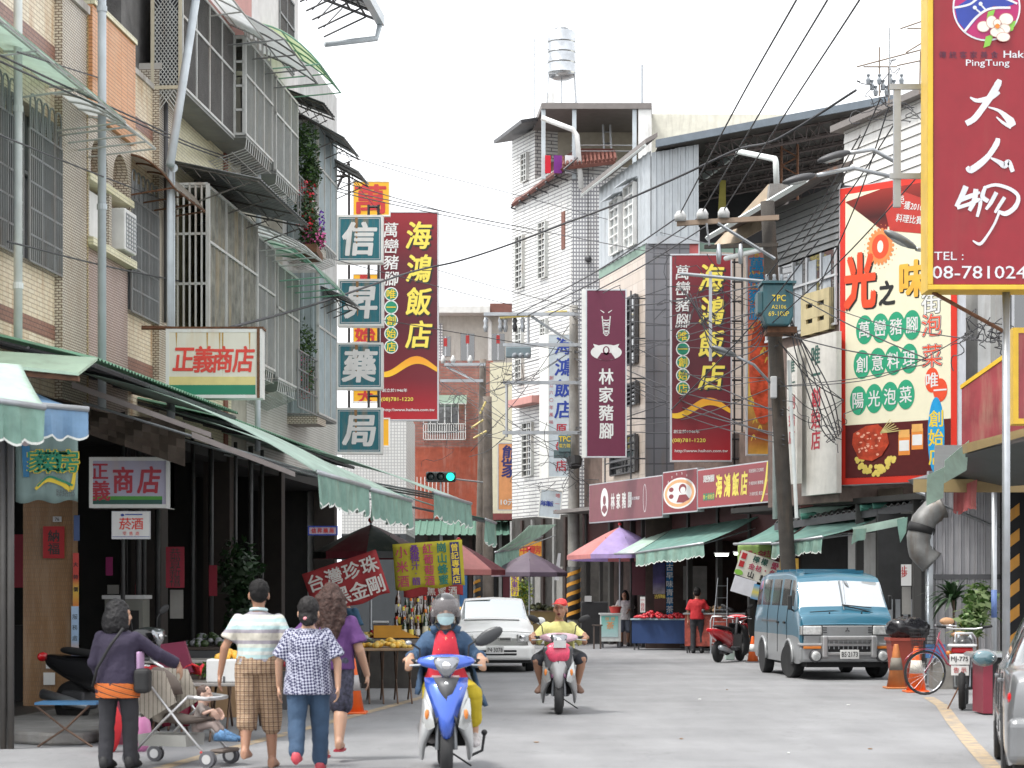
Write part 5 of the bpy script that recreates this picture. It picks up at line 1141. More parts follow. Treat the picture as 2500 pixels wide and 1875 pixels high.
# second red sign at right edge and yellow framed one
NF=Frame((2348-1250)/F*31,31,1,-.75)
t=thing('restaurant_sign','faded red sign with yellow top edge slanting up to the right edge','sign',(*NF.loc[:2],1.6+(HZ-1150)/F*31))
t.rotation_euler=(0,0,NF.rz)
zA=(1150-950)/F*31;MB().slab([(0,0,0),(1.25,0,0),(1.25,0,zA+.75),(0,0,zA)],(0,.12,0)).build('face_panel',M('faded_crimson',(.30,.05,.06),.45,var=.35,scale=2,dirt=.4,dcol=(.5,.45,.3)),t)
MB().slab([(-.02,-.012,zA),(1.25,-.012,zA+.75),(1.25,-.012,zA+.83),(-.02,-.012,zA+.06)],(0,.14,0)).build('top_edge',M('amber_frame'),t);let(t,paper,lambda m,y:latin(m,'T:08',.7,.2,-.006,.16,.3))
t,w,h=sign('light_box','yellow framed light box end at the right edge under the huge red sign',2473,2560,800,1035,27,M('faded_crimson'),frame=M('amber_frame'),d=.3,fw=.07)
# teal banner
def banner(name,label,px,py,w,h,Y,mat,rot=0,wav=.03,n=14):
 c=P(px,py,Y);t=thing(name,label,'banner',tuple(c));t.rotation_euler=(0,rot,0);m=MB()
 for j in range(9):
  for i in range(n+1):m.v.append((w*i/n,wav*math.sin(i*1.9+j*.25)*(.4+.6*j/8),-h*j/8-.02*math.sin(i*.9)*(j/8)))
 for j in range(8):
  for i in range(n):a=j*(n+1)+i;m.f.append((a,a+1,a+n+2,a+n+1))
 o=m.build('cloth',mat,t,sm=1);o.modifiers.new('t','SOLIDIFY').thickness=.003
 return t
kk=22/F;t=banner('cloth_banner','pale teal hanging banner with green and yellow lettering at the left edge',38,1040,152*kk,185*kk,22,SHEET('teal_cloth',(.26,.36,.34),.2,.8,.1,0),wav=.012)
let(t,M('yellow_print'),lambda m,y:(htext(m,'家樂工房',.20,.62,-.38,-.022,.24,bold=.10),stroke(m,[(.22,-.68),(.34,-.58),(.5,-.62),(.6,-.68),(.64,-.5)],[.03,.05,.05,.05,.03],-.022)),'lettering_outline');let(t,M('green_print'),lambda m,y:(htext(m,'家樂工房',.20,.62,-.38,-.027,.24,bold=.03),stroke(m,[(.24,-.65),(.36,-.55),(.5,-.59),(.62,-.64)],[.015,.02,.025,.02],-.027)))
let(t,M('grey_print',(.12,.14,.14),.5),lambda m,y:latin(m,'聯絡部',.54,-.72,-.026,.08,.2)); 
m=MB().prism([(.07,-.2),(.16,-.22),(.15,-.55),(.09,-.55)],-.024,-.021);m.build('blue_figure_print',M('blue_cloth_print',(.03,.18,.35),.6),t);MB().disc(.11,-.17,.05,-.024,10).build('round_print',M('pale_print',(.5,.42,.42),.6),t);MB().disc(.09,-.08,.05,-.024,8,rz=.08).build('orange_print_patch',orange,t)
# red banner (tilted)
kk=29/F;t=banner('cloth_banner','tilted red cloth banner with white characters 台灣珍珠 and 黑金剛',737,1402,190*kk,112*kk,29,SHEET('red_cloth',(.36,.035,.04),.15,.8,.2,0),rot=-.325,wav=.02)
w=190*kk;h=112*kk;pc=M('cloth_white_print',(.62,.58,.55),.7)
let(t,pc,lambda m,y:(htext(m,'台灣珍珠',w*.02,w*.98,-h*.27,-.03,h*.36,bold=.03),htext(m,'黑金剛',w*.28,w*.98,-h*.73,-.03,h*.38,bold=.03)))
kk=31/F;t=banner('cloth_banner','yellow cloth banner listing wine and honey in red green and purple characters',958,1329,170*kk,112*kk,31,SHEET('yellow_cloth',(.48,.42,.035),.2,.8,.1,0),rot=-.07,wav=.012)
w=170*kk;h=112*kk
let(t,M('pinkred_print',(.45,.04,.10),.6),lambda m,y:(vtext(m,'小米酒',w*.12,-.02,-h*.98,-.018,h*.25,bold=.02),vtext(m,'紅葡萄酒',w*.50,-.02,-h*.96,-.018,h*.21,bold=.03)))
let(t,M('purple_print',(.14,.03,.22),.6),lambda m,y:(vtext(m,'桑椹',w*.31,-.04,-h*.40,-.018,h*.19,bold=.04),vtext(m,'汁·醋',w*.31,-h*.42,-h*.92,-.018,h*.17,bold=.03)))
let(t,M('seagreen_print',(.01,.16,.12),.6),lambda m,y:vtext(m,'崗山蜂蜜',w*.70,-.02,-h*.96,-.018,h*.21,bold=.04))
MB().box(w*.82,w*.95,-.02,-.0175,-h*.97,-.03).build('navy_strip',M('navy_print',(.02,.02,.12),.6),t);let(t,yel,lambda m,y:vtext(m,'曾記專賣店',w*.885,-.05,-h*.95,-.0235,h*.16,bold=.03))
kk=32/F;t=banner('cloth_banner','lower red cloth strip behind the yellow banner',985,1430,145*kk,28*kk,32,SHEET('red_cloth',(.36,.035,.04)),rot=-.03,wav=.01);let(t,pc,lambda m,y:htext(m,'黑蜜酒',.35,.85,-.1,-.018,.13,bold=.03))
# ------------------------------------------------------------------ poles
woodp=M('old_wood_pole',(.17,.145,.125),.85,var=.3,scale=3,bump=.5,dirt=.5);concp=M('concrete_pole',(.30,.29,.27),.8,var=.2,bump=.3,dirt=.5)
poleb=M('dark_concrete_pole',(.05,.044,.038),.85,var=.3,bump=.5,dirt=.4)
hzb=M('hazard_black',(.025,.025,.025),.6);hzo=M('hazard_orange')
def pole(label,base,top,r0,r1,mat,hazard=None,name='utility_pole'):
 t=thing(name,label,'utility pole',(base[0],base[1],0));n=12;b=Vector((0,0,-.1));e=Vector((top[0]-base[0],top[1]-base[1],top[2]))
 MB().tube([b.lerp(e,i/n) for i in range(n+1)],[r0+(r1-r0)*i/n for i in range(n+1)],18).build('shaft',mat,t,sm=1)
 if hazard:
  z0,z1=hazard;MB().tube([(e.x*z0/e.z,e.y*z0/e.z,z0),(e.x*z1/e.z,e.y*z1/e.z,z1)],r0+.012,18).build('hazard_sleeve',hzb,t,sm=1)
  k=0;z=z0+.05
  while z+.32<z1:
   m=MB();vs=[]; 
   for i in range(13):a=math.pi+math.pi*i/12;vs.append(((r0+.018)*math.cos(a),(r0+.018)*math.sin(a),z+.22*i/12));vs.append(((r0+.018)*math.cos(a),(r0+.018)*math.sin(a),z+.11+.22*i/12))
   m.add(vs,[(2*i,2*i+2,2*i+3,2*i+1) for i in range(12)]);m.build('hazard_stripe',hzo,t);z+=.3
 return t,Vector((base[0],base[1],0))
def at(px,py,Y,o):return P(px,py,Y)-o
# grey pole with the arms
p1,o1=pole('grey concrete pole with black and orange stripes beside the far stalls',(1.87,62),(1.87,62,10.2),.20,.13,concp,(.7,2.3))
for i,(a,b,c_) in enumerate(((1181,1414,768),(1228,1417,843),(1228,1417,935),(1227,1420,1057))):
 q=at(a,c_,61.8,o1);r_=at(b,c_+2,61.8,o1);MB().box(q.x,r_.x,-.35,-.25,q.z-.05,q.z+.05).build('cross_arm',grey,p1)
e=MB();e.bar(at(1297,772,61.7,o1),at(1408,845,61.7,o1),.06).bar(at(1290,772,61.7,o1),at(1290,843,61.7,o1),.05).bar(at(1237,930,61.7,o1),at(1237,1067,61.7,o1),.06);e.build('arm_brace',grey,p1)
sw=MB().box(at(1235,0,61.8,o1).x,at(1296,0,61.8,o1).x,-.6,-.35,at(0,876,61.8,o1).z,at(0,850,61.8,o1).z);sw.build('switch_box',M('switch_grey',(.16,.21,.23),.5,.2),p1,mods=[('bevel',.03)])
for x in (1257,1272,1288):MB().ball(at(x,868,61.0,o1),.09,n=10,m=6).build('bushing',M('bushing',(.2,.22,.24),.2),p1,sm=1)
ins=M('white_porcelain',(.5,.5,.49),.25);blk=M('black_porcelain',(.03,.03,.035),.25)
for x in (1186,1222,1234,1257,1276): 
 c=at(x,790,61.8,o1);MB().lathe([(0,-.25),(.05,-.25),(.08,-.1),(.05,0),(.08,.08),(.04,.2),(0,.2)],tuple(c),8).build('insulator',blk if x % 2 else grey,p1,sm=1)
MB().tube([at(1220,776,61.7,o1),at(1290,771,61.7,o1),at(1345,762,61.7,o1),at(1385,760,61.7,o1)],.035,6).build('yellow_sleeve',M('yellow_sleeve_plastic',(.62,.5,.18),.5),p1)
tp=MB().box(at(1363,0,61.6,o1).x,at(1393,0,61.6,o1).x,-.65,-.3,at(0,1105,61.6,o1).z,at(0,1063,61.6,o1).z).build('meter_box',M('teal_grey_box',(.10,.16,.17),.5,.2,dirt=.3),p1,mods=[('bevel',.02)])
MB().box(at(1352,0,61.6,o1).x,at(1393,0,61.6,o1).x,-.6,-.25,at(0,1118,61.6,o1).z,at(0,1100,61.6,o1).z).build('box_shelf',M('teal_grey_box'),p1)
m=MB();c=at(1378,1078,61.6,o1);latin(m,'TPC',c.x,c.z+.06,-.656,.16,.34,bold=.03);latin(m,'電力箱',c.x,c.z-.14,-.656,.12,.34);m.build('lettering',yel,tp,kind='stuff')
MB().tube([at(1402,1120,61.4,o1),at(1404,1138,61.3,o1)],[.25,.2],10).build('cable_bundle',black,p1)
# wooden poles at left
p2,o2=pole('weathered wooden pole with orange stripes left of the white car',(-1.17,72),(-1.02,72,9.7),.17,.12,woodp,(.5,2.2))
p3,o3=pole('second shorter wooden pole touching the weathered one',(-.82,71),(-.86,71,8.3),.20,.16,woodp)
for y_,a,b in ((890,1085,1185),(930,1075,1180)):
 q=at(a,y_,71.8,o2);r_=at(b,y_,71.8,o2);MB().box(q.x,r_.x,-.3,-.2,q.z-.05,q.z+.05).build('cross_arm',grey,p2)
MB().bar(at(1090,895,71.8,o2),at(1165,932,71.8,o2),.05).build('arm_brace',grey,p2)
for x in (1082,1106,1148):MB().lathe([(0,-.1),(.06,-.1),(.1,0),(.06,.1),(.03,.18),(0,.18)],tuple(at(x,880,71.8,o2)),8).build('insulator',ins,p2,sm=1)
for (a,b) in (((1172,1010),(1186,980)),((1150,1045),(1180,1025)),((1156,1070),(1188,1052))):MB().tube([at(*a,70.7,o2),at(*b,70.7,o2)],.04,6).build('yellow_sleeve',M('yellow_sleeve_plastic'),p2)
# traffic light
tl=thing('traffic_light','horizontal traffic light with the green lamp lit on the right','traffic light',tuple(P(1040,1177,66)));kk=66/F
MB().box(0,73*kk,-.12,.12,0,25*kk).build('housing',M('housing_black',(.03,.035,.035),.5),tl,mods=[('bevel',.05)])
for i in range(3):
 x=(12+24*i)*kk;MB().lathe([(.13,-.12),(.135,-.3),(.145,-.3),(.14,-.12)],(x,0,12.5*kk),16,'y').build('visor',M('housing_black',(.03,.035,.035)),tl)
 MB().ball((x,-.12,12.5*kk),.125,.03,.125,16,8).build('lens',EMIT('green_lamp',(.02,.9,.55),1.2) if i==2 else M('dark_lens',(.03,.05,.05),.15),tl,sm=1,label='lit green lens' if i==2 else None)
MB().bar((36*kk,0,0),(36*kk,0,-.5),.04).bar((73*kk,.1,.1),(1.8,2,.1),.04).build('arm',grey,tl)
# right-hand concrete pole
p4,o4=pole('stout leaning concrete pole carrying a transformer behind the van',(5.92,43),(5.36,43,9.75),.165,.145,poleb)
def at4(px,py,Y=42.8):return P(px,py,Y)-o4
q=at4(1653,545,42.7);r_=at4(1902,530,42.7);MB().slab([q-Vector((0,0,.05)),r_-Vector((0,0,.05)),r_+Vector((0,0,.05)),q+Vector((0,0,.05))],(0,.1,0)).build('cross_arm',M('brown_arm',(.30,.22,.16),.7,dirt=.5),p4)
q=at4(1720,602,42.6);r_=at4(1900,597,42.6);MB().slab([q-Vector((0,0,.04)),r_-Vector((0,0,.04)),r_+Vector((0,0,.04)),q+Vector((0,0,.04))],(0,.08,0)).build('cross_arm',poleb,p4)
MB().bar(at4(1752,545,42.6),at4(1892,632,42.6),.05).bar(at4(1725,545,42.6),at4(1732,600,42.6),.03).build('arm_brace',grey,p4)
for x,y_ in ((1661,526),(1715,521),(1767,518)):
 MB().lathe([(0,-.12),(.12,-.12),(.125,.0),(.10,.04),(.07,.09),(0,.1)],tuple(at4(x,y_,42.7)),14).build('insulator',ins,p4,sm=1)
for x in (1755,1808):MB().lathe([(0,-.22),(.04,-.2),(.06,0),(.04,.2),(0,.22)],tuple(at4(x,620,42.6)),8).build('fuse',grey,p4,sm=1)
MB().tube([at4(1660,668,42.4),at4(1900,690,42.7)],.035,8).build('arm',grey,p4);MB().box(at4(1728,0).x,at4(1735,0).x,-.5,-.44,at4(0,885).z,at4(0,668).z).build('strap_post',grey,p4)
tf=M('transformer_teal',(.035,.11,.13),.45,.2,dirt=.3)
tfa=MB();q=at4(1860,800,42.2);r_=at4(1932,698,42.2);tfa.prism([(q.x+.05,q.z),(r_.x-.08,q.z),(r_.x,q.z+.2),(r_.x,r_.z),(q.x-.02,r_.z),(q.x-.02,q.z+.2)],-1.15,-.55);tfo=tfa.build('transformer',tf,p4,mods=[('bevel',.04)])
MB().box(q.x-.12,q.x+.0,-1.1,-.6,q.z+.25,r_.z-.15).build('cooling_fin',tf,tfo,mods=[('bevel',.03)]);MB().box(q.x-.05,r_.x+.05,-1.2,-.5,r_.z,r_.z+.05).build('tank_lid',tf,tfo)
for i in range(4):MB().lathe([(0,0),(.03,0),(.045,.08),(.03,.12),(.04,.18),(0,.2)],(q.x+.1+i*.15,-.85,r_.z+.04),8).build('bushing',M('bushing',(.2,.22,.24)),tfo,sm=1)
m=MB();latin(m,'TPC',(q.x+r_.x)/2,r_.z-.3,-1.158,.13,.28,bold=.02);latin(m,'A2106',(q.x+r_.x)/2,r_.z-.48,-1.158,.08,.3);latin(m,'69-100P',(q.x+r_.x)/2,r_.z-.62,-1.158,.1,.42);m.build('lettering',yel,tfo,kind='stuff')
MB().box(q.x+.1,q.x+.7,-1.0,-.3,q.z-.12,q.z).build('mount',rust,p4)
MB().tube([at4(1926,880,42.6),at4(1945,1265,42.7)],.04,8).build('conduit',pvcw,p4);MB().box(at4(1880,0).x,at4(1895,0).x,-.35,-.2,at4(0,973).z,at4(0,920).z).build('meter_box',M('pale_box',(.5,.5,.5),.5),p4,mods=[('bevel',.02)])
lamp=M('lamp_head',(.17,.18,.185),.4,.3)
def street_lamp(label,px,py,px2,py2,Y,tip,arm=True,dk=False,d=.5):
 c=P(px2,py2,Y);t=thing('street_lamp',label,'street lamp',tuple(c));a=P(px,py,Y-d)-c
 MB().tube([(0,0,0),a*.5+Vector((0,0,.12)),a*.95],.03,8).build('arm',grey,t,sm=1)
 n=Vector(tip);rot=n.to_track_quat('X','Z').to_matrix();m=MB();q_=.17+.0028*Y;m.ball(a+n*q_*.8,q_,q_*.38,q_*.24,14,8,rot);m.build('lamp_head',M('dark_lamp',(.07,.07,.075),.5,.2) if dk else lamp,t,sm=1)
 m=MB();m.ball(a+n*q_*.85-Vector((0,0,q_*.14)),q_*.6,q_*.27,q_*.16,12,6,rot);m.build('lamp_glass',M('lamp_lens',(.4,.42,.42),.2),t,sm=1);return t
street_lamp('grey street lamp reaching left from the right pole below the transformer',1795,868,1885,940,42.8,(-1,-.2,.35));street_lamp('dark street lamp head over the shed roof near the top of the billboard',2070,372,2190,398,30,(-1,0,-.3),dk=True);street_lamp('dark street lamp at the corner above the pierced yellow block',1985,428,2180,432,30,(-1,0,-.25),dk=True);street_lamp('white street lamp in front of the billboard sun',2235,605,2300,665,27,(-1,0,.55))
# rooftop aerials
ae=thing('rooftop_antenna','rusty television aerial arms over the white sided block','antenna',tuple(P(2170,250,40)));o=P(2170,250,40);m=MB()
for a,b in (((2092,163),(2262,118)),((2108,163),(2190,163)),((2190,160),(2262,145)),((2198,70),(2262,48)),((2215,70),(2262,70)),((2247,125),(2245,230)),((2147,115),(2147,235)),((2170,165),(2170,260)),((2212,128),(2262,98))):m.bar(P(*a,40)-o,P(*b,40)-o,.022)
m.build('aerial_rods',M('rusty_aerial',(.24,.19,.15),.7,.3),ae)
m=MB()
for i in range(10):a=P(2120+i*9,195+(i % 3)*14,39.5)-o;m.lathe([(0,-.1),(.04,-.08),(.05,0),(.02,.05),(.04,.1),(0,.12)],tuple(a),6)
m.build('insulator_cluster',M('bushing',(.2,.22,.24)),ae,kind='stuff')
# ------------------------------------------------------------------ cables
def cable(label,pts,r=.012,sag=0,n=10,name='overhead_cable',group=None):
 V=[P(*p) for p in pts];Q=[]
 for i in range(len(V)-1):
  p0,p1,p2,p3=V[max(i-1,0)],V[i],V[i+1],V[min(i+2,len(V)-1)]
  for k in range(n):t=k/n;Q.append(.5*((2*p1)+(p2-p0)*t+(2*p0-5*p1+4*p2-p3)*t*t+(-p0+3*p1-3*p2+p3)*t**3)-Vector((0,0,sag*4*t*(1-t))))
 Q.append(V[-1]);o=V[0].copy();MB().tube([q-o for q in Q],r,5).build(name,wirem,None,sm=1,label=label,cat='cable',loc=tuple(o),group=group)
cable('thick black cable sagging right across the whole street from the shop sign to the aerials',[(560,800,30),(770,742,38),(1000,665,48),(1120,637,50),(1240,598,50),(1380,545,48),(1500,500,45),(1660,430,42),(1800,365,40),(1900,338,38),(2090,220,36)],.024)
cable('left of three power lines rising from the pole insulators to the top',[(1661,520,42.7),(1800,255,33),(1944,0,26),(2010,-120,24)],.014);cable('middle of three power lines rising from the pole insulators to the top',[(1715,516,42.7),(1870,250,33),(2020,0,26),(2090,-120,24)],.014);cable('right of three power lines rising from the pole insulators to the top',[(1767,513,42.7),(1935,250,33),(2098,0,26),(2170,-120,24)],.014)
for i,(a,b) in enumerate((((1655,530),(1262,768)),((1712,528),(1290,770)),((1765,525),(1340,768)))):cable('power line from the right pole down to the grey pole, %s of three' % ('upper','middle','lower')[i],[(*a,42.7),((a[0]+b[0])/2,(a[1]+b[1])/2+12,51),(*b,61.7)],.016)
LN=[('thin line from the orange bay sloping down to the yellow sign',[(42,127,20),(400,240,32),(800,365,44),(1050,442,52)],.009),('upper of the paired lines crossing the left facade',[(0,135,20),(300,275,26),(560,385,34),(900,478,46),(1300,560,58)],.012),('lower of the paired lines crossing the left facade',[(0,150,20),(300,285,26),(560,392,34),(900,486,46),(1300,570,58)],.012),
      ('long line from the window grille down to the maroon sign',[(0,330,20),(300,450,27),(700,600,40),(1070,700,52),(1250,745,60)],.010),('line crossing the first pipe down to the balcony edge',[(20,590,22),(60,600,22.5),(330,665,28),(700,735,40),(900,775,48),(1400,860,62)],.011),('very thin line crossing the pale sky to the white building',[(930,395,50),(1200,460,60),(1500,540,60),(1750,600,50)],.010),('thin line over the yellow sign to the white building',[(820,440,46),(1080,515,54),(1300,560,60),(1640,625,52)],.012),('faint line in the sky above the maroon sign',[(620,120,40),(830,400,44),(960,560,50)],.007),
      ('line from the maroon sign edge to the white tower',[(1070,660,54),(1250,712,60),(1440,760,62)],.010)]
for l_,pt,r_ in LN:cable(l_,pt,r_)
rd=random.Random(11)
ends_l=[(1085,885,72),(1080,930,72),(1150,1045,70),(1145,1105,66),(1183,960,70),(1100,960,70)]
ends_m=[(1395,772,62),(1400,850,62),(1400,940,62),(1403,1060,62),(1400,1125,62),(1235,850,62),(1240,1060,62)]
ends_r=[(1880,690,42.6),(1892,760,42.6),(1900,830,42.6),(1905,935,42.7),(1912,1010,42.7),(1915,1075,42.7)]
words_=['slack','tight','thin grey','dark','drooping','doubled','frayed'];k=0
def lerp3(a,b,s,dz):return [(a[0],a[1],a[2]),((a[0]+b[0])/2,(a[1]+b[1])/2+dz,(a[2]+b[2])/2),(b[0],b[1],b[2])]
gA = 'cables between the left poles and the grey pole';gB = 'cables between the grey pole and the transformer pole';gC = 'cables from the transformer pole to the right buildings'
ORD = 'first second third fourth fifth sixth seventh eighth ninth tenth eleventh twelfth thirteenth fourteenth fifteenth sixteenth'.split()
def bunch(lab,specs,group):
 specs.sort(key=lambda q:q[0][0][1])
 for i,(pt,r_) in enumerate(specs):cable('%s, %s from the top on its left' % (lab,ORD[i]),pt,r_,group=group)
sp=[]
for i in range(11):a=rd.choice(ends_l);b=rd.choice(ends_m);sp.append((lerp3((a[0]+rd.uniform(-6,6),a[1]+rd.uniform(-12,12),a[2]),(b[0],b[1]+rd.uniform(-15,15),b[2]),0,rd.uniform(2,22)),.011))
bunch('cable from the wooden poles to the grey pole',sp,gA);sp=[]
for i in range(16):a=rd.choice(ends_m[:5]);b=rd.choice(ends_r);sp.append((lerp3((a[0],a[1]+rd.uniform(-20,25),a[2]),(b[0],b[1]+rd.uniform(-15,15),b[2]),0,rd.uniform(3,45)),rd.choice((.009,.012,.016))))
bunch('cable from the grey pole to the transformer pole',sp,gB);sp=[]
for i in range(9):a=rd.choice(ends_r);b=rd.choice([(2395,800,33),(2400,815,33),(2260,880,36),(2395,830,33),(2060,985,43)]);sp.append((lerp3((a[0],a[1]+rd.uniform(-20,20),a[2]),(b[0],b[1]+rd.uniform(-10,10),b[2]),0,rd.uniform(8,50)),rd.choice((.009,.013))))
bunch('cable from the transformer pole rightwards',sp,gC);sp=[]
cs=[((2000,585),(1640,1000)),((2250,420),(1850,820)),((2185,300),(1930,640)),((2150,240),(1960,590)),((2170,260),(2000,700)),((2100,330),(1860,690))]
for i,(a,b) in enumerate(cs):sp.append(([(*b,42.5),((a[0]+b[0])/2+8,(a[1]+b[1])/2+10,39),(*a,36)],.013))
bunch('steep cable falling from the aerials',sp,'steep cables below the aerials')
for i in range(5):cable('black cable drooping from the transformer, %s from the left' % ORD[4-i],[(1925-i*4,720+i*10,42.3),(1940+i*13,850+i*9,42.2),(1998+i*9,1030-i*14,42.2),(2035+i*4,1080-i*5,43)],.014,group='black cables beside the transformer pole')
for i in range(5):cable('loose cable loop below the transformer arm, %s from the top' % ORD[i],[(1660+i*12,700+i*8,42.4),(1740,790+i*16,42.2),(1840,800+i*14,42.2),(1885,740,42.4)],.012,group='cable loops left of the transformer')
def tangle(label,px,py,Y,s,n,seed):
 rd=random.Random(seed);c=P(px,py,Y);m=MB()
 for i in range(n):
  p=Vector((rd.gauss(0,s*.3),rd.gauss(0,s*.2),rd.gauss(0,s*.25)));q=[p]
  for j in range(7):p=p+Vector((rd.gauss(0,s*.35),rd.gauss(0,s*.15),rd.gauss(0,s*.28)));q.append(p)
  Q=[]
  for j in range(len(q)-1):Q+=[q[j].lerp(q[j+1],.25),q[j].lerp(q[j+1],.75)]
  m.tube(Q,.009,4)
 m.build('cable_tangle',wirem,None,kind='stuff',label=label,loc=tuple(c))
tangle('knot of loose cables in front of the right maroon sign',1700,740,44,.8,14,1);tangle('knot of cables on the wooden poles',1130,1000,70,.9,12,2);tangle('knot of cables under the meter box',1405,1150,61,.8,12,3);tangle('knot of cables by the galvanised frame',2150,250,37,.5,9,4);tangle('knot of cables near the right grey facade',2400,815,32,.3,16,5);tangle('knot of cables beside the painted panel',2030,1060,42,.4,8,6);tangle('loose cables under the wooden arm',1240,930,61,.7,9,7)
# ------------------------------------------------------------------ awnings
gcl=SHEET('green_awning_cloth',(.17,.32,.28),.25,.75,.25,.35);gcl2=SHEET('pale_green_cloth',(.52,.67,.58),.3,.7,.2,.3);bcl=SHEET('blue_tarp',(.22,.38,.58),.3,.5,.25,.2)
gval=SHEET('faded_green_valance',(.26,.43,.36),.25,.75,.3,.6);pipg=M('piping_white',(.7,.72,.68),.7)
def val(p,q,h,n,seed=0,drop=(0,0,-1),full=True):
 """hanging scalloped strip from p to q; returns cloth and hem builders"""
 p,q=Vector(p),Vector(q);d=q-p;nrm=Vector((d.y,-d.x,0)).normalized();m=MB();e=MB();K=6;rd=random.Random(seed)
 cols=[]
 for i in range(n*K+1):
  u=i/(n*K);b=p.lerp(q,u);w=.03*math.sin(u*37+seed)+.015*math.sin(u*91);ph=(i % K)/K
  hh=h*(.86+.14*abs(math.sin(math.pi*ph)))*(1+.06*math.sin(u*13+seed));cols.append([b+nrm*w*t+Vector((0,0,-hh*t)) for t in (0,.33,.66,1)])
 for i in range(n*K):
  for j in range(3):m.add([cols[i][j],cols[i+1][j],cols[i+1][j+1],cols[i][j+1]],[(0,1,2,3)])
 for i in range(n*K):e.add([cols[i][3]+nrm*.004,cols[i+1][3]+nrm*.004,cols[i+1][3]+nrm*.004-Vector((0,0,.022)),cols[i][3]+nrm*.004-Vector((0,0,.022))],[(0,1,2,3)])
 return m,e
def cloth_awning(label,wa,wb,ba,bb,vh=.35,n=12,mat=gcl,vmat=None,seed=1,sag=.06,group=None,arms=True,name='shop_awning'):
 wa,wb,ba,bb=map(Vector,(wa,wb,ba,bb));o=ba.copy();t=thing(name,label,'awning',tuple(o),0,group);m=MB();U,V=14,10
 g=[[(wa.lerp(wb,u/U)).lerp(ba.lerp(bb,u/U),v/V)-o+Vector((0,0,-sag*math.sin(math.pi*v/V)-.012*math.sin(u*2.1+seed)*(v/V))) for u in range(U+1)] for v in range(V+1)]
 for v in range(V):
  for u in range(U):m.add([g[v][u],g[v][u+1],g[v+1][u+1],g[v+1][u]],[(0,1,2,3)])
 c=m.build('cloth',mat,t,sm=1);c.modifiers.new('w','WELD');c.modifiers.new('t','SOLIDIFY').thickness=.006
 MB().tube([Vector((0,0,0)),bb-o],.03,8).build('front_bar',grey,t,sm=1)
 if vh:
  m,e=val((0,0,-.0),bb-o,vh,n,seed);m.build('valance',vmat or mat,t,sm=1);e.build('valance_piping',pipg,t,kind='stuff')
 if arms:
  e=MB()
  for u in (.03,.5,.97):e.bar((wa.lerp(wb,u))-o-Vector((0,0,.35)),ba.lerp(bb,u)-o-Vector((0,0,.03)),.022)
  e.build('arm',grey,t,kind='stuff')
 return t
cloth_awning('bright pale green awning sloping over the left stalls, nearest of three',(-5.05,24,4.15),(-4.85,27.2,4.15),(-2.28,24,2.98),(-1.9,27.2,2.96),.38,13,gcl2,gval,1,-.17)
cloth_awning('pale green awning behind the nearest left one, second of three',(-4.9,27.6,4.1),(-4.6,30.6,4.1),(-1.9,27.5,2.95),(-1.5,30.6,2.93),.40,12,gcl2,gval,2,-.10)
cloth_awning('third green awning of the left row above the yellow banner',(-4.7,33.2,4.15),(-4.3,38,4.15),(-1.3,34,3.22),(-.76,38,3.2),.44,13,gcl2,gval,3,-.14)
cloth_awning('narrow green awning end at the far corner of the left row',(-3.2,43,3.9),(-2.9,45,3.9),(-.55,42,3.05),(-.35,44.5,3.05),.5,6,gcl,gval,4)
cloth_awning('small green awning with a white top left of the grey pole',P(1292,1283,62),P(1358,1280,66),P(1209,1348,58),P(1268,1338,62),.55,7,gcl2,gval,5)
cloth_awning('large green awning over the red fruit stall on the right',P(1683,1258,57),P(1878,1246,51),P(1552,1350,54),P(1718,1326,50.5),.34,16,gcl,gval,6)
cloth_awning('narrow bright green strip of awning rising left of the large right one',P(1652,1258,57.5),P(1683,1258,57),P(1500,1352,55),P(1550,1350,54.1),.0,4,gcl2,None,7,arms=False)
cloth_awning('green awning with scalloped edge above the blue van',P(1995,1266,46.5),P(2160,1256,44.5),P(1886,1328,44),P(2008,1311,42),.30,12,gcl,gval,8)
cloth_awning('plain green awning between the menu board and the van',P(1905,1272,48),P(1985,1266,47),P(1792,1328,47),P(1884,1326,45.2),.0,6,gcl,None,9)
t=thing('torn_awning','torn green awning rags hanging beside the silver duct','awning',tuple(P(2080,1290,41)))
o=P(2080,1290,41);MB().slab([P(2080,1288,41)-o,P(2208,1262,41)-o,P(2215,1280,41)-o,P(2090,1305,41)-o],(0,.012,0)).build('cloth',gcl2,t)
for a in ([(2084,1292),(2116,1290),(2112,1318),(2095,1320),(2078,1330)],[(2190,1268),(2216,1262),(2212,1300),(2198,1325),(2192,1290)]):MB().slab([P(*q,40.9)-o for q in a],(0,.01,0)).build('rag',gval,t)
# near blue and green
cloth_awning('faded blue tarpaulin awning with scalloped hem at the left edge',(-5.9,20.9,3.75),(-5.2,22,3.75),(-5.6,19.0,3.42),(-4.18,20.2,3.38),.3,9,bcl,bcl,10,.03,arms=False)
cloth_awning('pale green awning corner hanging closest at the left edge',(-5.3,19,3.75),(-4.7,19.6,3.75),(-5.0,17.4,3.30),(-4.15,18.2,3.22),.34,6,gcl2,gval,11,.02,arms=False)
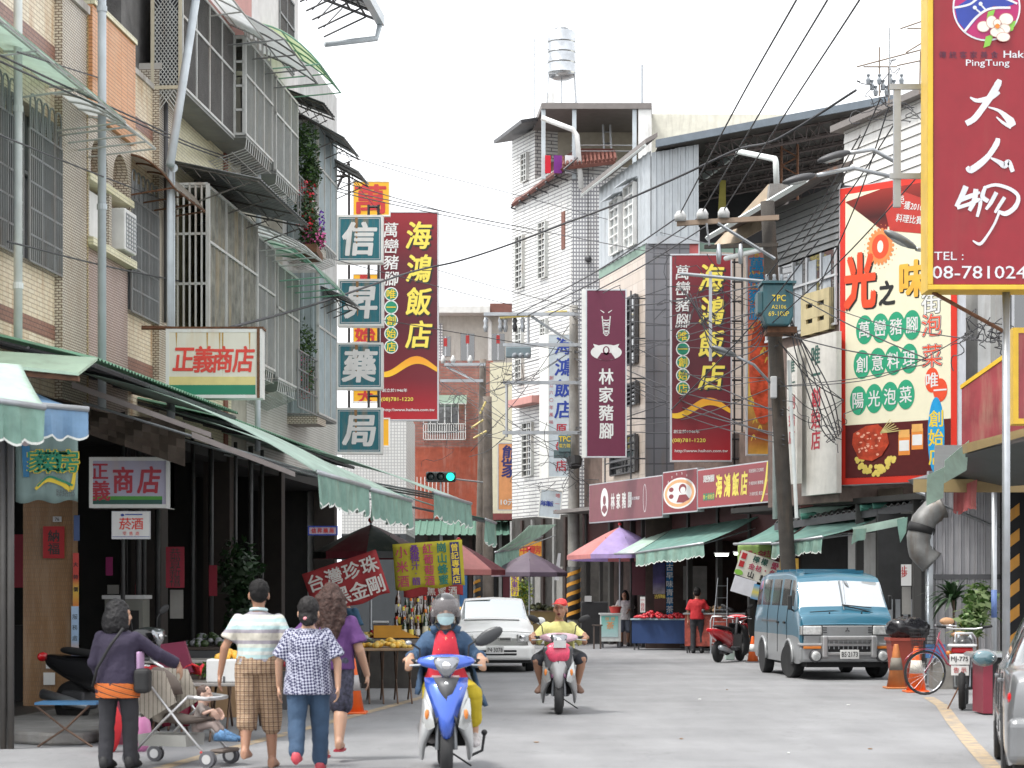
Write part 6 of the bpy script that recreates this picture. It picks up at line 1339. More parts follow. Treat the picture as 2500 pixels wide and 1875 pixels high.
# corrugated green canopies over the arcade
grc=M('green_corrugated',(.16,.34,.22),.45,.3,var=.2,dirt=.5,dcol=(.2,.12,.08));grl=M('pale_green_fascia',(.42,.55,.42),.45,.2,dirt=.3)
def canopy(label,x0,x1,zw,ze,out,mat=grc):
 t=thing('arcade_canopy',label,'canopy',L.loc,L.rz);n=int((x1-x0)/.13);m=MB();m.corr((x0,.0,zw),(x1,0,zw),(x1,-out,ze),(x0,-out,ze),n,.03,(0,0,1),.006,wave=True);m.build('corrugated_sheet',mat,t)
 e=MB();q=int((x1-x0)/1.3)+1
 for k in range(q+1):x=x0+.05+(x1-x0-.1)*k/q;e.bar((x,0,zw-.06),(x,-out+.03,ze-.06),.035)
 e.bar((x0,-out+.05,ze-.05),(x1,-out+.05,ze-.05),.04).bar((x0,-out*.5,(ze+zw)/2-.05),(x1,-out*.5,(ze+zw)/2-.05),.03);e.build('rafters',dgrey,t,kind='stuff');return t
canopy('near green corrugated canopy over the arcade under the shop sign',L.x(236,-1.5),L.x(582,-1.5),4.42,4.05,1.5);canopy('far green corrugated canopy over the arcade below the flowers',L.x(582,-1.5)+.2,L.x(800,-1.3)+2.5,4.3,3.98,1.4)
t=thing('arcade_canopy','pale green folded metal canopy edge at the left margin','canopy',(-6,21.4,4));o=Vector((-6,21.4,4))
MB().slab([P(-90,858,21.6)-o,P(238,880,21.6)-o,P(192,917,21.0)-o,P(-90,888,21.0)-o],(0,0,.03)).build('folded_sheet',grl,t);MB().slab([P(-90,890,21.05)-o,P(190,918,21.05)-o,P(190,930,21.05)-o,P(-90,905,21.05)-o],(0,.1,0)).build('rusty_edge',rust,t)
t=thing('retracting_arm','long grey folded awning arm in two pieces under the nearest left awning','awning arm',tuple(P(175,933,23.8)));o=P(175,933,23.8)
for a,b in (((175,938),(515,1062)),((468,1060),(720,1158))):MB().slab([P(a[0],a[1]-7,23.8)-o,P(b[0],b[1]-6,23.8)-o,P(b[0],b[1]+6,23.8)-o,P(a[0],a[1]+8,23.8)-o],(0,.05,0)).build('arm_bar',M('dusty_aluminium',(.24,.21,.20),.5,.4,var=.15),t)
t=thing('tarpaulin','brown tarpaulin bundled under the near canopy','tarpaulin',tuple(P(200,1000,24.6)));o=P(200,1000,24.6);m=MB()
for i in range(12):
 for j in range(5):
  q=[]
  for (u,v) in ((i,j),(i+1,j),(i+1,j+1),(i,j+1)):a=P(200+u*21,1000+u*2.5+v*(11+u*.9),24.6+.12*math.sin(u*1.3+v))-o;q.append(a)
  m.add(q,[(0,1,2,3)])
m.build('folded_cloth',M('brown_tarp',(.085,.065,.05),.8,var=.3),t,sm=1)
for px in (8,26):c=P(px,1440,20.6);MB().tube([(0,0,0),(0,0,3.5)],.035,10).build('post',M('grey_post',(.10,.095,.09),.6,.3,dirt=.5),None,sm=1,label='grey steel post at the left margin, %s of two' % ('outer' if px<10 else 'inner'),cat='post',loc=(c.x,20.6,0))
# corrugated ledge over the right shops
t=thing('arcade_canopy','long dirty corrugated ledge above the right awnings','canopy',tuple(P(1891,1272,47)));o=P(1891,1272,47);m=MB();a,b=P(1891,1278,47)-o,P(2262,1224,42)-o
m.corr(a+Vector((.5,.9,.25)),b+Vector((.5,.9,.25)),b,a,26,.06,(0,0,1),.01,wave=True);m.build('corrugated_sheet',M('zinc_dirty',(.30,.30,.30),.5,.4,var=.5,scale=6,dirt=.7),t);MB().slab([a-Vector((0,0,.16)),b-Vector((0,0,.16)),b,a],(0,.05,0)).build('edge_beam',dgrey,t)
for u in (.22,.62,.7):c=a.lerp(b,u);MB().tube([c+Vector((-.1,-.05,.05)),c+Vector((.25,-.05,.1))],.07,10).build('roller_end',M('green_roller',(.08,.26,.2),.5),t)
t=thing('fascia_board','maroon beam over green metal sheet left of the billboard foot','fascia',tuple(P(1955,1240,46)));o=P(1955,1240,46)
MB().slab([P(1955,1240,46)-o,P(2075,1222,45)-o,P(2075,1198,45)-o,P(1955,1216,46)-o],(0,.3,0)).build('beam',M('maroon_fascia',(.22,.05,.05)),t);MB().slab([P(1955,1262,46.1)-o,P(2080,1246,45.1)-o,P(2080,1224,45.1)-o,P(1955,1242,46.1)-o],(0,.3,0)).build('sheet',M('pale_green_metal',(.28,.42,.36),.5,.2,dirt=.3),t)
MB().slab([P(2076,1246,45.2)-o,P(2205,1228,43.5)-o,P(2205,1190,43.5)-o,P(2076,1198,45.2)-o],(0,.2,0)).build('board_wall',M('old_boards',(.40,.33,.27),.8,dirt=.4),t)
t=thing('ledge_roof','pinkish ragged ledge with white sheet under the gold sign board','roof',tuple(P(1690,1250,56)));o=P(1690,1250,56)
MB().corr(P(1672,1258,57)-o,P(1880,1236,51)-o,P(1880,1220,51.6)-o,P(1690,1244,57.5)-o,30,.05,(0,-1,1),.01,wave=True).build('corrugated_sheet',M('zinc_dirty',(.30,.30,.30)),t);MB().slab([P(1700,1266,56)-o,P(1800,1254,53.5)-o,P(1800,1244,53.5)-o,P(1740,1248,55)-o],(0,.02,0)).build('white_sheet',white,t)
MB().slab([P(1640,1262,56.5)-o,P(1690,1240,56.3)-o,P(1668,1262,56.2)-o],(0,.03,0)).build('white_flap',white,t)
t=thing('green_canopy_panel','pale green canopy sheets tilted at the near right shop corner','awning',tuple(P(2262,1120,31)));o=P(2262,1120,31)
MB().slab([P(2262,1235,31.2)-o,P(2303,1215,31)-o,P(2306,1140,30.6)-o,P(2264,1160,30.8)-o],(0,.02,0)).build('cloth',gcl2,t);MB().slab([P(2305,1180,30.6)-o,P(2360,1148,30)-o,P(2366,1075,29.6)-o,P(2307,1124,30.3)-o],(0,.02,0)).build('cloth',gcl2,t)
MB().slab([P(2360,1082,29.5)-o,P(2560,1030,27.5)-o,P(2560,1048,27.5)-o,P(2362,1105,29.5)-o],(0,.3,0)).build('ochre_edge',M('ochre_tarp',(.30,.22,.10)),t);MB().tube([P(2392,1092,29.4)-o,P(2560,1052,27.6)-o],.06,8).build('roller',M('dusty_aluminium',(.24,.21,.2)),t)
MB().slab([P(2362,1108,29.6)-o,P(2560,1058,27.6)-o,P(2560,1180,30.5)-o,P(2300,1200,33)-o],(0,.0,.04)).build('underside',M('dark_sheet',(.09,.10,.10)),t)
t=thing('hanging_rag','torn red cloth hanging under the near right canopy','rag',tuple(P(2325,1160,32)));o=P(2325,1160,32);m,e=val(P(2328,1195,32)-o,P(2386,1170,31)-o,.42,5,3);m.build('cloth',SHEET('red_rag',(.45,.12,.12),.2,.8),t,sm=1)
t=thing('small_gutter','grey rain gutter with a bent pipe under the billboard corner','gutter',tuple(P(2222,1180,41)));o=P(2222,1180,41);MB().slab([P(2222,1170,41)-o,P(2295,1150,40)-o,P(2295,1165,40)-o,P(2240,1186,41)-o],(0,.3,0)).build('trough',grey,t);MB().tube([P(2235,1182,41)-o,P(2238,1200,41)-o,P(2262,1208,40.8)-o],.04,8).build('pipe',grey,t)
# silver duct
t=thing('ventilation_duct','fat silver spiral ventilation duct bending down beside the sheet metal wall','duct',tuple(P(2250,1300,35)));o=P(2250,1300,35);pts=[(2300,1238),(2278,1250),(2256,1275),(2246,1310),(2250,1345),(2275,1372)]
Q=[P(*q,34.6)-o for q in pts];m=MB();QQ=[]
for i in range(len(Q)-1):
 a,b,c,d=Q[max(i-1,0)],Q[i],Q[i+1],Q[min(i+2,len(Q)-1)]
 QQ+=[.5*(2*b+(c-a)*u+(2*a-5*b+4*c-d)*u*u+(3*b-a-3*c+d)*u**3) for u in (0,.25,.5,.75)]
QQ.append(Q[-1]);m.tube(QQ,[.215+(.012 if i % 4==0 else 0) for i in range(len(QQ))],20);m.build('duct_tube',M('silver_duct',(.22,.22,.215),.55,.5,var=.3,dirt=.8),t,sm=1);MB().tube([QQ[9],QQ[10],QQ[11]],.235,20).build('duct_band',black,t,sm=1)
# ------------------------------------------------------------------ umbrellas
def umbrella(label,c,r,z0,z1,cols,h=2.3,n=8,tilt=0):
 t=thing('market_umbrella',label,'umbrella',(c[0],c[1],0));rows=6
 for k in range(n):
  m=MB();a0,a1=2*math.pi*k/n,2*math.pi*(k+1)/n;g=[]
  for j in range(rows+1):
   u=j/rows;rr=r*u;z=z1-(z1-z0)*u**1.12;g.append([(rr*math.cos(a0+(a1-a0)*i/4)*(1-.10*math.sin(math.pi*i/4)*u),rr*math.sin(a0+(a1-a0)*i/4)*(1-.10*math.sin(math.pi*i/4)*u),z+rr*tilt*math.cos(a0+(a1-a0)*i/4)) for i in range(5)])
  for j in range(rows):
   for i in range(4):m.add([g[j][i],g[j][i+1],g[j+1][i+1],g[j+1][i]],[(0,1,2,3)])
  e=g[-1]
  for i in range(4):m.add([e[i],e[i+1],(e[i+1][0],e[i+1][1],e[i+1][2]-.12),(e[i][0],e[i][1],e[i][2]-.12)],[(0,1,2,3)])
  m.build('canopy_panel',cols[k % len(cols)],t,sm=1)
 MB().tube([(0,0,0),(0,0,z1+.08)],.022,8).build('pole',grey,t);e=MB()
 for k in range(n):a=2*math.pi*k/n;e.bar((0,0,z1-.03),(r*.97*math.cos(a),r*.97*math.sin(a),z0+r*tilt*math.cos(a)),.01).bar((0,0,z0-.1),(r*.5*math.cos(a),r*.5*math.sin(a),z0+(z1-z0)*.62),.01)
 e.build('rib',dgrey,t,kind='stuff');MB().ball((0,0,z1+.08),.05).build('finial',red,t);return t
ubk=SHEET('umbrella_black',(.02,.022,.022),.05);umr=SHEET('umbrella_maroon',(.14,.02,.03),.15);ubp=SHEET('umbrella_violet',(.50,.38,.70),.3);ubr=SHEET('umbrella_coral',(.72,.28,.26),.35);udk=SHEET('umbrella_plum',(.12,.09,.12),.15)
umbrella('big black umbrella between the red and yellow banners',(-2.55,37,0),1.05,2.28,2.78,[ubk,umr]);umbrella('maroon and pink umbrella above the white car roof',(-1.2,46,0),1.05,2.05,2.65,[ubr,umr,udk]);umbrella('dull plum umbrella at the end of the street',(.5,59,0),1.1,2.1,2.7,[udk]);umbrella('violet umbrella with coral edge over the white cart on the right',(3.0,57,0),1.5,2.55,3.35,[ubp,ubp,ubr,ubp,ubp,ubp,ubp,ubr],tilt=-.02).rotation_euler=(0,0,R(100))
# ------------------------------------------------------------------ left stalls
wood=M('worn_wood',(.26,.17,.10),.7,var=.3,scale=6,dirt=.4);irn=M('brown_iron',(.13,.08,.055),.6,.3,var=.3);ttop=M('table_steel',(.35,.33,.31),.45,.4,dirt=.4)
def folding_table(label,x,y,w,d,h,rz=0,top=None,group=None,n=6):
 t=thing('folding_table',label,'table',(x,y,0),rz,group);MB().box(-w/2,w/2,-d/2,d/2,h-.035,h).build('table_top',top or ttop,t,mods=[('bevel',.008)])
 for k in range(n):
  xx=-w/2+.08+(w-.16)*k/(n-1);m=MB()
  for s in (1,-1):m.tube([(xx,s*d*.42,h-.04),(xx,s*d*.1,h*.5),(xx,-s*d*.30,.12),(xx,-s*d*.48,.01)],.013,6)
  m.bar((xx,-d*.2,h*.35),(xx,d*.2,h*.35),.012);m.build('leg_frame',irn,t,sm=1)
 return t
folding_table('folding table with bent iron legs and yellow fruit, behind the blue scooter',-1.95,29.2,1.15,1.2,.78,.1,wood);folding_table('folding table with many crossed legs behind the stroller',-3.35,21.9,1.7,.8,.62,.05);folding_table('second table set deeper in the shade with red cloth',-3.75,23.6,1.8,.8,.80,.05)
def pile(name,label,cat,c,mats,n,r,s,flat=.5,seed=1,group=None):
 rd=random.Random(seed);t=thing(name,label,cat,c,0,group)
 for i,mt in enumerate(mats):
  m=MB()
  for _ in range(n//len(mats)):
   a=rd.uniform(0,6.28);q=r*math.sqrt(rd.random());x,y=q*math.cos(a),q*math.sin(a)*.8;z=max(0,(1-q/r)*r*flat*rd.uniform(.5,1));m.ball((x,y,z+s*.6),s*rd.uniform(.7,1.2),s*rd.uniform(.6,1),s*rd.uniform(.6,1),6,4)
  m.build('goods',mt,t,sm=1,kind='stuff')
 return t
yfr=M('yellow_fruit',(.75,.42,.05),.5,var=.3);pile('fruit_pile','heap of yellow fruit on the folding table left of the blue scooter','fruit',(-1.75,29.0,.78),[yfr,M('golden_fruit',(.68,.48,.12),.5,var=.3)],60,.36,.05,.25)
pile('produce_pile','dark glossy bagged goods and bottles beside the yellow fruit','produce',(-2.35,29.3,.78),[black,M('clear_bags',(.30,.30,.32),.15),M('dark_green_fruit',(.05,.08,.03),.3)],60,.36,.07,1.0,2)
plant('leafy_greens','bright bunches of green vegetables on the shaded table','vegetables',(-3.15,22.4,.62),[((0,0,.12),(.32,.2,.12))],500,.05,mats=(leafg,SHEET('lettuce_green',(.18,.42,.05),.3)),seed=7)
o=thing('polystyrene_box','white polystyrene box on the table between stroller and striped shirt man','box',(-2.98,21.7,.62));MB().box(-.24,.24,-.15,.15,0,.25).build('box_body',M('polystyrene',(.72,.72,.70),.7,var=.05),o,mods=[('bevel',.02)]);MB().box(-.06,-.04,-.155,-.148,.0,.07).box(.1,.12,-.155,-.148,0,.07).build('box_notch',dgrey,o)
pile('fruit_pile','small heap of yellow fruit in the polystyrene box','fruit',(-2.98,21.7,.86),[yfr],26,.15,.04,.5,3)
o=thing('red_cloth','crumpled bright red cloth lying on the shaded table','cloth',(-3.85,22.0,.62));m=MB()
for i in range(14):
 for j in range(5):
  q=[(u*.065-.4,v*.07-.15,.07+.05*math.sin(u*1.1+v)+.03*math.sin(v*2.3)+u*.006) for (u,v) in ((i,j),(i+1,j),(i+1,j+1),(i,j+1))];m.add(q,[(0,1,2,3)])
m.build('cloth_sheet',M('bright_red_cloth',(.65,.03,.04),.8),o,sm=1).modifiers.new('t','SOLIDIFY').thickness=.02
o=thing('hanging_bag','dark red plastic bags hanging under the shaded table edge','bag',(-3.45,21.75,.1));m=MB()
for k,x in enumerate((-.22,-.02,.15)):m.tube([(x,0,.5),(x+.02,.02,.38),(x-.02,0,.2),(x,0,.05)],[.03,.07,.08,.05],8)
m.build('bag_body',M('maroon_plastic',(.16,.01,.03),.25),o,sm=1);MB().loft([[(-.35,.1,.62),(.05,.1,.62),(.05,.25,.62),(-.35,.25,.62)],[(-.3,.12,.92),(-.05,.12,.95),(-.05,.2,.95),(-.3,.2,.92)]]).build('bag_top',M('maroon_cloth',(.15,.01,.04),.7),o)
# bottle stall
st_=thing('bottle_stand','wooden stall counter with orange boards left of the white car','stall',(-1.75,33.6,0));MB().box(-.75,.9,-.35,.5,.72,.80).build('counter_top',M('counter_board',(.17,.15,.14),.7,dirt=.5),st_);MB().box(-.7,.85,-.3,.45,0,.72).build('counter_front',M('dark_brown_wall',(.06,.055,.05)),st_);MB().box(-.5,-.05,-.3,-.27,.82,1.02).build('price_board',M('ochre_board',(.60,.28,.03),.6),st_);MB().prism([(-.05,.82),(.25,.82),(-.05,.95)],-.3,-.27).build('price_board',M('ochre_board',(.6,.28,.03)),st_)
for j in range(2):MB().box(-.2,.85,.0+.2*j,.17+.2*j,.80,.98+.16*j).build('riser_step',M('dark_brown_wall',(.06,.055,.05)),st_)
rd=random.Random(21);bp0=None;bms=[GLASS('bottle_brown',(.06,.02,.008),.1),GLASS('bottle_green',(.012,.04,.015),.1),GLASS('bottle_dark',(.02,.008,.01),.1)];caps=[M('bright_red_print'),orange,gold,paper];protos=[]
for k in range(3):
 t=thing('bottle','bottle','bottle',(0,0,0));MB().lathe([(0,0),(.038,0),(.04,.02),(.04,.2),(.032,.24),(.014,.28),(.014,.33),(0,.33)],n=10).build('bottle_glass',bms[k],t,sm=1);MB().lathe([(0,.32),(.017,.32),(.017,.36),(0,.362)],n=8).build('cap',caps[k],t);MB().lathe([(.0405,.06),(.0412,.065),(.0412,.15),(.0405,.155)],n=10).build('bottle_label',[paper,M('cream_print'),gold][k],t);protos.append(t)
n=0
for row in range(4):
 for i in range(9):
  x=-1.75-.12+i*.112+rd.uniform(-.02,.02);y=33.38+row*.15;z=.80 if row<2 else (.98 if row==2 else 1.14);lab = '%s bottle in %s row of the stall, place %s' % (('brown','green','dark')[(i+row) % 3],('the front','the second','the third','the back')[row],('leftmost','second from left','third from left','fourth from left','middle','fourth from right','third from right','second from right','rightmost')[i])
  p=protos[(i+row) % 3]
  if n<3 and not p.get('used'):p['used']=1;p.location=(x,y,z);p['label']=lab;p['group'] = 'bottles on the stall';n+=1
  else:q=dup(p,(x,y,z),0,lab);q['group'] = 'bottles on the stall';s=rd.uniform(.9,1.45);q.scale=(s*.9,s*.9,s)
o=thing('cash_box','dark plastic box standing on the bottle stall','box',(-2.15,33.6,.8));MB().box(-.12,.12,-.1,.1,0,.25).build('box_body',M('slate_plastic',(.08,.08,.10),.4),o,mods=[('bevel',.02)]);MB().box(-.13,.13,-.11,.11,.25,.29).build('box_lid',M('pale_box',(.5,.5,.5)),o,mods=[('bevel',.01)])
# traffic cones
def cone(label,x,y,mat,band,rz=0,s=1):
 t=thing('traffic_cone',label,'traffic cone',(x,y,0),rz);t.scale=(s,s,s);MB().lathe([(.155,.03),(.04,.70),(.03,.72),(0,.72)],n=20).build('cone_shell',mat,t,sm=1);MB().box(-.19,.19,-.19,.19,0,.03).build('cone_base',mat if s>.9 and band != 0 else dgrey,t,mods=[('bevel',.01)]);MB().lathe([(.112,.30),(.080,.50)],n=20).build('reflective_band',band if band else paper,t,sm=1);return t
oc=M('cone_orange',(.78,.13,.02),.4,var=.08,dirt=.2);od=M('cone_faded',(.50,.17,.05),.6,var=.2,dirt=.5)
a,b=G(860,1742);cone('bright orange traffic cone beside the left folding table',a,b,oc,M('band_grey',(.4,.38,.38),.5));a,b=G(2188,1681);cone('dull faded traffic cone with a grey band right of the van',a,b,od,M('band_dull',(.2,.18,.15),.7));a,b=G(2237,1690);cone('bright orange traffic cone behind the bicycle wheel',a,b,oc,M('band_white',(.65,.62,.55),.5));a,b=G(1838,1617);cone('small orange traffic cone behind the van tail',a,b,oc,paper,0,.8)
# stools and low table at far left
t=thing('low_table','low blue folding table with thin legs at the left curb','table',(-4.55,21.0,0));MB().box(-.30,.32,-.2,.2,.43,.455).build('table_top',M('blue_top',(.05,.17,.33),.5,dirt=.2),t); 
for s in (-1,1):MB().tube([(s*.28-.02,-.18,.43),(s*.02,-.15,.2),(-s*.28,-.15,0)],.012,6).build('leg',irn,t)
t=thing('plastic_stool','dark pink plastic stool beside the woman with the stroller','stool',(-4.12,21.3,0));MB().lathe([(0,.48),(.15,.48),(.16,.45),(.14,.44),(.18,0),(.17,0),(.12,.42),(0,.43)],n=14).build('seat',M('dusty_pink_plastic',(.38,.10,.15),.4),t,sm=1)
t=thing('plastic_bag','red and pink plastic bags on the ground behind the stroller woman','bag',(-3.95,20.2,0));MB().ball((0,0,.25),.1,.1,.26,10,8).build('bag_body',M('bright_red_cloth',(.65,.03,.04)),t,sm=1,mods=[('folds',.04,.1)]);MB().ball((.28,.1,.2),.1,.1,.22,10,8).build('bag_body',M('pink_plastic',(.6,.22,.42),.3),t,sm=1,mods=[('folds',.04,.1)])
# papers on pillar
def flat(name,label,cat,px0,px1,py0,py1,Y,mat,txt=None,tm=None,d=.01):
 a,b=P(px0,py1,Y),P(px1,py0,Y);t=thing(name,label,cat,tuple(a));w,h=b.x-a.x,b.z-a.z;MB().box(0,w,0,d,0,h).build('sheet',mat,t)
 if txt:let(t,tm or inkk,lambda m,y:txt(m,w,h),y=-.003)
 return t
Yp=25.80
flat('paper_charm','red paper with black characters 納福 on the orange tiled pillar','paper',105,157,1285,1363,Yp,M('charm_red',(.42,.015,.02),.6),lambda m,w,h:vtext(m,'納福',w*.5,h*.9,h*.1,-.003,h*.36,bold=.03))
flat('house_number','small grey number plate high on the orange pillar','plate',129,150,1261,1274,Yp,M('pale_box',(.5,.5,.5)),lambda m,w,h:latin(m,'76',w*.5,h*.5,-.003,h*.6,bold=.03))
flat('advert_strip','red and yellow advertising strip on the pillar corner','poster',178,192,1350,1480,Yp-.03,GRAD('advert_print',[(0,(.7,.2,.03)),(.3,(.75,.5,.05)),(.5,(.6,.05,.03)),(1,(.62,.05,.04))],0,.7),lambda m,w,h:vtext(m,'大特價',w*.5,h*.9,h*.2,-.003,w*.8,bold=.04));flat('advert_strip','pale blue advertising strip below the red one on the pillar corner','poster',174,192,1480,1610,Yp-.03,GRAD('advert_print2',[(0,(.1,.25,.6)),(.15,(.6,.4,.3)),(.35,(.35,.5,.7)),(1,(.45,.6,.8))],0,.7),lambda m,w,h:vtext(m,'服務處',w*.5,h*.9,h*.3,-.003,w*.7));flat('advert_strip','faded blue notice high on the pillar corner','poster',180,194,1258,1320,Yp-.03,M('blue_notice',(.10,.16,.35),.6))
flat('paper_scrap','torn white paper scrap low on the pillar, upper of two','paper',112,138,1618,1632,Yp,paper);flat('paper_scrap','torn white paper scrap low on the pillar, lower of two','paper',106,134,1642,1672,Yp,paper)
for i,(a,b,c_,d_,mt,tx) in enumerate(((405,450,1335,1435,'charm_dim','恭賀新禧'),(415,447,1440,1510,'notice_0',None),(258,275,1360,1405,'magenta_dim',None),(330,345,1425,1470,'charm_dim','福'),(262,290,1428,1450,'notice_0',None),(300,315,1480,1520,'blue_dim',None),(510,530,1380,1455,'charm_dim',None))):
 flat('wall_notice',('long dim red paper scroll in the arcade','grey notice sheet below the red scroll','magenta paper strip deep in the arcade','small red sign on a pole in the arcade','pale dim notice board in the arcade','small blue and white card in the arcade','dark red strip on the arcade wall behind the man')[i],'notice',a,b,c_,d_,27.5+i*.4,M(mt,{'charm_dim':(.28,.01,.03),'notice_0':(.28,.27,.25),'magenta_dim':(.35,.02,.15),'blue_dim':(.1,.3,.5)}[mt],.6),(lambda m,w,h,tx=tx:vtext(m,tx,w*.5,h*.95,h*.05,-.003,w*.6)) if tx else None)
for i,px in enumerate((300,338,352,385,470,515,575,612,640)): 
 Y=26.5+i*.9;c=P(px,1440,Y);MB().tube([(0,0,0),(0,0,3.9-.13)],.03+.01*(i % 2),8).build('arcade_post',M('post_grey',(.05,.05,.05),.5,.3,var=.3),None,sm=1,label='thin dark steel post in the left arcade, number counted from the front: %s' % ('first','second','third','fourth','fifth','sixth','seventh','eighth','ninth')[i],cat='post',group='steel posts in the arcade',loc=(c.x,Y,.13))
plant('potted_bush','dark leafy bush in the shade behind the striped shirt man','plant',(-4.2,31.5,0),[((0,0,1.9),(.35,.4,.5)),((.1,0,1.3),(.3,.3,.5)),((0,0,.8),(.3,.3,.5))],1500,.09,mats=(leafd,),seed=17)
t=thing('shop_cabinet','pale grey cabinet in shadow beside the orange pillar','cabinet',(-5.35,26.9,.13));MB().box(0,.5,0,.5,0,1.35).build('cabinet_body',M('cabinet_grey',(.16,.16,.14),.6),t);MB().box(.05,.45,-.02,0,.3,1.2).build('cabinet_door',dark,t);MB().box(-.03,.53,-.03,.53,1.35,1.4).build('cabinet_top',M('pale_box',(.5,.5,.5)),t)
t=thing('shop_counter','dim cluttered shop counter under the teal banner','counter',(-6.6,27,.13));MB().box(0,.5,0,.6,0,1.0).build('counter_body',dark,t);MB().ball((.25,-.05,1.3),.06,.05,.14,8,6).build('plastic_bag',M('blue_sheet',(.05,.16,.35)),t);MB().box(0,.45,0,.02,1.5,2.2).build('shelf_board',M('charm_dim',(.28,.01,.03)),t)
# ------------------------------------------------------------------ right stalls
def cart(label,x,y,w,d,h,body,top,rz=0,legs=True,name='stall_cart',wheels=False):
 t=thing(name,label,'stall',(x,y,0),rz);MB().box(-w/2,w/2,-d/2,d/2,.18,h).build('cart_body',body,t);MB().box(-w/2-.04,w/2+.04,-d/2-.04,d/2+.04,h,h+.04).build('cart_top',top,t)
 for sx in (-1,1):
  for sy in (-1,1):MB().box(sx*(w/2-.06)-.02,sx*(w/2-.06)+.02,sy*(d/2-.06)-.02,sy*(d/2-.06)+.02,0,.18).build('leg',dgrey,t)
 return t
t=cart('small white cart with a teal poster in front of the far stalls',2.72,56.6,.55,.5,.92,M('cart_white',(.6,.62,.6),.5,dirt=.3),M('cart_white',(.6,.62,.6)));MB().box(-.26,.2,-.262,-.252,.3,.88).build('poster',GRAD('teal_poster',[(0,(.45,.6,.6)),(.5,(.3,.55,.5)),(1,(.12,.42,.36))],.3,.9),t);let(t,M('poster_orange',(.7,.35,.15),.6),lambda m,y:(vtext(m,'茶',-.02,.75,.5,-.266,.2,bold=.04),htext(m,'檸檬',-.18,.14,.8,-.266,.11)))
t=thing('basket','red plastic basket of pale eggs on the white cart','basket',(2.85,56.5,.96));MB().lathe([(.12,0),(.17,.18),(.175,.18),(.125,-.0)],n=14).build('basket_body',M('basket_red',(.55,.05,.04),.5),t);pile('egg_pile','pale eggs heaped in the red basket','eggs',(2.85,56.5,1.08),[M('egg',(.6,.45,.35),.5)],24,.14,.045,.5,5)
t=cart('dark stall table heaped with red fruit under the large green awning',4.0,54.6,1.5,.7,.80,M('stall_blue',(.012,.04,.13),.6),M('stall_top',(.3,.42,.45),.5),-.25)
pile('fruit_pile','long heap of small red fruit on the dark stall table','fruit',(3.75,54.5,.84),[M('red_fruit',(.55,.02,.03),.3),M('red_fruit2',(.38,.02,.03),.3)],150,.48,.05,.35,6);pile('fruit_pile','second heap of red fruit beside the seated woman','fruit',(4.35,54.3,.84),[M('red_fruit',(.55,.02,.03))],70,.32,.05,.4,16)
flat('stall_sign','upright white price card with red characters on the fruit stall','sign',1563,1575,1457,1495,54.2,paper,lambda m,w,h:vtext(m,'一台斤',w*.5,h*.95,h*.05,-.003,h*.25,bold=.03),red);flat('vertical_banner','narrow blue vertical banner with white characters in the right stall','banner',1627,1643,1372,1500,55.5,M('banner_blue',(.01,.13,.32),.6),lambda m,w,h:vtext(m,'古早味青草茶',w*.5,h*.98,h*.02,-.003,h*.13,bold=.02),paper)
flat('poster','dark blue and white picture poster beside the blue banner','poster',1594,1624,1374,1450,55.8,GRAD('night_poster',[(0,(.4,.35,.4)),(.4,(.08,.06,.2)),(1,(.02,.02,.09))],0,.8,.5,.6));flat('poster','maroon hanging panel with pink strokes behind the far fruit','poster',1543,1594,1372,1453,56.2,M('maroon_panel',(.09,.02,.03),.6));flat('wall_panel','pale grey pinned panel behind the standing man in red','panel',1668,1726,1382,1465,55.6,M('pin_board',(.22,.21,.20),.7,var=.2))
flat('menu_board','black menu board with white title left of the seated woman','sign',1597,1625,1450,1490,54.9,M('menu_dark',(.06,.02,.02),.6),lambda m,w,h:htext(m,'古早味',w*.05,w*.95,h*.85,-.003,h*.25,bold=.03),gold)
t=cart('stall with patterned red and orange cloth front near the hand truck',5.15,51.8,1.5,.6,.98,M('patterned_red',(.32,.06,.04),.7,var=.6,scale=9),M('stall_steel',(.3,.3,.3),.4,.5),-.2);pile('goods_pile','clutter of trays and bags on the patterned stall','goods',(5.15,51.8,1.02),[M('clear_bags',(.45,.45,.47)),M('cardboard',(.35,.22,.12),.8),dgrey],36,.5,.08,.2,8)
t=thing('wooden_stool','narrow dark wooden stool left of the white cart','stool',(2.35,55.5,0));MB().box(-.18,.1,-.1,.1,.62,.66).build('seat',M('dark_wood',(.08,.06,.05),.7),t)
for x in (-.13,.05):MB().box(x-.02,x+.02,-.08,.08,0,.62).build('leg',M('dark_wood',(.08,.06,.05)),t)
# hand truck
a,b=G(1762,1600);t=thing('hand_truck','pale metal hand truck standing before the patterned stall','hand truck',(a,b,0),-.1);m=MB();W_=.27
m.tube([(-W_,0,.15),(-W_,0,.85),(-W_+.04,0,.95),(W_-.04,0,.95),(W_,0,.85),(W_,0,.15)],.018,8).tube([(-W_,0,.65),(W_,0,.65)],.012,6).tube([(-W_,0,.3),(W_,0,.3)],.012,6);m.build('frame',M('pale_tube',(.55,.55,.55),.35,.6),t,sm=1);MB().box(-W_,W_,-.3,.05,.15,.19).build('platform',grey,t)
for s in (-1,1):MB().lathe([(.0,-.03),(.09,-.03),(.09,.03),(0,.03)],(s*.2,0,.09),14,'x').build('wheel',black,t)
t=thing('step_ladder','thin grey step ladder leaning behind the hand truck','ladder',(5.15,51.2,0));m=MB()
for s in (-1,1):m.bar((s*.2,-.1,0),(s*.12+.15,.3,1.9),.015)
for i in range(6):m.bar((-.2+.04*i,-.1+.06*i,.3*i+.2),(.2+.01*i,-.1+.06*i,.3*i+.2),.012)
m.build('ladder_frame',grey,t)
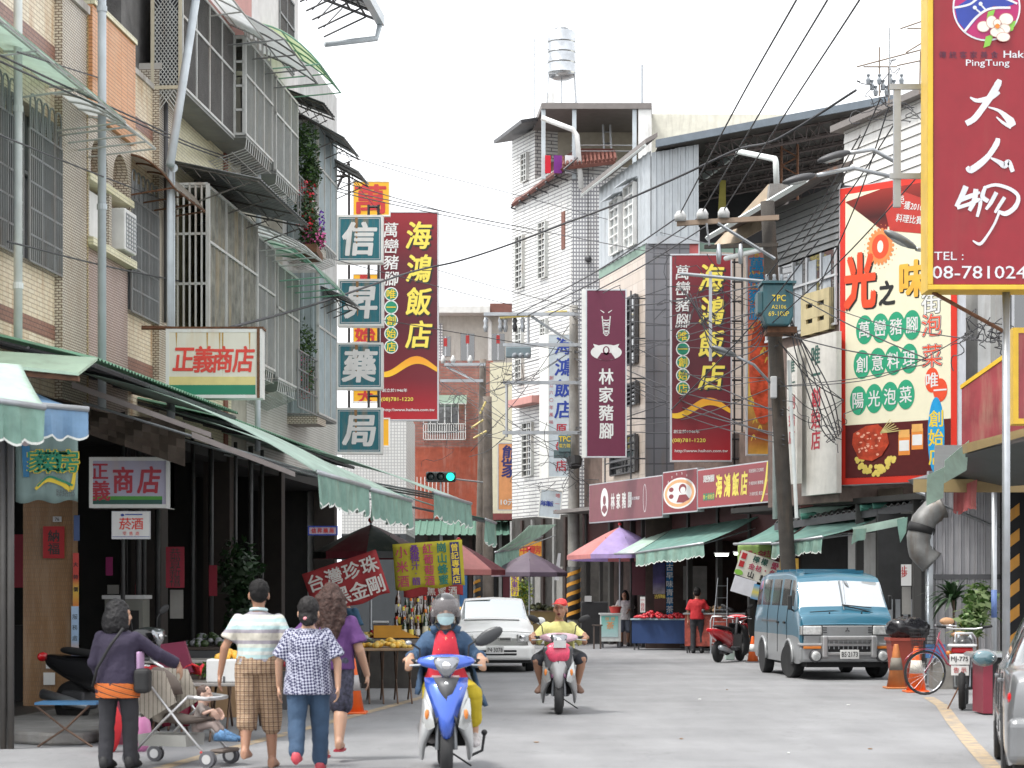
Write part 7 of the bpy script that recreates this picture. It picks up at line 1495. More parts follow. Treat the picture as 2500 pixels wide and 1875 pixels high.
a,b=G(1785,1612);t=thing('plastic_tub','small pale green plastic tub on the road by the red scooter','tub',(a,b+.3,0));MB().loft([[(-.1,-.1,0),(.1,-.1,0),(.1,.1,0),(-.1,.1,0)],[(-.13,-.12,.33),(.13,-.12,.33),(.13,.12,.33),(-.13,.12,.33)]]).build('tub_body',M('mint_plastic',(.45,.55,.5),.5),t,mods=[('bevel',.02)])
kk=47.5/F;t=banner('cloth_banner','lime green menu banner hanging under the awning left of the van',1801,1329,82*kk,50*kk,47.5,SHEET('lime_cloth',(.42,.60,.20),.25),wav=.01);let(t,M('pinkred_print'),lambda m,y:(htext(m,'檸檬・金桔',.05,.75,-.22,-.015,.16,bold=.03),));let(t,green,lambda m,y:htext(m,'愛玉',.05,.3,-.40,-.015,.13,bold=.03))
def tilted(name,label,px,py,w,h,Y,mat,rot,fn=None):
 c=P(px,py,Y);t=thing(name,label,'sign',tuple(c));t.rotation_euler=(0,rot,0);MB().box(0,w,0,.03,-h,0).build('board',mat,t); 
 if fn:fn(t,w,h)
 return t
kk=46/F
def menu(t,w,h):
 let(t,M('dark_green_print'),lambda m,y:htext(m,'檸檬',w*.25,w*.6,-h*.18,y,h*.26,bold=.04));let(t,M('pinkred_print'),lambda m,y:(htext(m,'愛玉',w*.66,w*.98,-h*.2,y,h*.28,bold=.05),htext(m,'金桔・冬瓜',w*.22,w*.95,-h*.5,y,h*.24,bold=.04)));let(t,inkk,lambda m,y:htext(m,'山粉圓',w*.2,w*.98,-h*.82,y,h*.26,bold=.05))
 for i in (0,1):MB().box(w*.03,w*.13,-.012,-.002,-h*(.32+.33*i),-h*(.08+.33*i)).build('price_tag',M('charm_red',(.42,.015,.02)),t)
 MB().disc(w*.08,-h*.88,w*.09,-.004,12,rz=h*.11).build('lime_print_spot',M('lime_print'),t)
tilted('menu_board','tilted white menu board with green and red characters leaning by the van',1812,1342,120*kk,62*kk,46,M('menu_white',(.62,.60,.52),.5,var=.15,scale=3),.33,menu);tilted('blank_board','blank white tilted board below the menu board',1795,1404,56*kk,40*kk,45.8,M('blank_white',(.62,.62,.66),.5),.30)
flat('small_sign','small yellow poster board above the van roof','sign',1904,1950,1363,1400,45,M('poster_yellow',(.70,.42,.08),.5,var=.3,scale=9),lambda m,w,h:htext(m,'涼圓',w*.1,w*.8,h*.5,-.003,h*.4,bold=.03),paper);flat('notice_sheet','white notice with red and black characters in the dark shop','notice',2200,2225,1378,1430,42.8,paper,lambda m,w,h:(vtext(m,'止步',w*.3,h*.95,h*.4,-.003,h*.28,bold=.04)),red);flat('notice_sheet','pale grid of small cards below the white notice in the dark shop','notice',2202,2224,1432,1500,42.9,M('notice_0',(.28,.27,.25)))
tilted('blue_poster','small blue and yellow poster tilted at the van rear window',1842,1425,28*kk,36*kk,45.4,GRAD('blue_poster_print',[(0,(.05,.25,.55)),(.5,(.6,.5,.1)),(1,(.05,.3,.6))],-.35,0),.28)
# far clutter
t=thing('dark_bin','large black box beside the striped grey pole','bin',(2.05,60.5,0));MB().box(0,.95,0,.6,0,1.25).build('bin_body',M('bin_black',(.02,.02,.022),.6),t,mods=[('bevel',.03)]);MB().box(.1,.3,-.02,.1,1.25,1.42).build('paper_stack',M('pale_box',(.5,.5,.5)),t)
t=cart('far wooden stall with dark melons left of the striped pole',.9,60,1.1,.6,.95,M('ochre_wood',(.28,.2,.08),.7),wood);pile('produce_pile','dark green melons on the far wooden stall','produce',(.75,60,.99),[M('melon',(.06,.07,.035),.6),M('melon2',(.16,.17,.07),.6)],60,.5,.07,.4,31)
flat('vertical_banner','yellow vertical banner with dark writing at the street end','banner',1247,1266,1402,1455,66,M('banner_yellow',(.68,.52,.03),.6),lambda m,w,h:vtext(m,'水果行',w*.5,h*.95,h*.05,-.004,h*.3,bold=.03),M('purple_print',(.14,.03,.22)));plant('potted_bush','light green bush behind the yellow vertical banner','plant',(.35,67,.6),[((0,0,.9),(.35,.3,.5))],500,.09,mats=(leafy,leafg),seed=23)
flat('shop_sign','orange shop sign with dark characters under the small green awning','sign',1268,1322,1322,1358,66,M('ochre_board',(.6,.28,.03)),lambda m,w,h:htext(m,'中藥房',w*.05,w*.95,h*.45,-.004,h*.55,bold=.03),red)
t=thing('tall_jar_sheet','white cloth bundle hanging beside the striped grey pole','bundle',tuple(P(1365,1400,61)));MB().loft([[(-.03,0,.6),(.05,0,.6),(.05,.1,.6),(-.03,.1,.6)],[(-.15,0,-.2),(.0,0,-.2),(0,.1,-.2),(-.15,.1,-.2)]]).build('cloth',M('grey_cloth',(.5,.5,.52),.8),t)
t=cart('low fruit crate stand with green leaves far behind the white car',-1.3,62,1.2,.6,.9,wood,wood);pile('fruit_pile','mixed fruit on the crate stand far behind the white car','fruit',(-1.3,62,.94),[yfr,M('melon',(.06,.07,.035)),M('red_fruit',(.55,.02,.03))],60,.45,.06,.4,41)
# right foreground clutter
a,b=G(2205,1680);t=thing('rubbish_bin','dark red plastic bin with a black bag on top','bin',(a+.12,b+.5,0));MB().loft([[(-.2,-.2,0),(.2,-.2,0),(.2,.2,0),(-.2,.2,0)],[(-.27,-.25,.78),(.27,-.25,.78),(.27,.25,.78),(-.27,.25,.78)]]).build('bin_body',M('bin_red',(.30,.05,.03),.5,dirt=.3),t,mods=[('bevel',.02)]);MB().box(-.29,.29,-.27,.27,.76,.81).build('bin_rim',M('bin_red',(.3,.05,.03)),t)
t=thing('rubbish_bag','bulging black rubbish bag lying on the red bin','bag',(a+.17,b+.5,.8));MB().ball((0,0,.16),.38,.28,.2,18,12).build('bag_body',M('bag_black',(.015,.015,.018),.22,bump=.6,bscale=7),t,sm=1,mods=[('sub',1),('folds',.12,.12)])
def spiky(label,c,n,ln,mat,seed,droop=.5):
 rd=random.Random(seed);t=thing('potted_plant',label,'plant',c)
 for k in range(n):
  a=rd.uniform(0,6.28);el=rd.uniform(.1,1.4);l_=ln*rd.uniform(.6,1.1);m=MB();pts=[]
  for i in range(6):u=i/5;r_=l_*u*math.cos(el);z=l_*u*math.sin(el)-droop*l_*u*u;pts.append((r_*math.cos(a),r_*math.sin(a)*.5,z+.0,.036*math.sin(math.pi*min(1,u*.9+.1))))
  for i in range(5):
   p,q=pts[i],pts[i+1];s=(-math.sin(a),math.cos(a));m.add([(p[0]-s[0]*p[3],p[1]-s[1]*p[3],p[2]),(p[0]+s[0]*p[3],p[1]+s[1]*p[3],p[2]),(q[0]+s[0]*q[3],q[1]+s[1]*q[3],q[2]),(q[0]-s[0]*q[3],q[1]-s[1]*q[3],q[2])],[(0,1,2,3)])
  m.build('leaf',mat if not isinstance(mat,tuple) else mat[k % len(mat)],t,sm=1)
 MB().tube([(0,0,0),(.02,.02,-c[2]+.3)],.02,6).build('stem',M('bark_brown',(.12,.08,.05)),t);MB().lathe([(0,-c[2]),(.12,-c[2]),(.16,-c[2]+.32),(.14,-c[2]+.32),(0,-c[2]+.28)],n=14).build('pot',M('clay_pot',(.25,.12,.07),.8),t);return t
c=P(2328,1465,33.9);spiky('tall dark dracaena with drooping leaves against the metal wall',tuple(c),60,.85,leafd,3,.55);c=P(2385,1500,33.2);spiky('variegated pale green palm leaves beside the striped column',tuple(c),76,.66,(SHEET('leaf_pale',(.30,.40,.18),.3),leafg),5,.4);c=P(2358,1545,33.0);spiky('yellow green croton leaves low in front of the palm',tuple(c),50,.5,(leafy,leafg),9,.35)
c=P(2395,1490,32.6);plant('potted_bush','bushy pale green plant between the metal wall and the striped column','plant',(c.x,c.y,.3),[((0,0,1.15),(.26,.25,.32)),((-.15,-.1,.8),(.25,.2,.25))],420,.10,mats=(SHEET('leaf_pale',(.30,.40,.18),.3),leafg),seed=29)
t=thing('glass_display_table','table with grey glass top and red side at the right edge','table',tuple([P(2430,1600,26).x,26.4,0]));MB().box(-.2,.9,-.3,.4,.78,.80).build('glass_top',M('display_glass',(.35,.38,.36),.1,var=.1),t);MB().box(-.22,.92,-.32,.42,.74,.78).build('table_frame',grey,t);MB().box(-.12,.0,-.25,.35,.02,.74).build('red_side',M('stall_red',(.22,.02,.04),.5,dirt=.4),t);MB().box(0,.8,-.25,.35,.02,.74).build('table_body',dark,t)
t=thing('tiled_block','low grey tiled block behind the bicycle wheel','block',(P(2300,1650,33).x-.15,33,0));MB().box(0,.5,0,.3,0,.42).build('tile_block',M('grey_block_tile',(.22,.21,.19),.7,var=.3),t);MB().box(-.1,.2,-.02,.1,.5,.72).build('blue_bag',M('blue_sheet',(.05,.16,.35)),t)
pp2=thing('galvanised_post','thin galvanised post with stickers beside the striped column','post',(P(2427,1440,29.5).x,29.5,0));MB().tube([(0,0,0),(0,0,3.0)],.04,12).build('post_tube',grey,pp2,sm=1);MB().tube([(0,0,1.2),(0,0,1.6)],.0425,12).build('sticker',M('blue_notice',(.10,.16,.35)),pp2,sm=1)
# crates and goods in the shade of the left arcade
gm=[M('melon',(.06,.07,.035)),M('red_fruit2',(.38,.02,.03)),M('dark_green_fruit',(.05,.08,.03)),M('cardboard',(.35,.22,.12)),M('clear_bags',(.30,.30,.32)),M('golden_fruit',(.68,.48,.12))]
for i,(x,y,z,w,cl,wd) in enumerate(((-4.5,25.6,.13,.55,1,'red fruit'),(-4.6,27.0,.13,.6,3,'brown packets'),(-4.2,28.2,.13,.55,2,'green fruit'),(-3.6,26.0,0,.6,4,'bagged goods'),(-3.3,27.6,0,.6,5,'golden fruit'),(-3.0,29.3,0,.6,0,'dark melons'),(-2.9,31.0,0,.6,1,'dark red fruit'),(-4.0,24.9,0,.5,4,'clear bags'),(-2.4,35.5,0,.7,5,'yellow fruit'),(-2.2,38.2,0,.7,3,'boxes'))):
 h=.45+.12*(i % 3);t=thing('goods_stand','shaded wooden stand number %s from the front holding %s' % (ORD[i],wd),'stand',(x,y,z))
 MB().box(-w/2,w/2,-.3,.3,h-.04,h).build('stand_top',M('dark_wood',(.08,.06,.05),.7),t);MB().box(-w/2,w/2,-.3,-.27,0,h-.05).build('stand_front',M('cardboard',(.20,.13,.07),.8) if i % 2 else dgrey,t)
 for sx in (-1,1):MB().box(sx*w/2-.02,sx*w/2+.02,.26,.3,0,h-.04).build('leg',dgrey,t)
 pile('goods_pile','heap of %s on shaded stand number %s from the front' % (wd,ORD[i]),'goods',(x,y,z+h),[gm[cl],gm[(cl+2) % 6]],44,w*.5,.055,.7,50+i)
# ------------------------------------------------------------------ vehicles (front towards -y)
tyre=M('tyre',(.02,.02,.021),.8,var=.2,dirt=.2,dcol=(.1,.1,.095));vgl=GLASS('vehicle_glass',(.05,.06,.065),.02)
# a windscreen is modelled as glossy, slightly mirrored glass reflecting the sky
def MIRR(name,c,met,rough):
 if name in _M:return _M[name]
 m,n,b=_new(name);b.inputs['Base Color'].default_value=(*c,1);b.inputs['Metallic'].default_value=met;b.inputs['Roughness'].default_value=rough
 b.inputs['Coat Weight'].default_value=.5;_M[name]=m;return m
screen=MIRR('windscreen_glass',(.55,.58,.60),.85,.03);hlens=MIRR('headlamp_lens',(.50,.51,.50),.5,.12);wcar=M('white_car_paint',(.80,.80,.78),.4,var=.02,coat=.3)
vblue=M('van_blue',(.028,.135,.205),.35,.1,var=.04,coat=.6);vsil=M('van_silver',(.31,.32,.325),.38,.45,var=.05,coat=.3,dirt=.15);amber=M('amber_lens',(.62,.20,.04),.15);redl=M('red_lens',(.50,.01,.015),.12)
def wheel(par,x,y,r,w,rimmat=None,steer=0,name='wheel'):
 m=MB();m.lathe([(r*.62,-w/2),(r*.94,-w/2),(r,-w*.38),(r,w*.38),(r*.94,w/2),(r*.62,w/2)],(0,0,0),28,'x');o=m.build(name,tyre,par,sm=0,loc=(x,y,r),rz=steer)
 q=MB().lathe([(0,-w*.3),(r*.2,-w*.32),(r*.6,-w*.42),(r*.64,-w*.3),(r*.64,w*.3),(r*.6,w*.42),(r*.2,w*.32),(0,w*.3)],(0,0,0),20,'x');q.build('rim',rimmat or grey,o,sm=0);return o
def spline(ctrl,sub):
 out=[];n=len(ctrl)
 for i in range(n-1):
  p0,p1,p2,p3=ctrl[max(i-1,0)],ctrl[i],ctrl[i+1],ctrl[min(i+2,n-1)]
  for k in range(sub):
   t=k/sub;out.append([p1[j]+(.5*.8)*(p2[j]-p0[j])*(t**3-2*t*t+t)+(3*t*t-2*t**3)*(p2[j]-p1[j])+(.5*.8)*(p3[j]-p1[j])*(t**3-t*t) for j in range(len(p1))])
 out.append(list(ctrl[-1]));return out
def car_shell(par,secs,pick,mats,sy=5,sr=4):
 """secs: list of (y, [(x, z) ring from sill to roof centre]); pick(i_ctrl, j_ctrl) names the part"""
 flat_=[[s[0]]+[v for p in s[1] for v in p] for s in secs];rows=spline(flat_,sy);grid=[]
 for r_ in rows:
  pts=[(r_[1+2*k],r_[2+2*k]) for k in range((len(r_)-1)//2)];q=spline(pts,sr);grid.append([(x,r_[0],z) for x,z in q])
 parts={}
 for i in range(len(grid)-1):
  for j in range(len(grid[0])-1):
   nm=pick(i/sy,j/sr)
   if nm is None:continue
   m=parts.setdefault(nm,MB());a,b,c,d=grid[i][j],grid[i][j+1],grid[i+1][j+1],grid[i+1][j]
   m.add([a,b,c,d],[(0,1,2,3)]);mi=lambda p:(-p[0],p[1],p[2]);m=parts.setdefault(nm+'/2',MB()) if nm == 'side_window' else m;m.add([mi(a),mi(d),mi(c),mi(b)],[(0,1,2,3)])
 for e in (grid[0],grid[-1]):
  loop=[p for p in e]+[(-p[0],p[1],p[2]) for p in reversed(e)];parts.setdefault('body',MB()).add(loop,[tuple(range(len(loop)))])
 out={}
 for nm,m in parts.items():
  nm=nm.split('/')[0];o=m.build(nm,mats[nm],par,sm=1);w=o.modifiers.new('w','WELD');w.merge_threshold=.0015;out[nm]=o
 return out
def plate(par,x,y,z,w,h,s,rot=0,label=None):
 p=MB().box(x-w/2,x+w/2,y-.012,y,z-h/2,z+h/2).build('number_plate',paper,par,mods=[('bevel',.004)],label=label);m=MB();latin(m,s,x,z,y-.016,h*.55,w*.84,bold=.02);m.build('lettering',inkk,p,kind='stuff');return p
# ---- blue and silver van
a,b=(5.95,36.4)
van=thing('van','blue over silver passenger van parked facing the camera on the right','van',(a,b,0),R(4.3));VW=.845
secs=[(-.02,[(VW*.90,.34),(VW*.97,.44),(VW*.97,.62),(VW*.96,.80),(VW*.93,.95),(VW*.91,.97),(VW*.7,.98),(0,.99)]),
  (.06,[(VW*.97,.30),(VW,.42),(VW,.70),(VW*.99,.90),(VW*.96,1.08),(VW*.94,1.12),(VW*.72,1.15),(0,1.16)]),
  (.22,[(VW*.98,.28),(VW,.42),(VW,.75),(VW*.995,1.0),(VW*.97,1.18),(VW*.95,1.20),(VW*.74,1.22),(0,1.23)]),
  (.62,[(VW*.98,.28),(VW,.42),(VW,.78),(VW*.998,1.04),(VW*.98,1.22),(VW*.90,1.70),(VW*.78,1.74),(0,1.77)]),
  (.95,[(VW*.98,.28),(VW,.42),(VW,.78),(VW*.998,1.04),(VW*.98,1.22),(VW*.89,1.78),(VW*.78,1.87),(0,1.91)]),
  (1.7,[(VW*.98,.28),(VW,.42),(VW,.78),(VW*.998,1.04),(VW*.98,1.22),(VW*.89,1.80),(VW*.78,1.93),(0,1.98)]),
  (2.6,[(VW*.98,.28),(VW,.42),(VW,.78),(VW*.998,1.04),(VW*.98,1.22),(VW*.89,1.80),(VW*.78,1.93),(0,1.98)]),
  (3.5,[(VW*.98,.28),(VW,.42),(VW,.78),(VW*.998,1.04),(VW*.98,1.22),(VW*.89,1.80),(VW*.78,1.92),(0,1.96)]),
  (4.15,[(VW*.97,.30),(VW,.42),(VW,.78),(VW*.99,1.04),(VW*.96,1.22),(VW*.86,1.74),(VW*.74,1.84),(0,1.86)]),
  (4.25,[(VW*.93,.36),(VW*.96,.46),(VW*.96,.78),(VW*.94,1.0),(VW*.9,1.2),(VW*.80,1.66),(VW*.7,1.72),(0,1.74)])]
def vpick(i,j):
 if 2<=i<3 and j>=5:return 'windscreen' if not (i<2.1 or i>=2.9 or j<5.2) else 'body'
 if 4<=j<5 and i>=2.9:
  u=i-math.floor(i);jj=j-4
  if i<4.0:return 'side_window' if (u<.95 and jj>.1 and jj<.9 or i<3.9 and i>3 and .1<jj<.9) else 'body'
  if i<8 and .1<jj<.9 and .08<u<.92:return 'side_window'
  return 'body'
 if j<2.0:return 'lower_body'
 return 'body'
vp_=car_shell(van,secs,vpick,{'body':vblue,'lower_body':vsil,'windscreen':screen,'side_window':M('tinted_window',(.10,.09,.085),.08,.3,var=.05,coat=1)},5,5)
for s in (-1,1):
 for yy in (.92,3.30):
  arch_=MB();ring=[(s*(VW+.012),yy+.37*math.cos(math.pi*t/12),.30+.40*math.sin(math.pi*t/12)) for t in range(13)];arch_.tube(ring,.028,6).build('wheel_arch',vsil,van,sm=1)
  m=MB();m.add([(s*(VW+.006),yy+.34*math.cos(math.pi*t/12),.26+.38*math.sin(math.pi*t/12)) for t in range(13)],[tuple(range(13)) if s>0 else tuple(range(12,-1,-1))]);m.build('arch_recess',black,van)
wheel(van,-VW+.07,.92,.315,.20,M('steel_rim',(.35,.35,.34),.4,.6),R(14));wheel(van,VW-.07,.92,.315,.20,M('steel_rim',(.35,.35,.34)),R(14));wheel(van,-VW+.07,3.30,.315,.19,M('steel_rim',(.35,.35,.34)));wheel(van,VW-.07,3.30,.315,.19,M('steel_rim',(.35,.35,.34)))
bpv=MB();bpv.loft([[(x,y,z) for x,z in ((-VW*1.0,.32),(VW*1.0,.32),(VW*1.0,.60),(-VW*1.0,.60))] for y in (-.14,.18)]);bpv.build('bumper',vsil,van,mods=[('bevel',.05,3)])
MB().box(-VW*1.02,VW*1.02,-.17,.15,.60,.655).build('bumper_bar',M('bright_silver',(.42,.42,.42),.3,.6),van,mods=[('bevel',.02)])
for s in (-1,1):MB().box(s*.44-.055,s*.44+.055,-.235,-.05,.40,.79).build('bull_bar_post',M('bright_silver',(.6,.6,.6)),van,mods=[('bevel',.03,3)])
MB().box(-.46,.46,-.225,-.1,.71,.785).build('bull_bar',M('bright_silver',(.6,.6,.6)),van,mods=[('bevel',.025,3)]);MB().box(-.42,.42,-.20,-.1,.44,.50).build('bull_bar',M('bright_silver',(.6,.6,.6)),van,mods=[('bevel',.02)])
MB().box(-.40,.40,-.15,-.05,.50,.66).build('grille_recess',black,van)
for i in range(9):MB().box(-.36+i*.085,-.345+i*.085,-.165,-.14,.55,.70).build('grille_slat',grey,van)
MB().box(-VW*.93,VW*.93,-.045,.02,.62,.965).build('nose_panel',vsil,van,mods=[('bevel',.02)])
for s in (-1,1):
 MB().box(s*.815,s*.445,-.055,.0,.785,.972).build('headlight_rim',black,van,mods=[('bevel',.015)]);MB().box(s*.80,s*.46,-.075,.0,.80,.96).build('headlight',M('lamp_glass_clear',(.62,.63,.62),.12,.2,var=.35,scale=14),van,mods=[('bevel',.02)]);h=MB(); 
 for zz in (.84,.88,.92):h.box(s*.44,s*.37,-.055,-.04,zz,zz+.012)
 h.build('side_vent',black,van,kind='stuff');MB().box(s*.845,s*.805,-.06,.05,.80,.96).build('corner_lamp',hlens,van,mods=[('bevel',.01)])
 MB().box(s*.82,s*.50,-.185,-.15,.555,.60).build('indicator',amber,van,mods=[('bevel',.008)])
 MB().lathe([(0,-.232),(.075,-.226),(.084,-.216),(.084,-.13),(0,-.13)],(s*.60,0,.43),20,'y').build('fog_lamp',M('lamp_glass_clear',(.62,.63,.62)),van,sm=1);MB().lathe([(.088,-.215),(.11,-.20),(.115,-.13)],(s*.60,0,.43),20,'y').build('fog_lamp_ring',dgrey,van,sm=1)
 MB().box(s*.95,s*.875,.50,.56,1.24,1.50).build('mirror',M('mirror_black',(.02,.02,.02),.4),van,mods=[('bevel',.02)]);MB().bar((s*.80,.55,1.20),(s*.91,.53,1.26),.02).build('mirror_arm',black,van)
b0_,b1_=Vector((-.0,.225,1.235)),Vector((0,.60,1.765));MB().bar(b0_+Vector((0,-.012,.01)),b1_+Vector((0,-.012,.01)),.015).build('windscreen_divider',M('divider',(.3,.33,.35),.4,.5),van)
MB().tube([(-.62,.20,1.20),(-.2,.215,1.225),(.05,.22,1.20)],.012,6).tube([(-.02,.23,1.33),(.35,.20,1.235),(.58,.19,1.17)],.012,6).tube([(-.02,.27,1.335),(.5,.22,1.28)],.01,6).build('wiper',black,van,kind='stuff')
for x in (-.28,.30):MB().bar((x,.14,1.17),(x,.12,1.20),.02).build('washer_jet',black,van)
plate(van,0,-.205,.46,.34,.16,'BS·2173');m=MB()
for a_ in (90,210,330):
 dx,dz=math.cos(R(a_)),math.sin(R(a_));c=(dx*.026,.885+dz*.026);m.prism([(c[0]-dx*.026,c[1]-dz*.026),(c[0]-dz*.015,c[1]+dx*.015),(c[0]+dx*.026,c[1]+dz*.026),(c[0]+dz*.015,c[1]-dx*.015)],-.052,-.046)
m.build('badge',dgrey,van,kind='stuff')
for yy in (1.12,1.95,2.9):MB().tube([(-VW-.003,yy,.45),(-VW-.003,yy,1.05),(-VW*.985-.003,yy,1.2),(-VW*.90,yy,1.78)],.006,5).build('door_seam',black,van)
for yy in (1.22,1.82):MB().box(-VW-.03,-VW,yy,yy+.14,.98,1.02).build('door_handle',black,van,mods=[('bevel',.008)])
MB().box(-VW-.006,-VW,2.0,3.4,1.0,1.03).build('slide_rail',dgrey,van);MB().tube([(-.3,.75,1.6),(0,.7,1.66),(.3,.75,1.6)],.03,6).build('interior_mirror',black,van)
for i in range(5):MB().box(-.55,.55,1.0+i*.6,1.06+i*.6,1.90+.0*i+(.03 if i>0 else 0),1.975+(.01 if i else -.02)).build('roof_rib',vblue,van)
MB().box(-.7,.7,.1,4.1,.22,.34).build('underbody',black,van)
# ---- white hatchback
wc=thing('car','white small hatchback facing the camera in the left lane','car',(-.33,39.7,0),R(1.5));cw=.79
def cr(w,z0,zb,zw,zr,wr):return [(w*.93,z0),(w*.99,z0+.16),(w,(z0+zb)/2+.06),(w*.97,zb),(w*.94,zb+.03),(wr+.02,zr-.10),(wr*.85,zr-.03),(0,zr)]
secs=[(-.03,[(cw*.72,.26),(cw*.80,.34),(cw*.82,.46),(cw*.80,.58),(cw*.76,.62),(cw*.7,.64),(cw*.5,.66),(0,.66)]),(.04,[(cw*.88,.22),(cw*.95,.34),(cw*.97,.50),(cw*.93,.68),(cw*.88,.72),(cw*.78,.74),(cw*.55,.76),(0,.77)]),
  (.30,[(cw*.95,.20),(cw,.34),(cw,.56),(cw*.97,.76),(cw*.92,.80),(cw*.82,.84),(cw*.58,.87),(0,.88)]),(.92,[(cw*.95,.20),(cw,.34),(cw,.60),(cw*.98,.86),(cw*.93,.90),(cw*.86,.93),(cw*.6,.98),(0,1.0)]),
  (1.50,[(cw*.95,.20),(cw,.34),(cw,.62),(cw*.98,.88),(cw*.95,.92),(cw*.76,1.33),(cw*.64,1.38),(0,1.41)]),(2.1,[(cw*.95,.20),(cw,.34),(cw,.62),(cw*.98,.88),(cw*.95,.92),(cw*.76,1.36),(cw*.66,1.42),(0,1.45)]),
  (2.9,[(cw*.95,.20),(cw,.34),(cw,.62),(cw*.98,.88),(cw*.95,.92),(cw*.76,1.34),(cw*.66,1.40),(0,1.42)]),(3.6,[(cw*.9,.24),(cw*.96,.34),(cw*.96,.62),(cw*.92,.86),(cw*.9,.9),(cw*.7,1.1),(cw*.6,1.14),(0,1.15)])]
def cpick(i,j):
 if 3<=i<4 and j>=5 :return 'windscreen' if (3.1<i<3.9 and j>=5.2) else 'body'
 if 4<=j<5 and i>=3.4:return 'side_window' if (.1<j-4<.9 and .08<i-math.floor(i)) else 'body'
 return 'body'
car_shell(wc,secs,cpick,{'body':wcar,'windscreen':screen,'side_window':vgl},5,5)
MB().loft([[(x*s_,y,z) for x,z in ((-cw*.98,.24),(cw*.98,.24),(cw*.98,.52),(-cw*.98,.52))] for y,s_ in ((-.16,.9),(.02,1.0),(.3,1.01))]).build('bumper',wcar,wc,mods=[('bevel',.07,4)])
MB().box(-.42,.42,-.172,-.1,.33,.44).build('air_intake',black,wc,mods=[('bevel',.02)]);MB().box(-.42,.42,-.178,-.16,.375,.395).build('intake_bar',wcar,wc)
for s in (-1,1):
 MB().box(s*.06,s*.33,-.075,-.02,.60,.69).build('grille_rim',M('grille_silver',(.5,.5,.48),.35,.4),wc,mods=[('bevel',.025,3)]);MB().box(s*.09,s*.30,-.083,-.07,.625,.645).box(s*.09,s*.30,-.083,-.07,.655,.672).build('grille_slot',black,wc,kind='stuff')
 MB().box(s*.42,s*.66,-.06,.05,.585,.745).build('headlight',hlens,wc,mods=[('bevel',.03,3)]);MB().box(s*.665,s*.745,-.04,.1,.60,.735).build('indicator',M('amber_lens_pale',(.55,.22,.10),.15),wc,mods=[('bevel',.02)]);MB().lathe([(0,-.07),(.06,-.068),(.065,-.05)],(s*.53,0,.665),16,'y').build('bulb',chrome,wc,sm=1)
 MB().ball((s*.93,1.22,.98),.10,.05,.075,12,8).build('mirror',wcar,wc,sm=1);MB().bar((s*.78,1.25,.93),(s*.9,1.22,.96),.02).build('mirror_arm',black,wc)
 wheel(wc,s*(cw-.09),.72,.275,.165);wheel(wc,s*(cw-.09),3.0,.275,.165)
plate(wc,0,-.185,.44,.34,.15,'P4·3078');MB().box(-.7,.7,.0,3.5,.18,.28).build('underbody',black,wc);MB().tube([(-.6,.93,1.0),(0,.9,1.01),(.5,.93,1.0)],.01,5).build('wiper',black,wc);MB().tube([(-.70,-.03,.765),(-.4,-.02,.785),(0,-.02,.79),(.4,-.02,.785),(.70,-.03,.765)],.005,5).build('bonnet_seam',black,wc)
# ---- silver saloon, seen from behind left
sc_=thing('car','silver saloon car cut by the right edge, seen from behind','car',(5.60,20.05,0),R(180-12));cw=.87;spaint=M('silver_paint',(.20,.205,.21),.3,.5,var=.03,coat=.8)
secs=[(-.03,[(cw*.8,.30),(cw*.86,.38),(cw*.88,.5),(cw*.85,.6),(cw*.8,.64),(cw*.7,.66),(cw*.5,.68),(0,.69)]),(.3,[(cw*.96,.22),(cw,.36),(cw,.58),(cw*.97,.74),(cw*.93,.78),(cw*.84,.80),(cw*.6,.83),(0,.84)]),(1.25,[(cw*.97,.2),(cw,.36),(cw,.64),(cw*.985,.88),(cw*.95,.92),(cw*.88,.94),(cw*.62,.97),(0,.98)]),
  (1.95,[(cw*.97,.2),(cw,.36),(cw,.66),(cw*.985,.90),(cw*.96,.94),(cw*.74,1.35),(cw*.62,1.40),(0,1.42)]),(2.6,[(cw*.97,.2),(cw,.36),(cw,.66),(cw*.985,.91),(cw*.96,.95),(cw*.73,1.37),(cw*.62,1.42),(0,1.45)]),(3.2,[(cw*.97,.2),(cw,.36),(cw,.66),(cw*.985,.92),(cw*.96,.96),(cw*.73,1.34),(cw*.62,1.39),(0,1.41)]),
  (3.85,[(cw*.97,.2),(cw,.36),(cw,.66),(cw*.985,.93),(cw*.95,.97),(cw*.86,1.0),(cw*.66,1.04),(0,1.06)]),(4.45,[(cw*.95,.24),(cw*.99,.38),(cw*.99,.64),(cw*.95,.92),(cw*.9,.97),(cw*.8,.99),(cw*.6,1.0),(0,1.01)]),(4.6,[(cw*.88,.3),(cw*.93,.42),(cw*.93,.64),(cw*.9,.86),(cw*.85,.9),(cw*.76,.92),(cw*.5,.93),(0,.93)])]
def spick(i,j):
 if (2<=i<3 or 5<=i<6) and j>=5:return ('windscreen' if i<4 else 'rear_window') if (.1<i-math.floor(i)<.9 and j>=5.2) else 'body'
 if 4<=j<5 and 2.4<=i<5.7:return 'side_window' if (.1<j-4<.9 and .06<i-math.floor(i)<.94) else 'body'
 return 'body'
car_shell(sc_,secs,spick,{'body':spaint,'windscreen':vgl,'rear_window':vgl,'side_window':vgl},5,5)
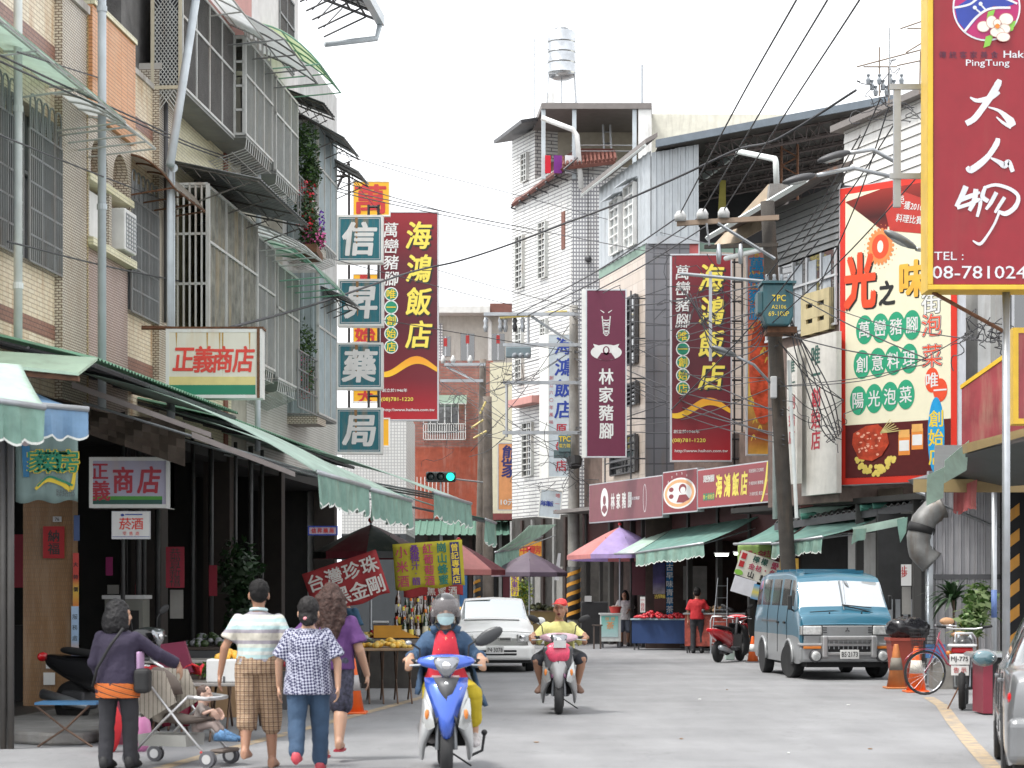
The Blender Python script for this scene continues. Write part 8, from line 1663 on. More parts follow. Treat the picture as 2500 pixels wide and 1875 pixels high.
for s in (-1,1):
 wheel(sc_,s*(cw-.09),.85,.31,.19,M('alloy_rim',(.4,.4,.4),.3,.8));wheel(sc_,s*(cw-.09),3.55,.31,.19,M('alloy_rim',(.4,.4,.4)))
 for yy in (.85,3.55):m=MB();m.add([(s*(cw+.004),yy+.36*math.cos(math.pi*t/12),.28+.38*math.sin(math.pi*t/12)) for t in range(13)],[tuple(range(13)) if s>0 else tuple(range(12,-1,-1))]);m.build('arch_recess',black,sc_)
 MB().ball((s*(cw+.11),1.55,.98),.12,.06,.08,12,8).build('mirror',spaint,sc_,sm=1);MB().ball((s*(cw+.11),1.60,.98),.10,.03,.065,12,8).build('mirror_glass',GLASS('mirror_teal',(.03,.12,.15),.05),sc_,sm=1)
 MB().ball((s*(cw-.14),4.46,.76),.13,.13,.10,14,10).build('tail_light',redl,sc_,sm=1)
 for yy in (2.15,3.05):MB().box(s*cw-.012*s,(s*(cw+.03)),yy,yy+.16,.83,.865).build('door_handle',spaint,sc_,mods=[('bevel',.01)])
 for yy in (1.55,2.35,3.2):MB().tube([(s*(cw+.002),yy,.36),(s*(cw+.003),yy,.66),(s*(cw*.985+.003),yy,.91)],.005,5).build('door_seam',black,sc_)
 MB().box(s*(cw-.005),s*(cw+.018),1.3,3.1,.50,.56).build('side_trim',spaint,sc_,mods=[('bevel',.01)])
MB().loft([[(x,y,z) for x,z in ((-cw*.99,.26),(cw*.99,.26),(cw*.99,.62),(-cw*.99,.62))] for y in (4.2,4.55,4.70)]).build('bumper',M('bumper_silver',(.19,.195,.2),.35,.4,coat=.4),sc_,mods=[('bevel',.07,4)]);MB().box(-.8,.8,.2,4.4,.16,.3).build('underbody',black,sc_)
# ---- scooters
def scooter(label,loc,rz,body,under,accent,sx=1,front='sharp',bag=False,mirror=True,gw_=.34,blade=None):
 t=thing('scooter',label,'scooter',loc,rz);r=.235
 w=MB().lathe([(.12,-.045),(.175,-.055),(.207,-.04),(.216,0),(.207,.04),(.175,.055),(.12,.045)],(0,0,0),26,'x').build('front_wheel',tyre,t,sm=1,loc=(0,.02,.215));MB().lathe([(0,-.04),(.125,-.04),(.125,.04),(0,.04)],n=16,axis='x').build('rim',dgrey,w)
 w=MB().lathe([(.14,-.05),(.2,-.055),(.232,-.04),(.24,0),(.232,.04),(.2,.055),(.14,.05)],(0,0,0),24,'x').build('rear_wheel',tyre,t,sm=1,loc=(0,1.22,.24));MB().lathe([(0,-.04),(.145,-.04),(.145,.04),(0,.04)],n=16,axis='x').build('rim',dgrey,w)
 for s in (-1,1):MB().tube([(s*.075,0,.24),(s*.07,.06,.50),(s*.06,.10,.62)],.022,8).build('fork_leg',grey,t,sm=1)
 # leg shield: lower silver/white shell, with a coloured centre blade
 rings=[]
 for z,y,hw,d in ((.30,.20,.12,.05),(.38,.10,.165,.10),(.48,.0,.19,.14),(.60,-.03,.205,.15),(.70,.02,.20,.14),(.80,.09,.17,.11),(.86,.14,.12,.07)):
  rings.append([(hw*math.sin(a)*1.0,y+.20-(d+.06)*max(-.2,math.cos(a)),z) for a in [R(q) for q in (-125,-95,-70,-45,-20,0,20,45,70,95,125)]])
 shell=MB().loft(rings[2:],caps=False,close=False).build('leg_shield',under,t,sm=1,mods=[('sub',1)]);shell.modifiers.new('t','SOLIDIFY').thickness=.02
 for s in (-1,1):   # lower cheeks beside the wheel
  MB().loft([[(s*i_,f_,z),(s*(i_+o_)*.52,f_-.03,z),(s*o_,f_+.03,z),(s*o_,b_,z),(s*i_,b_,z)] for z,i_,o_,f_,b_ in ((.82,.04,.18,.02,.14),(.68,.06,.20,-.05,.2),(.52,.06,.218,-.09,.25),(.41,.09,.235,-.08,.3),(.30,.165,.245,.0,.36),(.20,.18,.235,.08,.40),(.12,.185,.215,.16,.44))]).build('leg_shield_cheek',under,t,sm=1,mods=[('sub',1)])
 MB().box(-.17,.17,.26,.30,.25,.6).build('wheel_cavity',black,t)
 bl=[]
 for z,hw,y in ((.84,.18,.02),(.77,.175,-.04),(.67,.135,-.10),(.56,.092,-.145),(.46,.055,-.165),(.35,.024,-.15)):
  bl.append([(-hw,y+.05,z),(-hw*.5,y+.008,z),(0,y-.018,z-.005),(hw*.5,y+.008,z),(hw,y+.05,z)])
 m=MB().loft(bl,caps=False,close=False).build('front_panel',blade or body,t,sm=1);m.modifiers.new('t','SOLIDIFY').thickness=.02
 MB().loft([[(-.11,.0,.85),(0,-.02,.85),(.11,.0,.85)],[(-.075,-.055,.77),(0,-.09,.77),(.075,-.055,.77)],[(-.012,-.12,.65),(0,-.135,.65),(.012,-.12,.65)]],caps=False,close=False).build('nose_inset',dgrey,t,sm=1).modifiers.new('t','SOLIDIFY').thickness=.01
 MB().ball((0,-.07,.80),.02,.01,.022,10,6).build('emblem',chrome,t,sm=1)
 for s in (-1,1):
  o=MB().loft([[(s*.185,-.03,.68),(s*.195,-.01,.68),(s*.205,.03,.67)],[(s*.14,-.115,.60),(s*.185,-.075,.60),(s*.21,-.02,.58)],[(s*.11,-.14,.50),(s*.165,-.115,.50),(s*.21,-.05,.48)],[(s*.10,-.14,.44),(s*.13,-.13,.42),(s*.16,-.10,.41)]],caps=False,close=False).build('side_lamp',hlens,t,sm=1);MB().ball((s*.165,-.11,.545),.02,.014,.045,10,6).build('indicator',amber,o,sm=1)
 MB().tube([(0,.26,.42),(0,.20,.80),(0,.16,.98)],.035,10).build('steering_column',dgrey,t,sm=1)
 mg=MB();mg.loft([[(.13*math.cos(a)*s_,y,.47+.16*math.sin(a)*s_) for a in [math.pi*k/8 for k in range(9)]] for y,s_ in ((-.14,.55),(-.06,.8),(.1,.9),(.25,.75))],caps=False,close=False);mg.build('front_mudguard',accent,t,sm=1).modifiers.new('t','SOLIDIFY').thickness=.015
 # handlebar cowl
 cw_=MB();cw_.loft([[(-.26,.14,.94),(-.26,.22,.98),(-.26,.16,1.04)],[(-.16,.03,.90),(-.16,.24,.96),(-.16,.10,1.09)],[(0,-.03,.82),(0,.24,.95),(0,.08,1.14)],[(.16,.03,.90),(.16,.24,.96),(.16,.10,1.09)],[(.26,.14,.94),(.26,.22,.98),(.26,.16,1.04)]]);cw_.build('handlebar_cowl',body,t,sm=1,mods=[('sub',2)])
 hl=MB();hl.loft([[(-.125,.02,1.035),(0,-.005,1.02),(.125,.02,1.035)],[(-.10,-.02,.96),(0,-.055,.96),(.10,-.02,.96)],[(-.055,-.025,.89),(0,-.055,.885),(.055,-.025,.89)],[(-.015,.0,.85),(0,-.01,.845),(.015,.0,.85)]],caps=False,close=False);hl.build('headlight',MIRR('scooter_lens',(.30,.31,.33),.75,.12),t,sm=1,mods=[('sub',1)]).modifiers.new('t','SOLIDIFY').thickness=.01;MB().ball((0,-.05,.955),.04,.012,.035,12,8).build('headlight_bulb',chrome,t,sm=1)
 MB().tube([(-gw_,.24,.985),(-.22,.19,.985),(0,.15,.975),(.22,.19,.985),(gw_,.24,.985)],.014,8).build('handlebar',grey,t,sm=1)
 for s in (-1,1):
  MB().tube([(s*(gw_-.10),.195,.985),(s*(gw_+.01),.245,.985)],.021,10).build('grip',black,t,sm=1);MB().tube([(s*.18,.14,.97),(s*(gw_-.07),.13,.955),(s*(gw_+.01),.17,.95)],.009,6).build('brake_lever',grey,t)
  if mirror:
   MB().tube([(s*.20,.18,1.0),(s*.22,.19,1.13),(s*.27,.19,1.19)],.008,6).build('mirror_stem',black,t);n_=Vector((s*.9,-.1,.45)).to_track_quat('X','Z').to_matrix();MB().ball((s*.325,.18,1.225),.085,.02,.042,12,8,n_).build('mirror',black,t,sm=1)
 MB().loft([[(-.14,.30,.26),(.14,.30,.26),(.14,.30,.33),(-.14,.30,.33)],[(-.16,.62,.24),(.16,.62,.24),(.16,.62,.32),(-.16,.62,.32)]]).build('floorboard',dgrey,t,mods=[('bevel',.02)])
 rr_=[[(x*hw,y,z0+(z1-z0)*k) for x,k in ((-.7,0),(.7,0),(1,.5),(.8,1),(-.8,1),(-1,.5))] for y,hw,z0,z1 in ((.58,.13,.28,.68),(.75,.17,.30,.72),(1.1,.18,.42,.74),(1.45,.13,.56,.76),(1.62,.05,.64,.76))]
 MB().loft(rr_).build('rear_body',body,t,sm=1,mods=[('sub',2)]);MB().loft([[(x*hw,y,z0+(z1-z0)*k) for x,k in ((-1,0),(1,0),(.85,1),(-.85,1))] for y,hw,z0,z1 in ((.58,.12,.69,.75),(.8,.16,.72,.79),(1.1,.15,.73,.82),(1.4,.11,.76,.85))]).build('saddle',black,t,sm=1,mods=[('sub',2)])
 MB().box(-.12,.14,.95,1.3,.18,.38).build('engine',dgrey,t,mods=[('bevel',.04,3)]);MB().tube([(-.17,.85,.22),(-.18,1.1,.27),(-.18,1.5,.34)],[.03,.05,.055],10).build('exhaust',grey,t,sm=1);MB().ball((0,1.66,.72),.09,.03,.05,12,8).build('tail_light',redl,t,sm=1)
 MB().bar((.05,.75,.16),(.24,.82,.03),.012).build('side_stand',black,t);return t
sb=M('scooter_blue',(.045,.12,.55),.22,.35,var=.03,coat=1);sw_=M('scooter_silver_white',(.55,.56,.56),.3,.3,var=.03,coat=.5)
A_SC=scooter('blue and silver scooter ridden towards the camera by the masked woman',(-.56,17.45,0),R(3),sb,sw_,dgrey,mirror=False,gw_=.30)
mr=MB();n_=Vector((.85,-.1,.5)).to_track_quat('X','Z').to_matrix();mr.ball((.37,.16,1.20),.135,.025,.06,14,8,n_);mr.build('mirror',M('mirror_shell',(.035,.037,.04),.35),A_SC,sm=1);MB().tube([(.19,.18,1.0),(.20,.19,1.12),(.27,.17,1.17)],.009,6).build('mirror_stem',black,A_SC);MB().tube([(-.22,.18,1.0),(-.225,.19,1.09),(-.30,.15,1.14)],.009,6).build('mirror_stem',black,A_SC);MB().ball((-.32,.14,1.145),.03,.02,.02,10,6).build('mirror',grey,A_SC,sm=1);MB().tube([(.24,.85,.12),(.34,.9,.16),(.36,.92,.30)],.013,6).build('rack_hook',black,A_SC);MB().ball((.36,.92,.32),.028,n=8,m=6).build('rubber_knob',black,A_SC)
MB().slab([(.07,-.085,.66),(.12,-.03,.77),(.145,-.01,.78),(.10,-.07,.67)],(0,-.012,0)).build('decal',M('decal_pale',(.6,.45,.4),.4),A_SC)
pk=M('scooter_pink',(.55,.36,.42),.25,.3,var=.04,coat=1)
B_SC=scooter('pink and grey scooter with a red bag ridden by the man in yellow',(.60,26.3,0),R(-2),pk,M('scooter_grey',(.34,.34,.34),.35,.3,coat=.4),M('scooter_mauve',(.26,.10,.19),.25,.4,coat=1),blade=M('scooter_grey',(.34,.34,.34)))
o=thing('shopping_bag','pink plastic shopping bag stuffed in front of the rider on the pink scooter','bag',(.59,26.18,.78));MB().loft([[(-.17,0,.16),(.17,0,.16),(.17,.12,.16),(-.17,.12,.16)],[(-.19,-.04,.02),(.19,-.04,.02),(.19,.1,.02),(-.19,.1,.02)],[(-.15,-.03,-.12),(.15,-.03,-.12),(.15,.08,-.12),(-.15,.08,-.12)]]).build('bag_body',M('pink_bag',(.70,.07,.14),.22,var=.3,scale=12,bump=.5,bscale=14),o,sm=1,mods=[('sub',2),('folds',.05,.08)]);MB().box(-.06,.1,-.05,.02,.08,.17).build('box_in_bag',M('pale_box',(.5,.5,.5)),o);MB().loft([[(-.20,.0,.1),(.20,.0,.1),(.20,.18,.1),(-.20,.18,.1)],[(-.16,.02,-.22),(.16,.02,-.22),(.16,.16,-.22),(-.16,.16,-.22)]]).build('black_basket',dgrey,o,mods=[('bevel',.04,3)])
C_SC=scooter('red and black scooter parked behind the van with its tail towards us',(5.15,46.2,0),R(150),M('scooter_red',(.55,.02,.03),.25,.2,coat=1),black,dgrey);D_SC=scooter('black scooter parked in the shade behind the stroller woman',(-4.05,23.4,.0),R(60),M('scooter_black',(.02,.02,.022),.25,coat=.6),M('scooter_black',(.02,.02,.022)),black)
D_SC.scale=(1.05,1.05,1.12)
# ---- old motorcycle from behind
mb=thing('motorcycle','old black motorcycle with white plate MJ-775 parked at the right kerb','motorcycle',(6.08,27.6,0),R(-14))
for y,nm in ((-.35,'rear_wheel'),(.9,'front_wheel')):
 w=MB().lathe([(.25,-.035),(.29,-.045),(.31,0),(.29,.045),(.25,.035)],n=26,axis='x').build(nm,tyre,mb,sm=1,loc=(0,y,.31));e=MB()
 for i in range(14):a_=2*math.pi*i/14;e.bar((.02*(-1)**i,.03*math.cos(a_),.03*math.sin(a_)),(0,.25*math.cos(a_+.1),.25*math.sin(a_+.1)),.003)
 e.tube([(-.05,0,0),(.05,0,0)],.035,10);e.build('spokes',grey,w,kind='stuff')
MB().box(-.08,.08,-.45,-.1,.60,.66).build('rear_mudguard',chrome,mb,mods=[('bevel',.02)]);MB().box(-.14,.14,-.52,-.35,.76,.84).build('tail_light',redl,mb,mods=[('bevel',.02)]);MB().box(-.19,.19,-.56,-.2,.84,.88).build('rear_rack',M('pale_tube',(.55,.55,.55)),mb,mods=[('bevel',.015)])
MB().tube([(-.10,-.35,.9),(-.09,-.35,1.02),(.12,-.3,1.02),(.16,-.1,.95),(.16,.1,.88)],.018,8).build('grab_rail',M('pale_tube',(.55,.55,.55)),mb,sm=1);MB().loft([[(-.13,y,z),(.13,y,z),(.11,y,z+.09),(-.11,y,z+.09)] for y,z in ((-.3,.84),(0,.80),(.35,.80))]).build('saddle',black,mb,sm=1,mods=[('sub',2)])
MB().loft([[(-.1,y,z),(.1,y,z),(.13,y,z+.12),(0,y,z+.22),(-.13,y,z+.12)] for y,z in ((.3,.76),(.5,.78),(.75,.82))]).build('fuel_tank',M('tank_black',(.03,.03,.03),.3),mb,sm=1,mods=[('sub',2)]);MB().box(-.14,.14,.05,.5,.25,.55).build('engine',M('engine_grey',(.12,.12,.12),.5,.5),mb,mods=[('bevel',.03)])
MB().tube([(-.36,.55,1.10),(-.15,.68,1.06),(.15,.68,1.06),(.36,.55,1.10)],.014,8).build('handlebar',M('pale_tube',(.55,.55,.55)),mb,sm=1)
for s in (-1,1):MB().tube([(s*.25,.6,1.085),(s*.37,.54,1.105)],.02,8).build('grip',black,mb,sm=1);MB().ball((s*.17,-.44,.76),.045,.04,.035,10,6).build('indicator',amber,mb,sm=1);MB().tube([(s*.07,.9,.31),(s*.08,.68,1.0)],.02,8).build('fork_leg',grey,mb,sm=1);MB().bar((s*.09,-.35,.31),(s*.10,-.1,.8),.02).build('shock_absorber',grey,mb)
plate(mb,-.03,-.57,.68,.26,.14,'MJ-775');o=MB().box(-.14,.09,-.575,-.56,.47,.60).build('placard',paper,mb);m=MB();htext(m,'告示',-.12,.07,.54,-.579,.07,bold=.02);m.build('lettering',red,o,kind='stuff')
MB().box(.20,.42,-.25,.1,.48,.76).build('side_box',M('purple_box',(.20,.05,.13),.4,dirt=.3),mb,mods=[('bevel',.03)]);MB().tube([(.17,.3,.3),(.2,-.1,.28),(.2,-.4,.32)],[.02,.035,.04],10).build('exhaust',chrome,mb,sm=1);MB().bar((-.05,-.15,.3),(-.2,-.2,.0),.015).build('centre_stand',rust,mb)
# ---- bicycle
bc=thing('bicycle','maroon city bicycle with a black mesh basket leaning at the right kerb','bicycle',(6.28,31.15,0),R(12));fm=M('frame_maroon',(.28,.02,.05),.3,coat=.5)
def bwheel(x,y):
 w=MB();ring=[(.325*math.cos(2*math.pi*k/32),0,.325*math.sin(2*math.pi*k/32)) for k in range(33)];o=w.tube(ring,.017,6).build('wheel',tyre,bc,sm=1,loc=(x,y,.34));e=MB()
 for i in range(20):a_=2*math.pi*i/20;e.tube([(.03*math.cos(a_+1.2),.02*(-1)**i,.03*math.sin(a_+1.2)),(.315*math.cos(a_),0,.315*math.sin(a_))],.0022,4)
 e.tube([(.305*math.cos(2*math.pi*k/28),0,.305*math.sin(2*math.pi*k/28)) for k in range(29)],.009,4);e.build('spokes',chrome,o,kind='stuff');return o
bwheel(0,0);bwheel(1.05,.0)
MB().tube([(0,.0,.34),(.06,0,.45),(.17,0,.72),(.24,0,.95)],.013,8).build('fork',fm,bc,sm=1);MB().tube([(.22,0,.85),(.40,0,.55),(.62,0,.38)],.018,8).tube([(.20,0,.76),(.36,0,.48),(.6,0,.32)],.015,8).tube([(.62,0,.32),(.55,0,.85)],.015,8).tube([(.62,.0,.32),(1.05,0,.34),(.56,0,.78)],.01,6).build('frame',fm,bc,sm=1)
MB().tube([(.25,0,.95),(.26,0,1.04),(.22,-.12,1.06),(.32,-.26,1.06),(.40,-.28,1.05)],.011,8).tube([(.26,0,1.04),(.22,.12,1.06),(.32,.26,1.06),(.40,.28,1.05)],.011,8).build('handlebar',chrome,bc,sm=1);MB().ball((.56,0,.92),.14,.09,.045,14,8).build('saddle',M('tan_saddle',(.50,.28,.15),.7),bc,sm=1);MB().ball((.36,0,1.12),.12,.06,.06,12,8).build('child_seat_pad',M('tan_saddle',(.5,.28,.15)),bc,sm=1)
m=MB()
for i in range(11):
 u=i/10
 for y in (-.15,.15):m.bar((-.20+.34*u,y,1.0),(-.16+.28*u,y*.8,.72),.003)
 m.bar((-.20,-.15+.3*u,1.0),(-.16,-.12+.24*u,.72),.003).bar((.14,-.15+.3*u,1.0),(.12,-.12+.24*u,.72),.003)
for k in range(6):u=k/5;a_,b_,y_=-.20+.04*u,.14-.02*u,.15-.03*u;z=1.0-.28*u;m.bar((a_,-y_,z),(b_,-y_,z),.004).bar((a_,y_,z),(b_,y_,z),.004).bar((a_,-y_,z),(a_,y_,z),.004).bar((b_,-y_,z),(b_,y_,z),.004)
m.build('basket',black,bc,kind='stuff');MB().tube([(.38*math.cos(R(q)),0,.34+.36*math.sin(R(q))) for q in range(20,160,10)],.02,5,squash=.4).build('mudguard',fm,bc,sm=1);MB().bar((1.0,.05,.3),(.9,.15,.0),.01).build('stand',chrome,bc)
# ---- pushchair
ps=thing('pushchair','beige and brown pushchair with striped pocket and four double wheels','pushchair',(-2.98,18.75,0),R(72));ps.scale=(.88,)*3;bg_=M('beige_fabric',(.36,.32,.27),.8,var=.15);br_=M('brown_fabric',(.12,.095,.08),.8);tube_=M('tube_silver',(.6,.6,.6),.3,.7)
MB().loft([[(-.24,y,z),(.24,y,z),(.24,y+.03,z+w_),(-.24,y+.03,z+w_)] for y,z,w_ in ((-.32,.46,.06),(.0,.40,.10),(.22,.42,.18))]).build('seat',br_,ps,sm=1,mods=[('sub',1)]);MB().loft([[(-.23,.18,.44),(.23,.18,.44),(.23,.26,.46),(-.23,.26,.46)],[(-.24,.34,.70),(.24,.34,.70),(.24,.40,.70),(-.24,.40,.70)],[(-.22,.42,.95),(.22,.42,.95),(.22,.47,.95),(-.22,.47,.95)]]).build('backrest',bg_,ps,sm=1)
MB().loft([[(-.22,.47,.78),(.22,.47,.78),(.22,.49,.78),(-.22,.49,.78)],[(-.24,.40,.50),(.24,.40,.50),(.24,.50,.50),(-.24,.50,.50)]]).build('rear_pocket',STRIPE('pocket_stripe',[(.62,.60,.56),(.62,.60,.56),(.62,.6,.56),(.2,.18,.17)],.035,0,ang=.6),ps)
for s in (-1,1):MB().slab([(s*.255,.50,1.0),(s*.255,.12,.98),(s*.255,-.02,.66),(s*.255,.30,.48),(s*.255,.46,.60)],(s*.012,0,0)).build('side_panel',STRIPE('side_stripe_cloth',[(.42,.38,.32)]*5+[(.16,.14,.12)],.05,1,ang=.0),ps)
can=[]
for k in range(5):a_=R(8+20*k);can.append([(.26*math.cos(R(q)),.40-.34*math.sin(a_)*math.sin(R(q)),.72+.30*math.cos(a_)*math.sin(R(q))) for q in range(0,181,20)])
MB().loft(can,caps=False,close=False).build('hood',br_,ps,sm=1).modifiers.new('t','SOLIDIFY').thickness=.01
MB().loft([[(-.2,y,.20),(.2,y,.20),(.22,y,.32),(-.22,y,.32)] for y in (-.1,.45)]).build('shopping_basket',M('pale_mesh',(.45,.45,.42),.8),ps)
for s in (-1,1):
 MB().tube([(s*.27,-.38,.10),(s*.27,-.05,.45),(s*.27,.42,1.0),(s*.27,.58,1.08)],.014,8).build('frame_tube',tube_,ps,sm=1);MB().tube([(s*.27,.50,.10),(s*.27,.15,.45),(s*.27,-.15,.72)],.014,8).build('frame_tube',tube_,ps,sm=1)
 for y,r_ in ((-.38,.085),(.50,.085)):
  for d in (-.025,.025):MB().lathe([(0,-.012),(r_*.5,-.012),(r_,-.010),(r_,.010),(r_*.5,.012),(0,.012)],(s*.27+d,y,r_),18,'x').build('wheel',M('wheel_grey',(.10,.10,.11),.6),ps,sm=0)
 for y in (-.38,.5):MB().lathe([(0,-.042),(.05,-.042),(.05,.042),(0,.042)],(s*.27,y,.085),14,'x').build('hub',tube_,ps)
MB().tube([(-.27,.58,1.08),(.27,.58,1.08)],.016,8).build('handle',black,ps,sm=1);MB().tube([(-.27,-.15,.72),(-.24,-.34,.70),(0,-.38,.70),(.24,-.34,.70),(.27,-.15,.72)],.022,10).build('bumper_bar',tube_,ps,sm=1);MB().box(-.2,.2,-.52,-.36,.14,.18).build('footrest',br_,ps,mods=[('bevel',.02)]);MB().tube([(-.27,-.30,.16),(-.27,-.38,.10)],.02,8).build('red_clip',red,ps)
# ------------------------------------------------------------------ people (facing -y; x to the viewer's right)
def V3(*a):return Vector(a)
def ell(c,rx,ry,n=14,yaw=0,tilt=0):
 c=Vector(c);return [c+Vector((rx*math.cos(a)*math.cos(yaw)-ry*math.sin(a)*math.sin(yaw),rx*math.cos(a)*math.sin(yaw)+ry*math.sin(a)*math.cos(yaw),tilt*math.sin(a))) for a in [2*math.pi*k/n for k in range(n)]]
def limb(m,pts,rs,n=10):
 P_=[Vector(p) for p in pts];Q=[];W_=[]
 for i in range(len(P_)-1):
  for k in range(5):t=k/5;Q.append(P_[i].lerp(P_[i+1],t));W_.append(rs[i]*(1-t)+rs[i+1]*t)
 Q.append(P_[-1]);W_.append(rs[-1]);m.tube(Q,W_,n);m.ball(P_[0],rs[0],n=n,m=8);m.ball(P_[-1],rs[-1],n=n,m=8)
 for i in range(1,len(P_)-1):m.ball(P_[i],rs[i]*1.0,n=n,m=8)
def hand(m,wrist,d,palm_n,side,curl=.5,s=1.0):
 """wrist point, direction of fingers, palm normal, thumb side vector"""
 w=Vector(wrist);d=Vector(d).normalized();pn=Vector(palm_n);pn=(pn-d*pn.dot(d)).normalized();sd=d.cross(pn).normalized()*side
 for u in (-1,-.33,.33,1):m.tube([w-d*.01*s+sd*.010*u*s,w+d*.05*s+sd*.028*u*s,w+d*.095*s+sd*.032*u*s],[.016*s,.018*s,.012*s],8)
 for k,(u,l) in enumerate(((1,.072),(.36,.082),(-.3,.078),(-.95,.062))):
  a=w+d*.088*s+sd*.032*u*s;q=[a];dr=d.copy()
  for j in range(3):
   ang=curl*(.45+.25*j);dr=(dr*math.cos(ang)+pn*math.sin(ang)).normalized();a=a+dr*l*s*(.45,.32,.26)[j];q.append(a)
  m.tube(q,[.0095*s,.009*s,.0082*s,.0065*s],7);m.ball(q[-1],.0068*s,n=7,m=5)
 a=w+d*.025*s+sd*.028*s;q=[a,a+(sd*.8+d*.6+pn*.25).normalized()*.04*s,a+(sd*.8+d*.6+pn*.25).normalized()*.04*s+(d+pn*curl).normalized()*.035*s];m.tube(q,[.013*s,.011*s,.008*s],7);m.ball(q[-1],.0082*s,n=7,m=5)
def foot(m,an,toe,s=1.0,r=.045):
 a=Vector(an);t=Vector(toe).normalized();L_=.17*s
 rings=[]
 for u,w,h in ((-.07,.028,.04),(-.05,.036,.055),(0,.04,.065),(.06,.043,.05),(.12,.048,.035),(.17,.042,.026),(.19,.02,.014)):
  c=a+t*u*s;sd=Vector((-t.y,t.x,0)).normalized();base=a.z-.075*s;rings.append([Vector((c.x,c.y,base))+sd*w*s*math.cos(q)+Vector((0,0,h*s*(1+math.sin(q)) if True else 0)) for q in [2*math.pi*k/10 for k in range(10)]])
 m.loft(rings)
def head(m,c,yaw=0,pitch=0,s=1.0,mouth_open=False):
 rot=Matrix.Rotation(yaw,3,'Z') @ Matrix.Rotation(pitch,3,'X');c=Vector(c);q=lambda x,y,z:c+rot @ Vector((x*s,y*s,z*s))
 m.ball(q(0,.012,.03),.076*s,.094*s,.092*s,18,14,rot);m.ball(q(0,-.018,-.035),.060*s,.070*s,.078*s,16,12,rot);m.ball(q(0,-.045,-.085),.035*s,.032*s,.026*s,12,8,rot)
 m.ball(q(0,-.088,-.022),.014*s,.022*s,.018*s,10,8,rot);m.tube([q(0,-.078,.02),q(0,-.095,-.02)],[.009*s,.014*s],8)
 for sx in (-1,1):m.ball(q(sx*.078,.012,-.01),.012*s,.022*s,.034*s,10,8,rot);m.ball(q(sx*.036,-.062,-.03),.024*s,.02*s,.024*s,10,8,rot);m.tube([q(sx*.012,-.082,.022),q(sx*.045,-.07,.022)],.009*s,6)
 m.tube([q(-.024,-.078,-.058),q(0,-.086,-.056),q(.024,-.078,-.058)],.0075*s,6);m.tube([q(-.018,-.076,-.070),q(0,-.083,-.072),q(.018,-.076,-.070)],.0075*s,6);return q,rot
def torso(m,pelvis,chest,neck,wsh,whip,depth=.11,belly=1.0,add=0,lower=True):
 p,c,n=Vector(pelvis),Vector(chest),Vector(neck);a=p.lerp(c,.45);yaw=0
 rings=[]
 if lower:rings.append(ell(p+V3(0,0,-.08),whip*.86+add,depth*.95+add))
 rings+=[ell(p,whip+add,depth*1.08+add),ell(a,whip*.88*belly+add,depth*.98*belly+add),ell(p.lerp(c,.8),wsh*.82+add,depth+add),ell(c,wsh*.90+add,depth+add),ell(c.lerp(n,.35),wsh*.98+add,depth*.84+add),ell(c.lerp(n,.62),wsh*.82+add,depth*.70+add),ell(c.lerp(n,.84),wsh*.42+add,depth*.56+add),ell(n,.058+add*.6,.058+add*.6)]
 m.loft(rings)
def person(label,loc,rz,J,sh=.19,hp=.165,depth=.11,belly=1.,skinm=skin,vox=.010,tops=None,legs=None,hair=None,shoes=None,hs=1.1,hd=(0,0),hands=((0,0,-1),(0,0,-1)),palms=((1,0,0),(-1,0,0)),curl=(.5,.5),arm=1.0,leg=1.0,bare=False,scale=1.0,feet=None):
 """J: head, neck, chest, pelvis, (sh, el, wr)x2, (hip, knee, ankle, toe)x2 — index 0 is the viewer's left when the figure faces the viewer"""
 t=thing('person',label,'person',loc,rz);t.scale=(scale,)*3;m=MB()
 q,rot=head(m,J['head'],hd[0],hd[1],hs);m.tube([Vector(J['neck'])-V3(0,0,.05),Vector(J['neck'])+V3(0,0,.03),Vector(J['head'])+V3(0,.02,-.04)],[.062,.055,.052],12);torso(m,J['pelvis'],J['chest'],J['neck'],sh,hp,depth,belly)
 for k in (0,1):
  S1,E1,W1_=J['arm'][k];S1=(S1[0]-.03*(1 if S1[0]>0 else -1)*arm,S1[1],S1[2]-.03);limb(m,[S1,E1,W1_],[.040*arm,.040*arm,.027*arm]);d=Vector(W1_)-Vector(E1);hand(m,W1_,Vector(hands[k])*1.0+d.normalized()*.6,palms[k],1 if k else -1,curl[k],.95)
  H1,K1,A1_,T1_=J['leg'][k];limb(m,[H1,K1],[.085*leg,.058*leg],12);limb(m,[K1,V3(*K1).lerp(V3(*A1_),.3),A1_],[.056*leg,.058*leg,.036*leg],12);foot(m,A1_,T1_)
 m.build('body',skinm,t,sm=1,mods=[('remesh',vox,3)])
 if tops:tops(t,J,sh,hp,depth,belly)
 if legs:legs(t,J,hp,depth)
 if hair:hair(t,q,rot,hs)
 if shoes:
  for k in (0,1):
   H1,K1,A1_,T1_=J['leg'][k];mm=MB();foot(mm,V3(*A1_)+V3(0,0,.0),T1_,1.13);mm.build('shoe',shoes[k] if isinstance(shoes,(list,tuple)) else shoes,t,sm=1)
 return t,q,rot
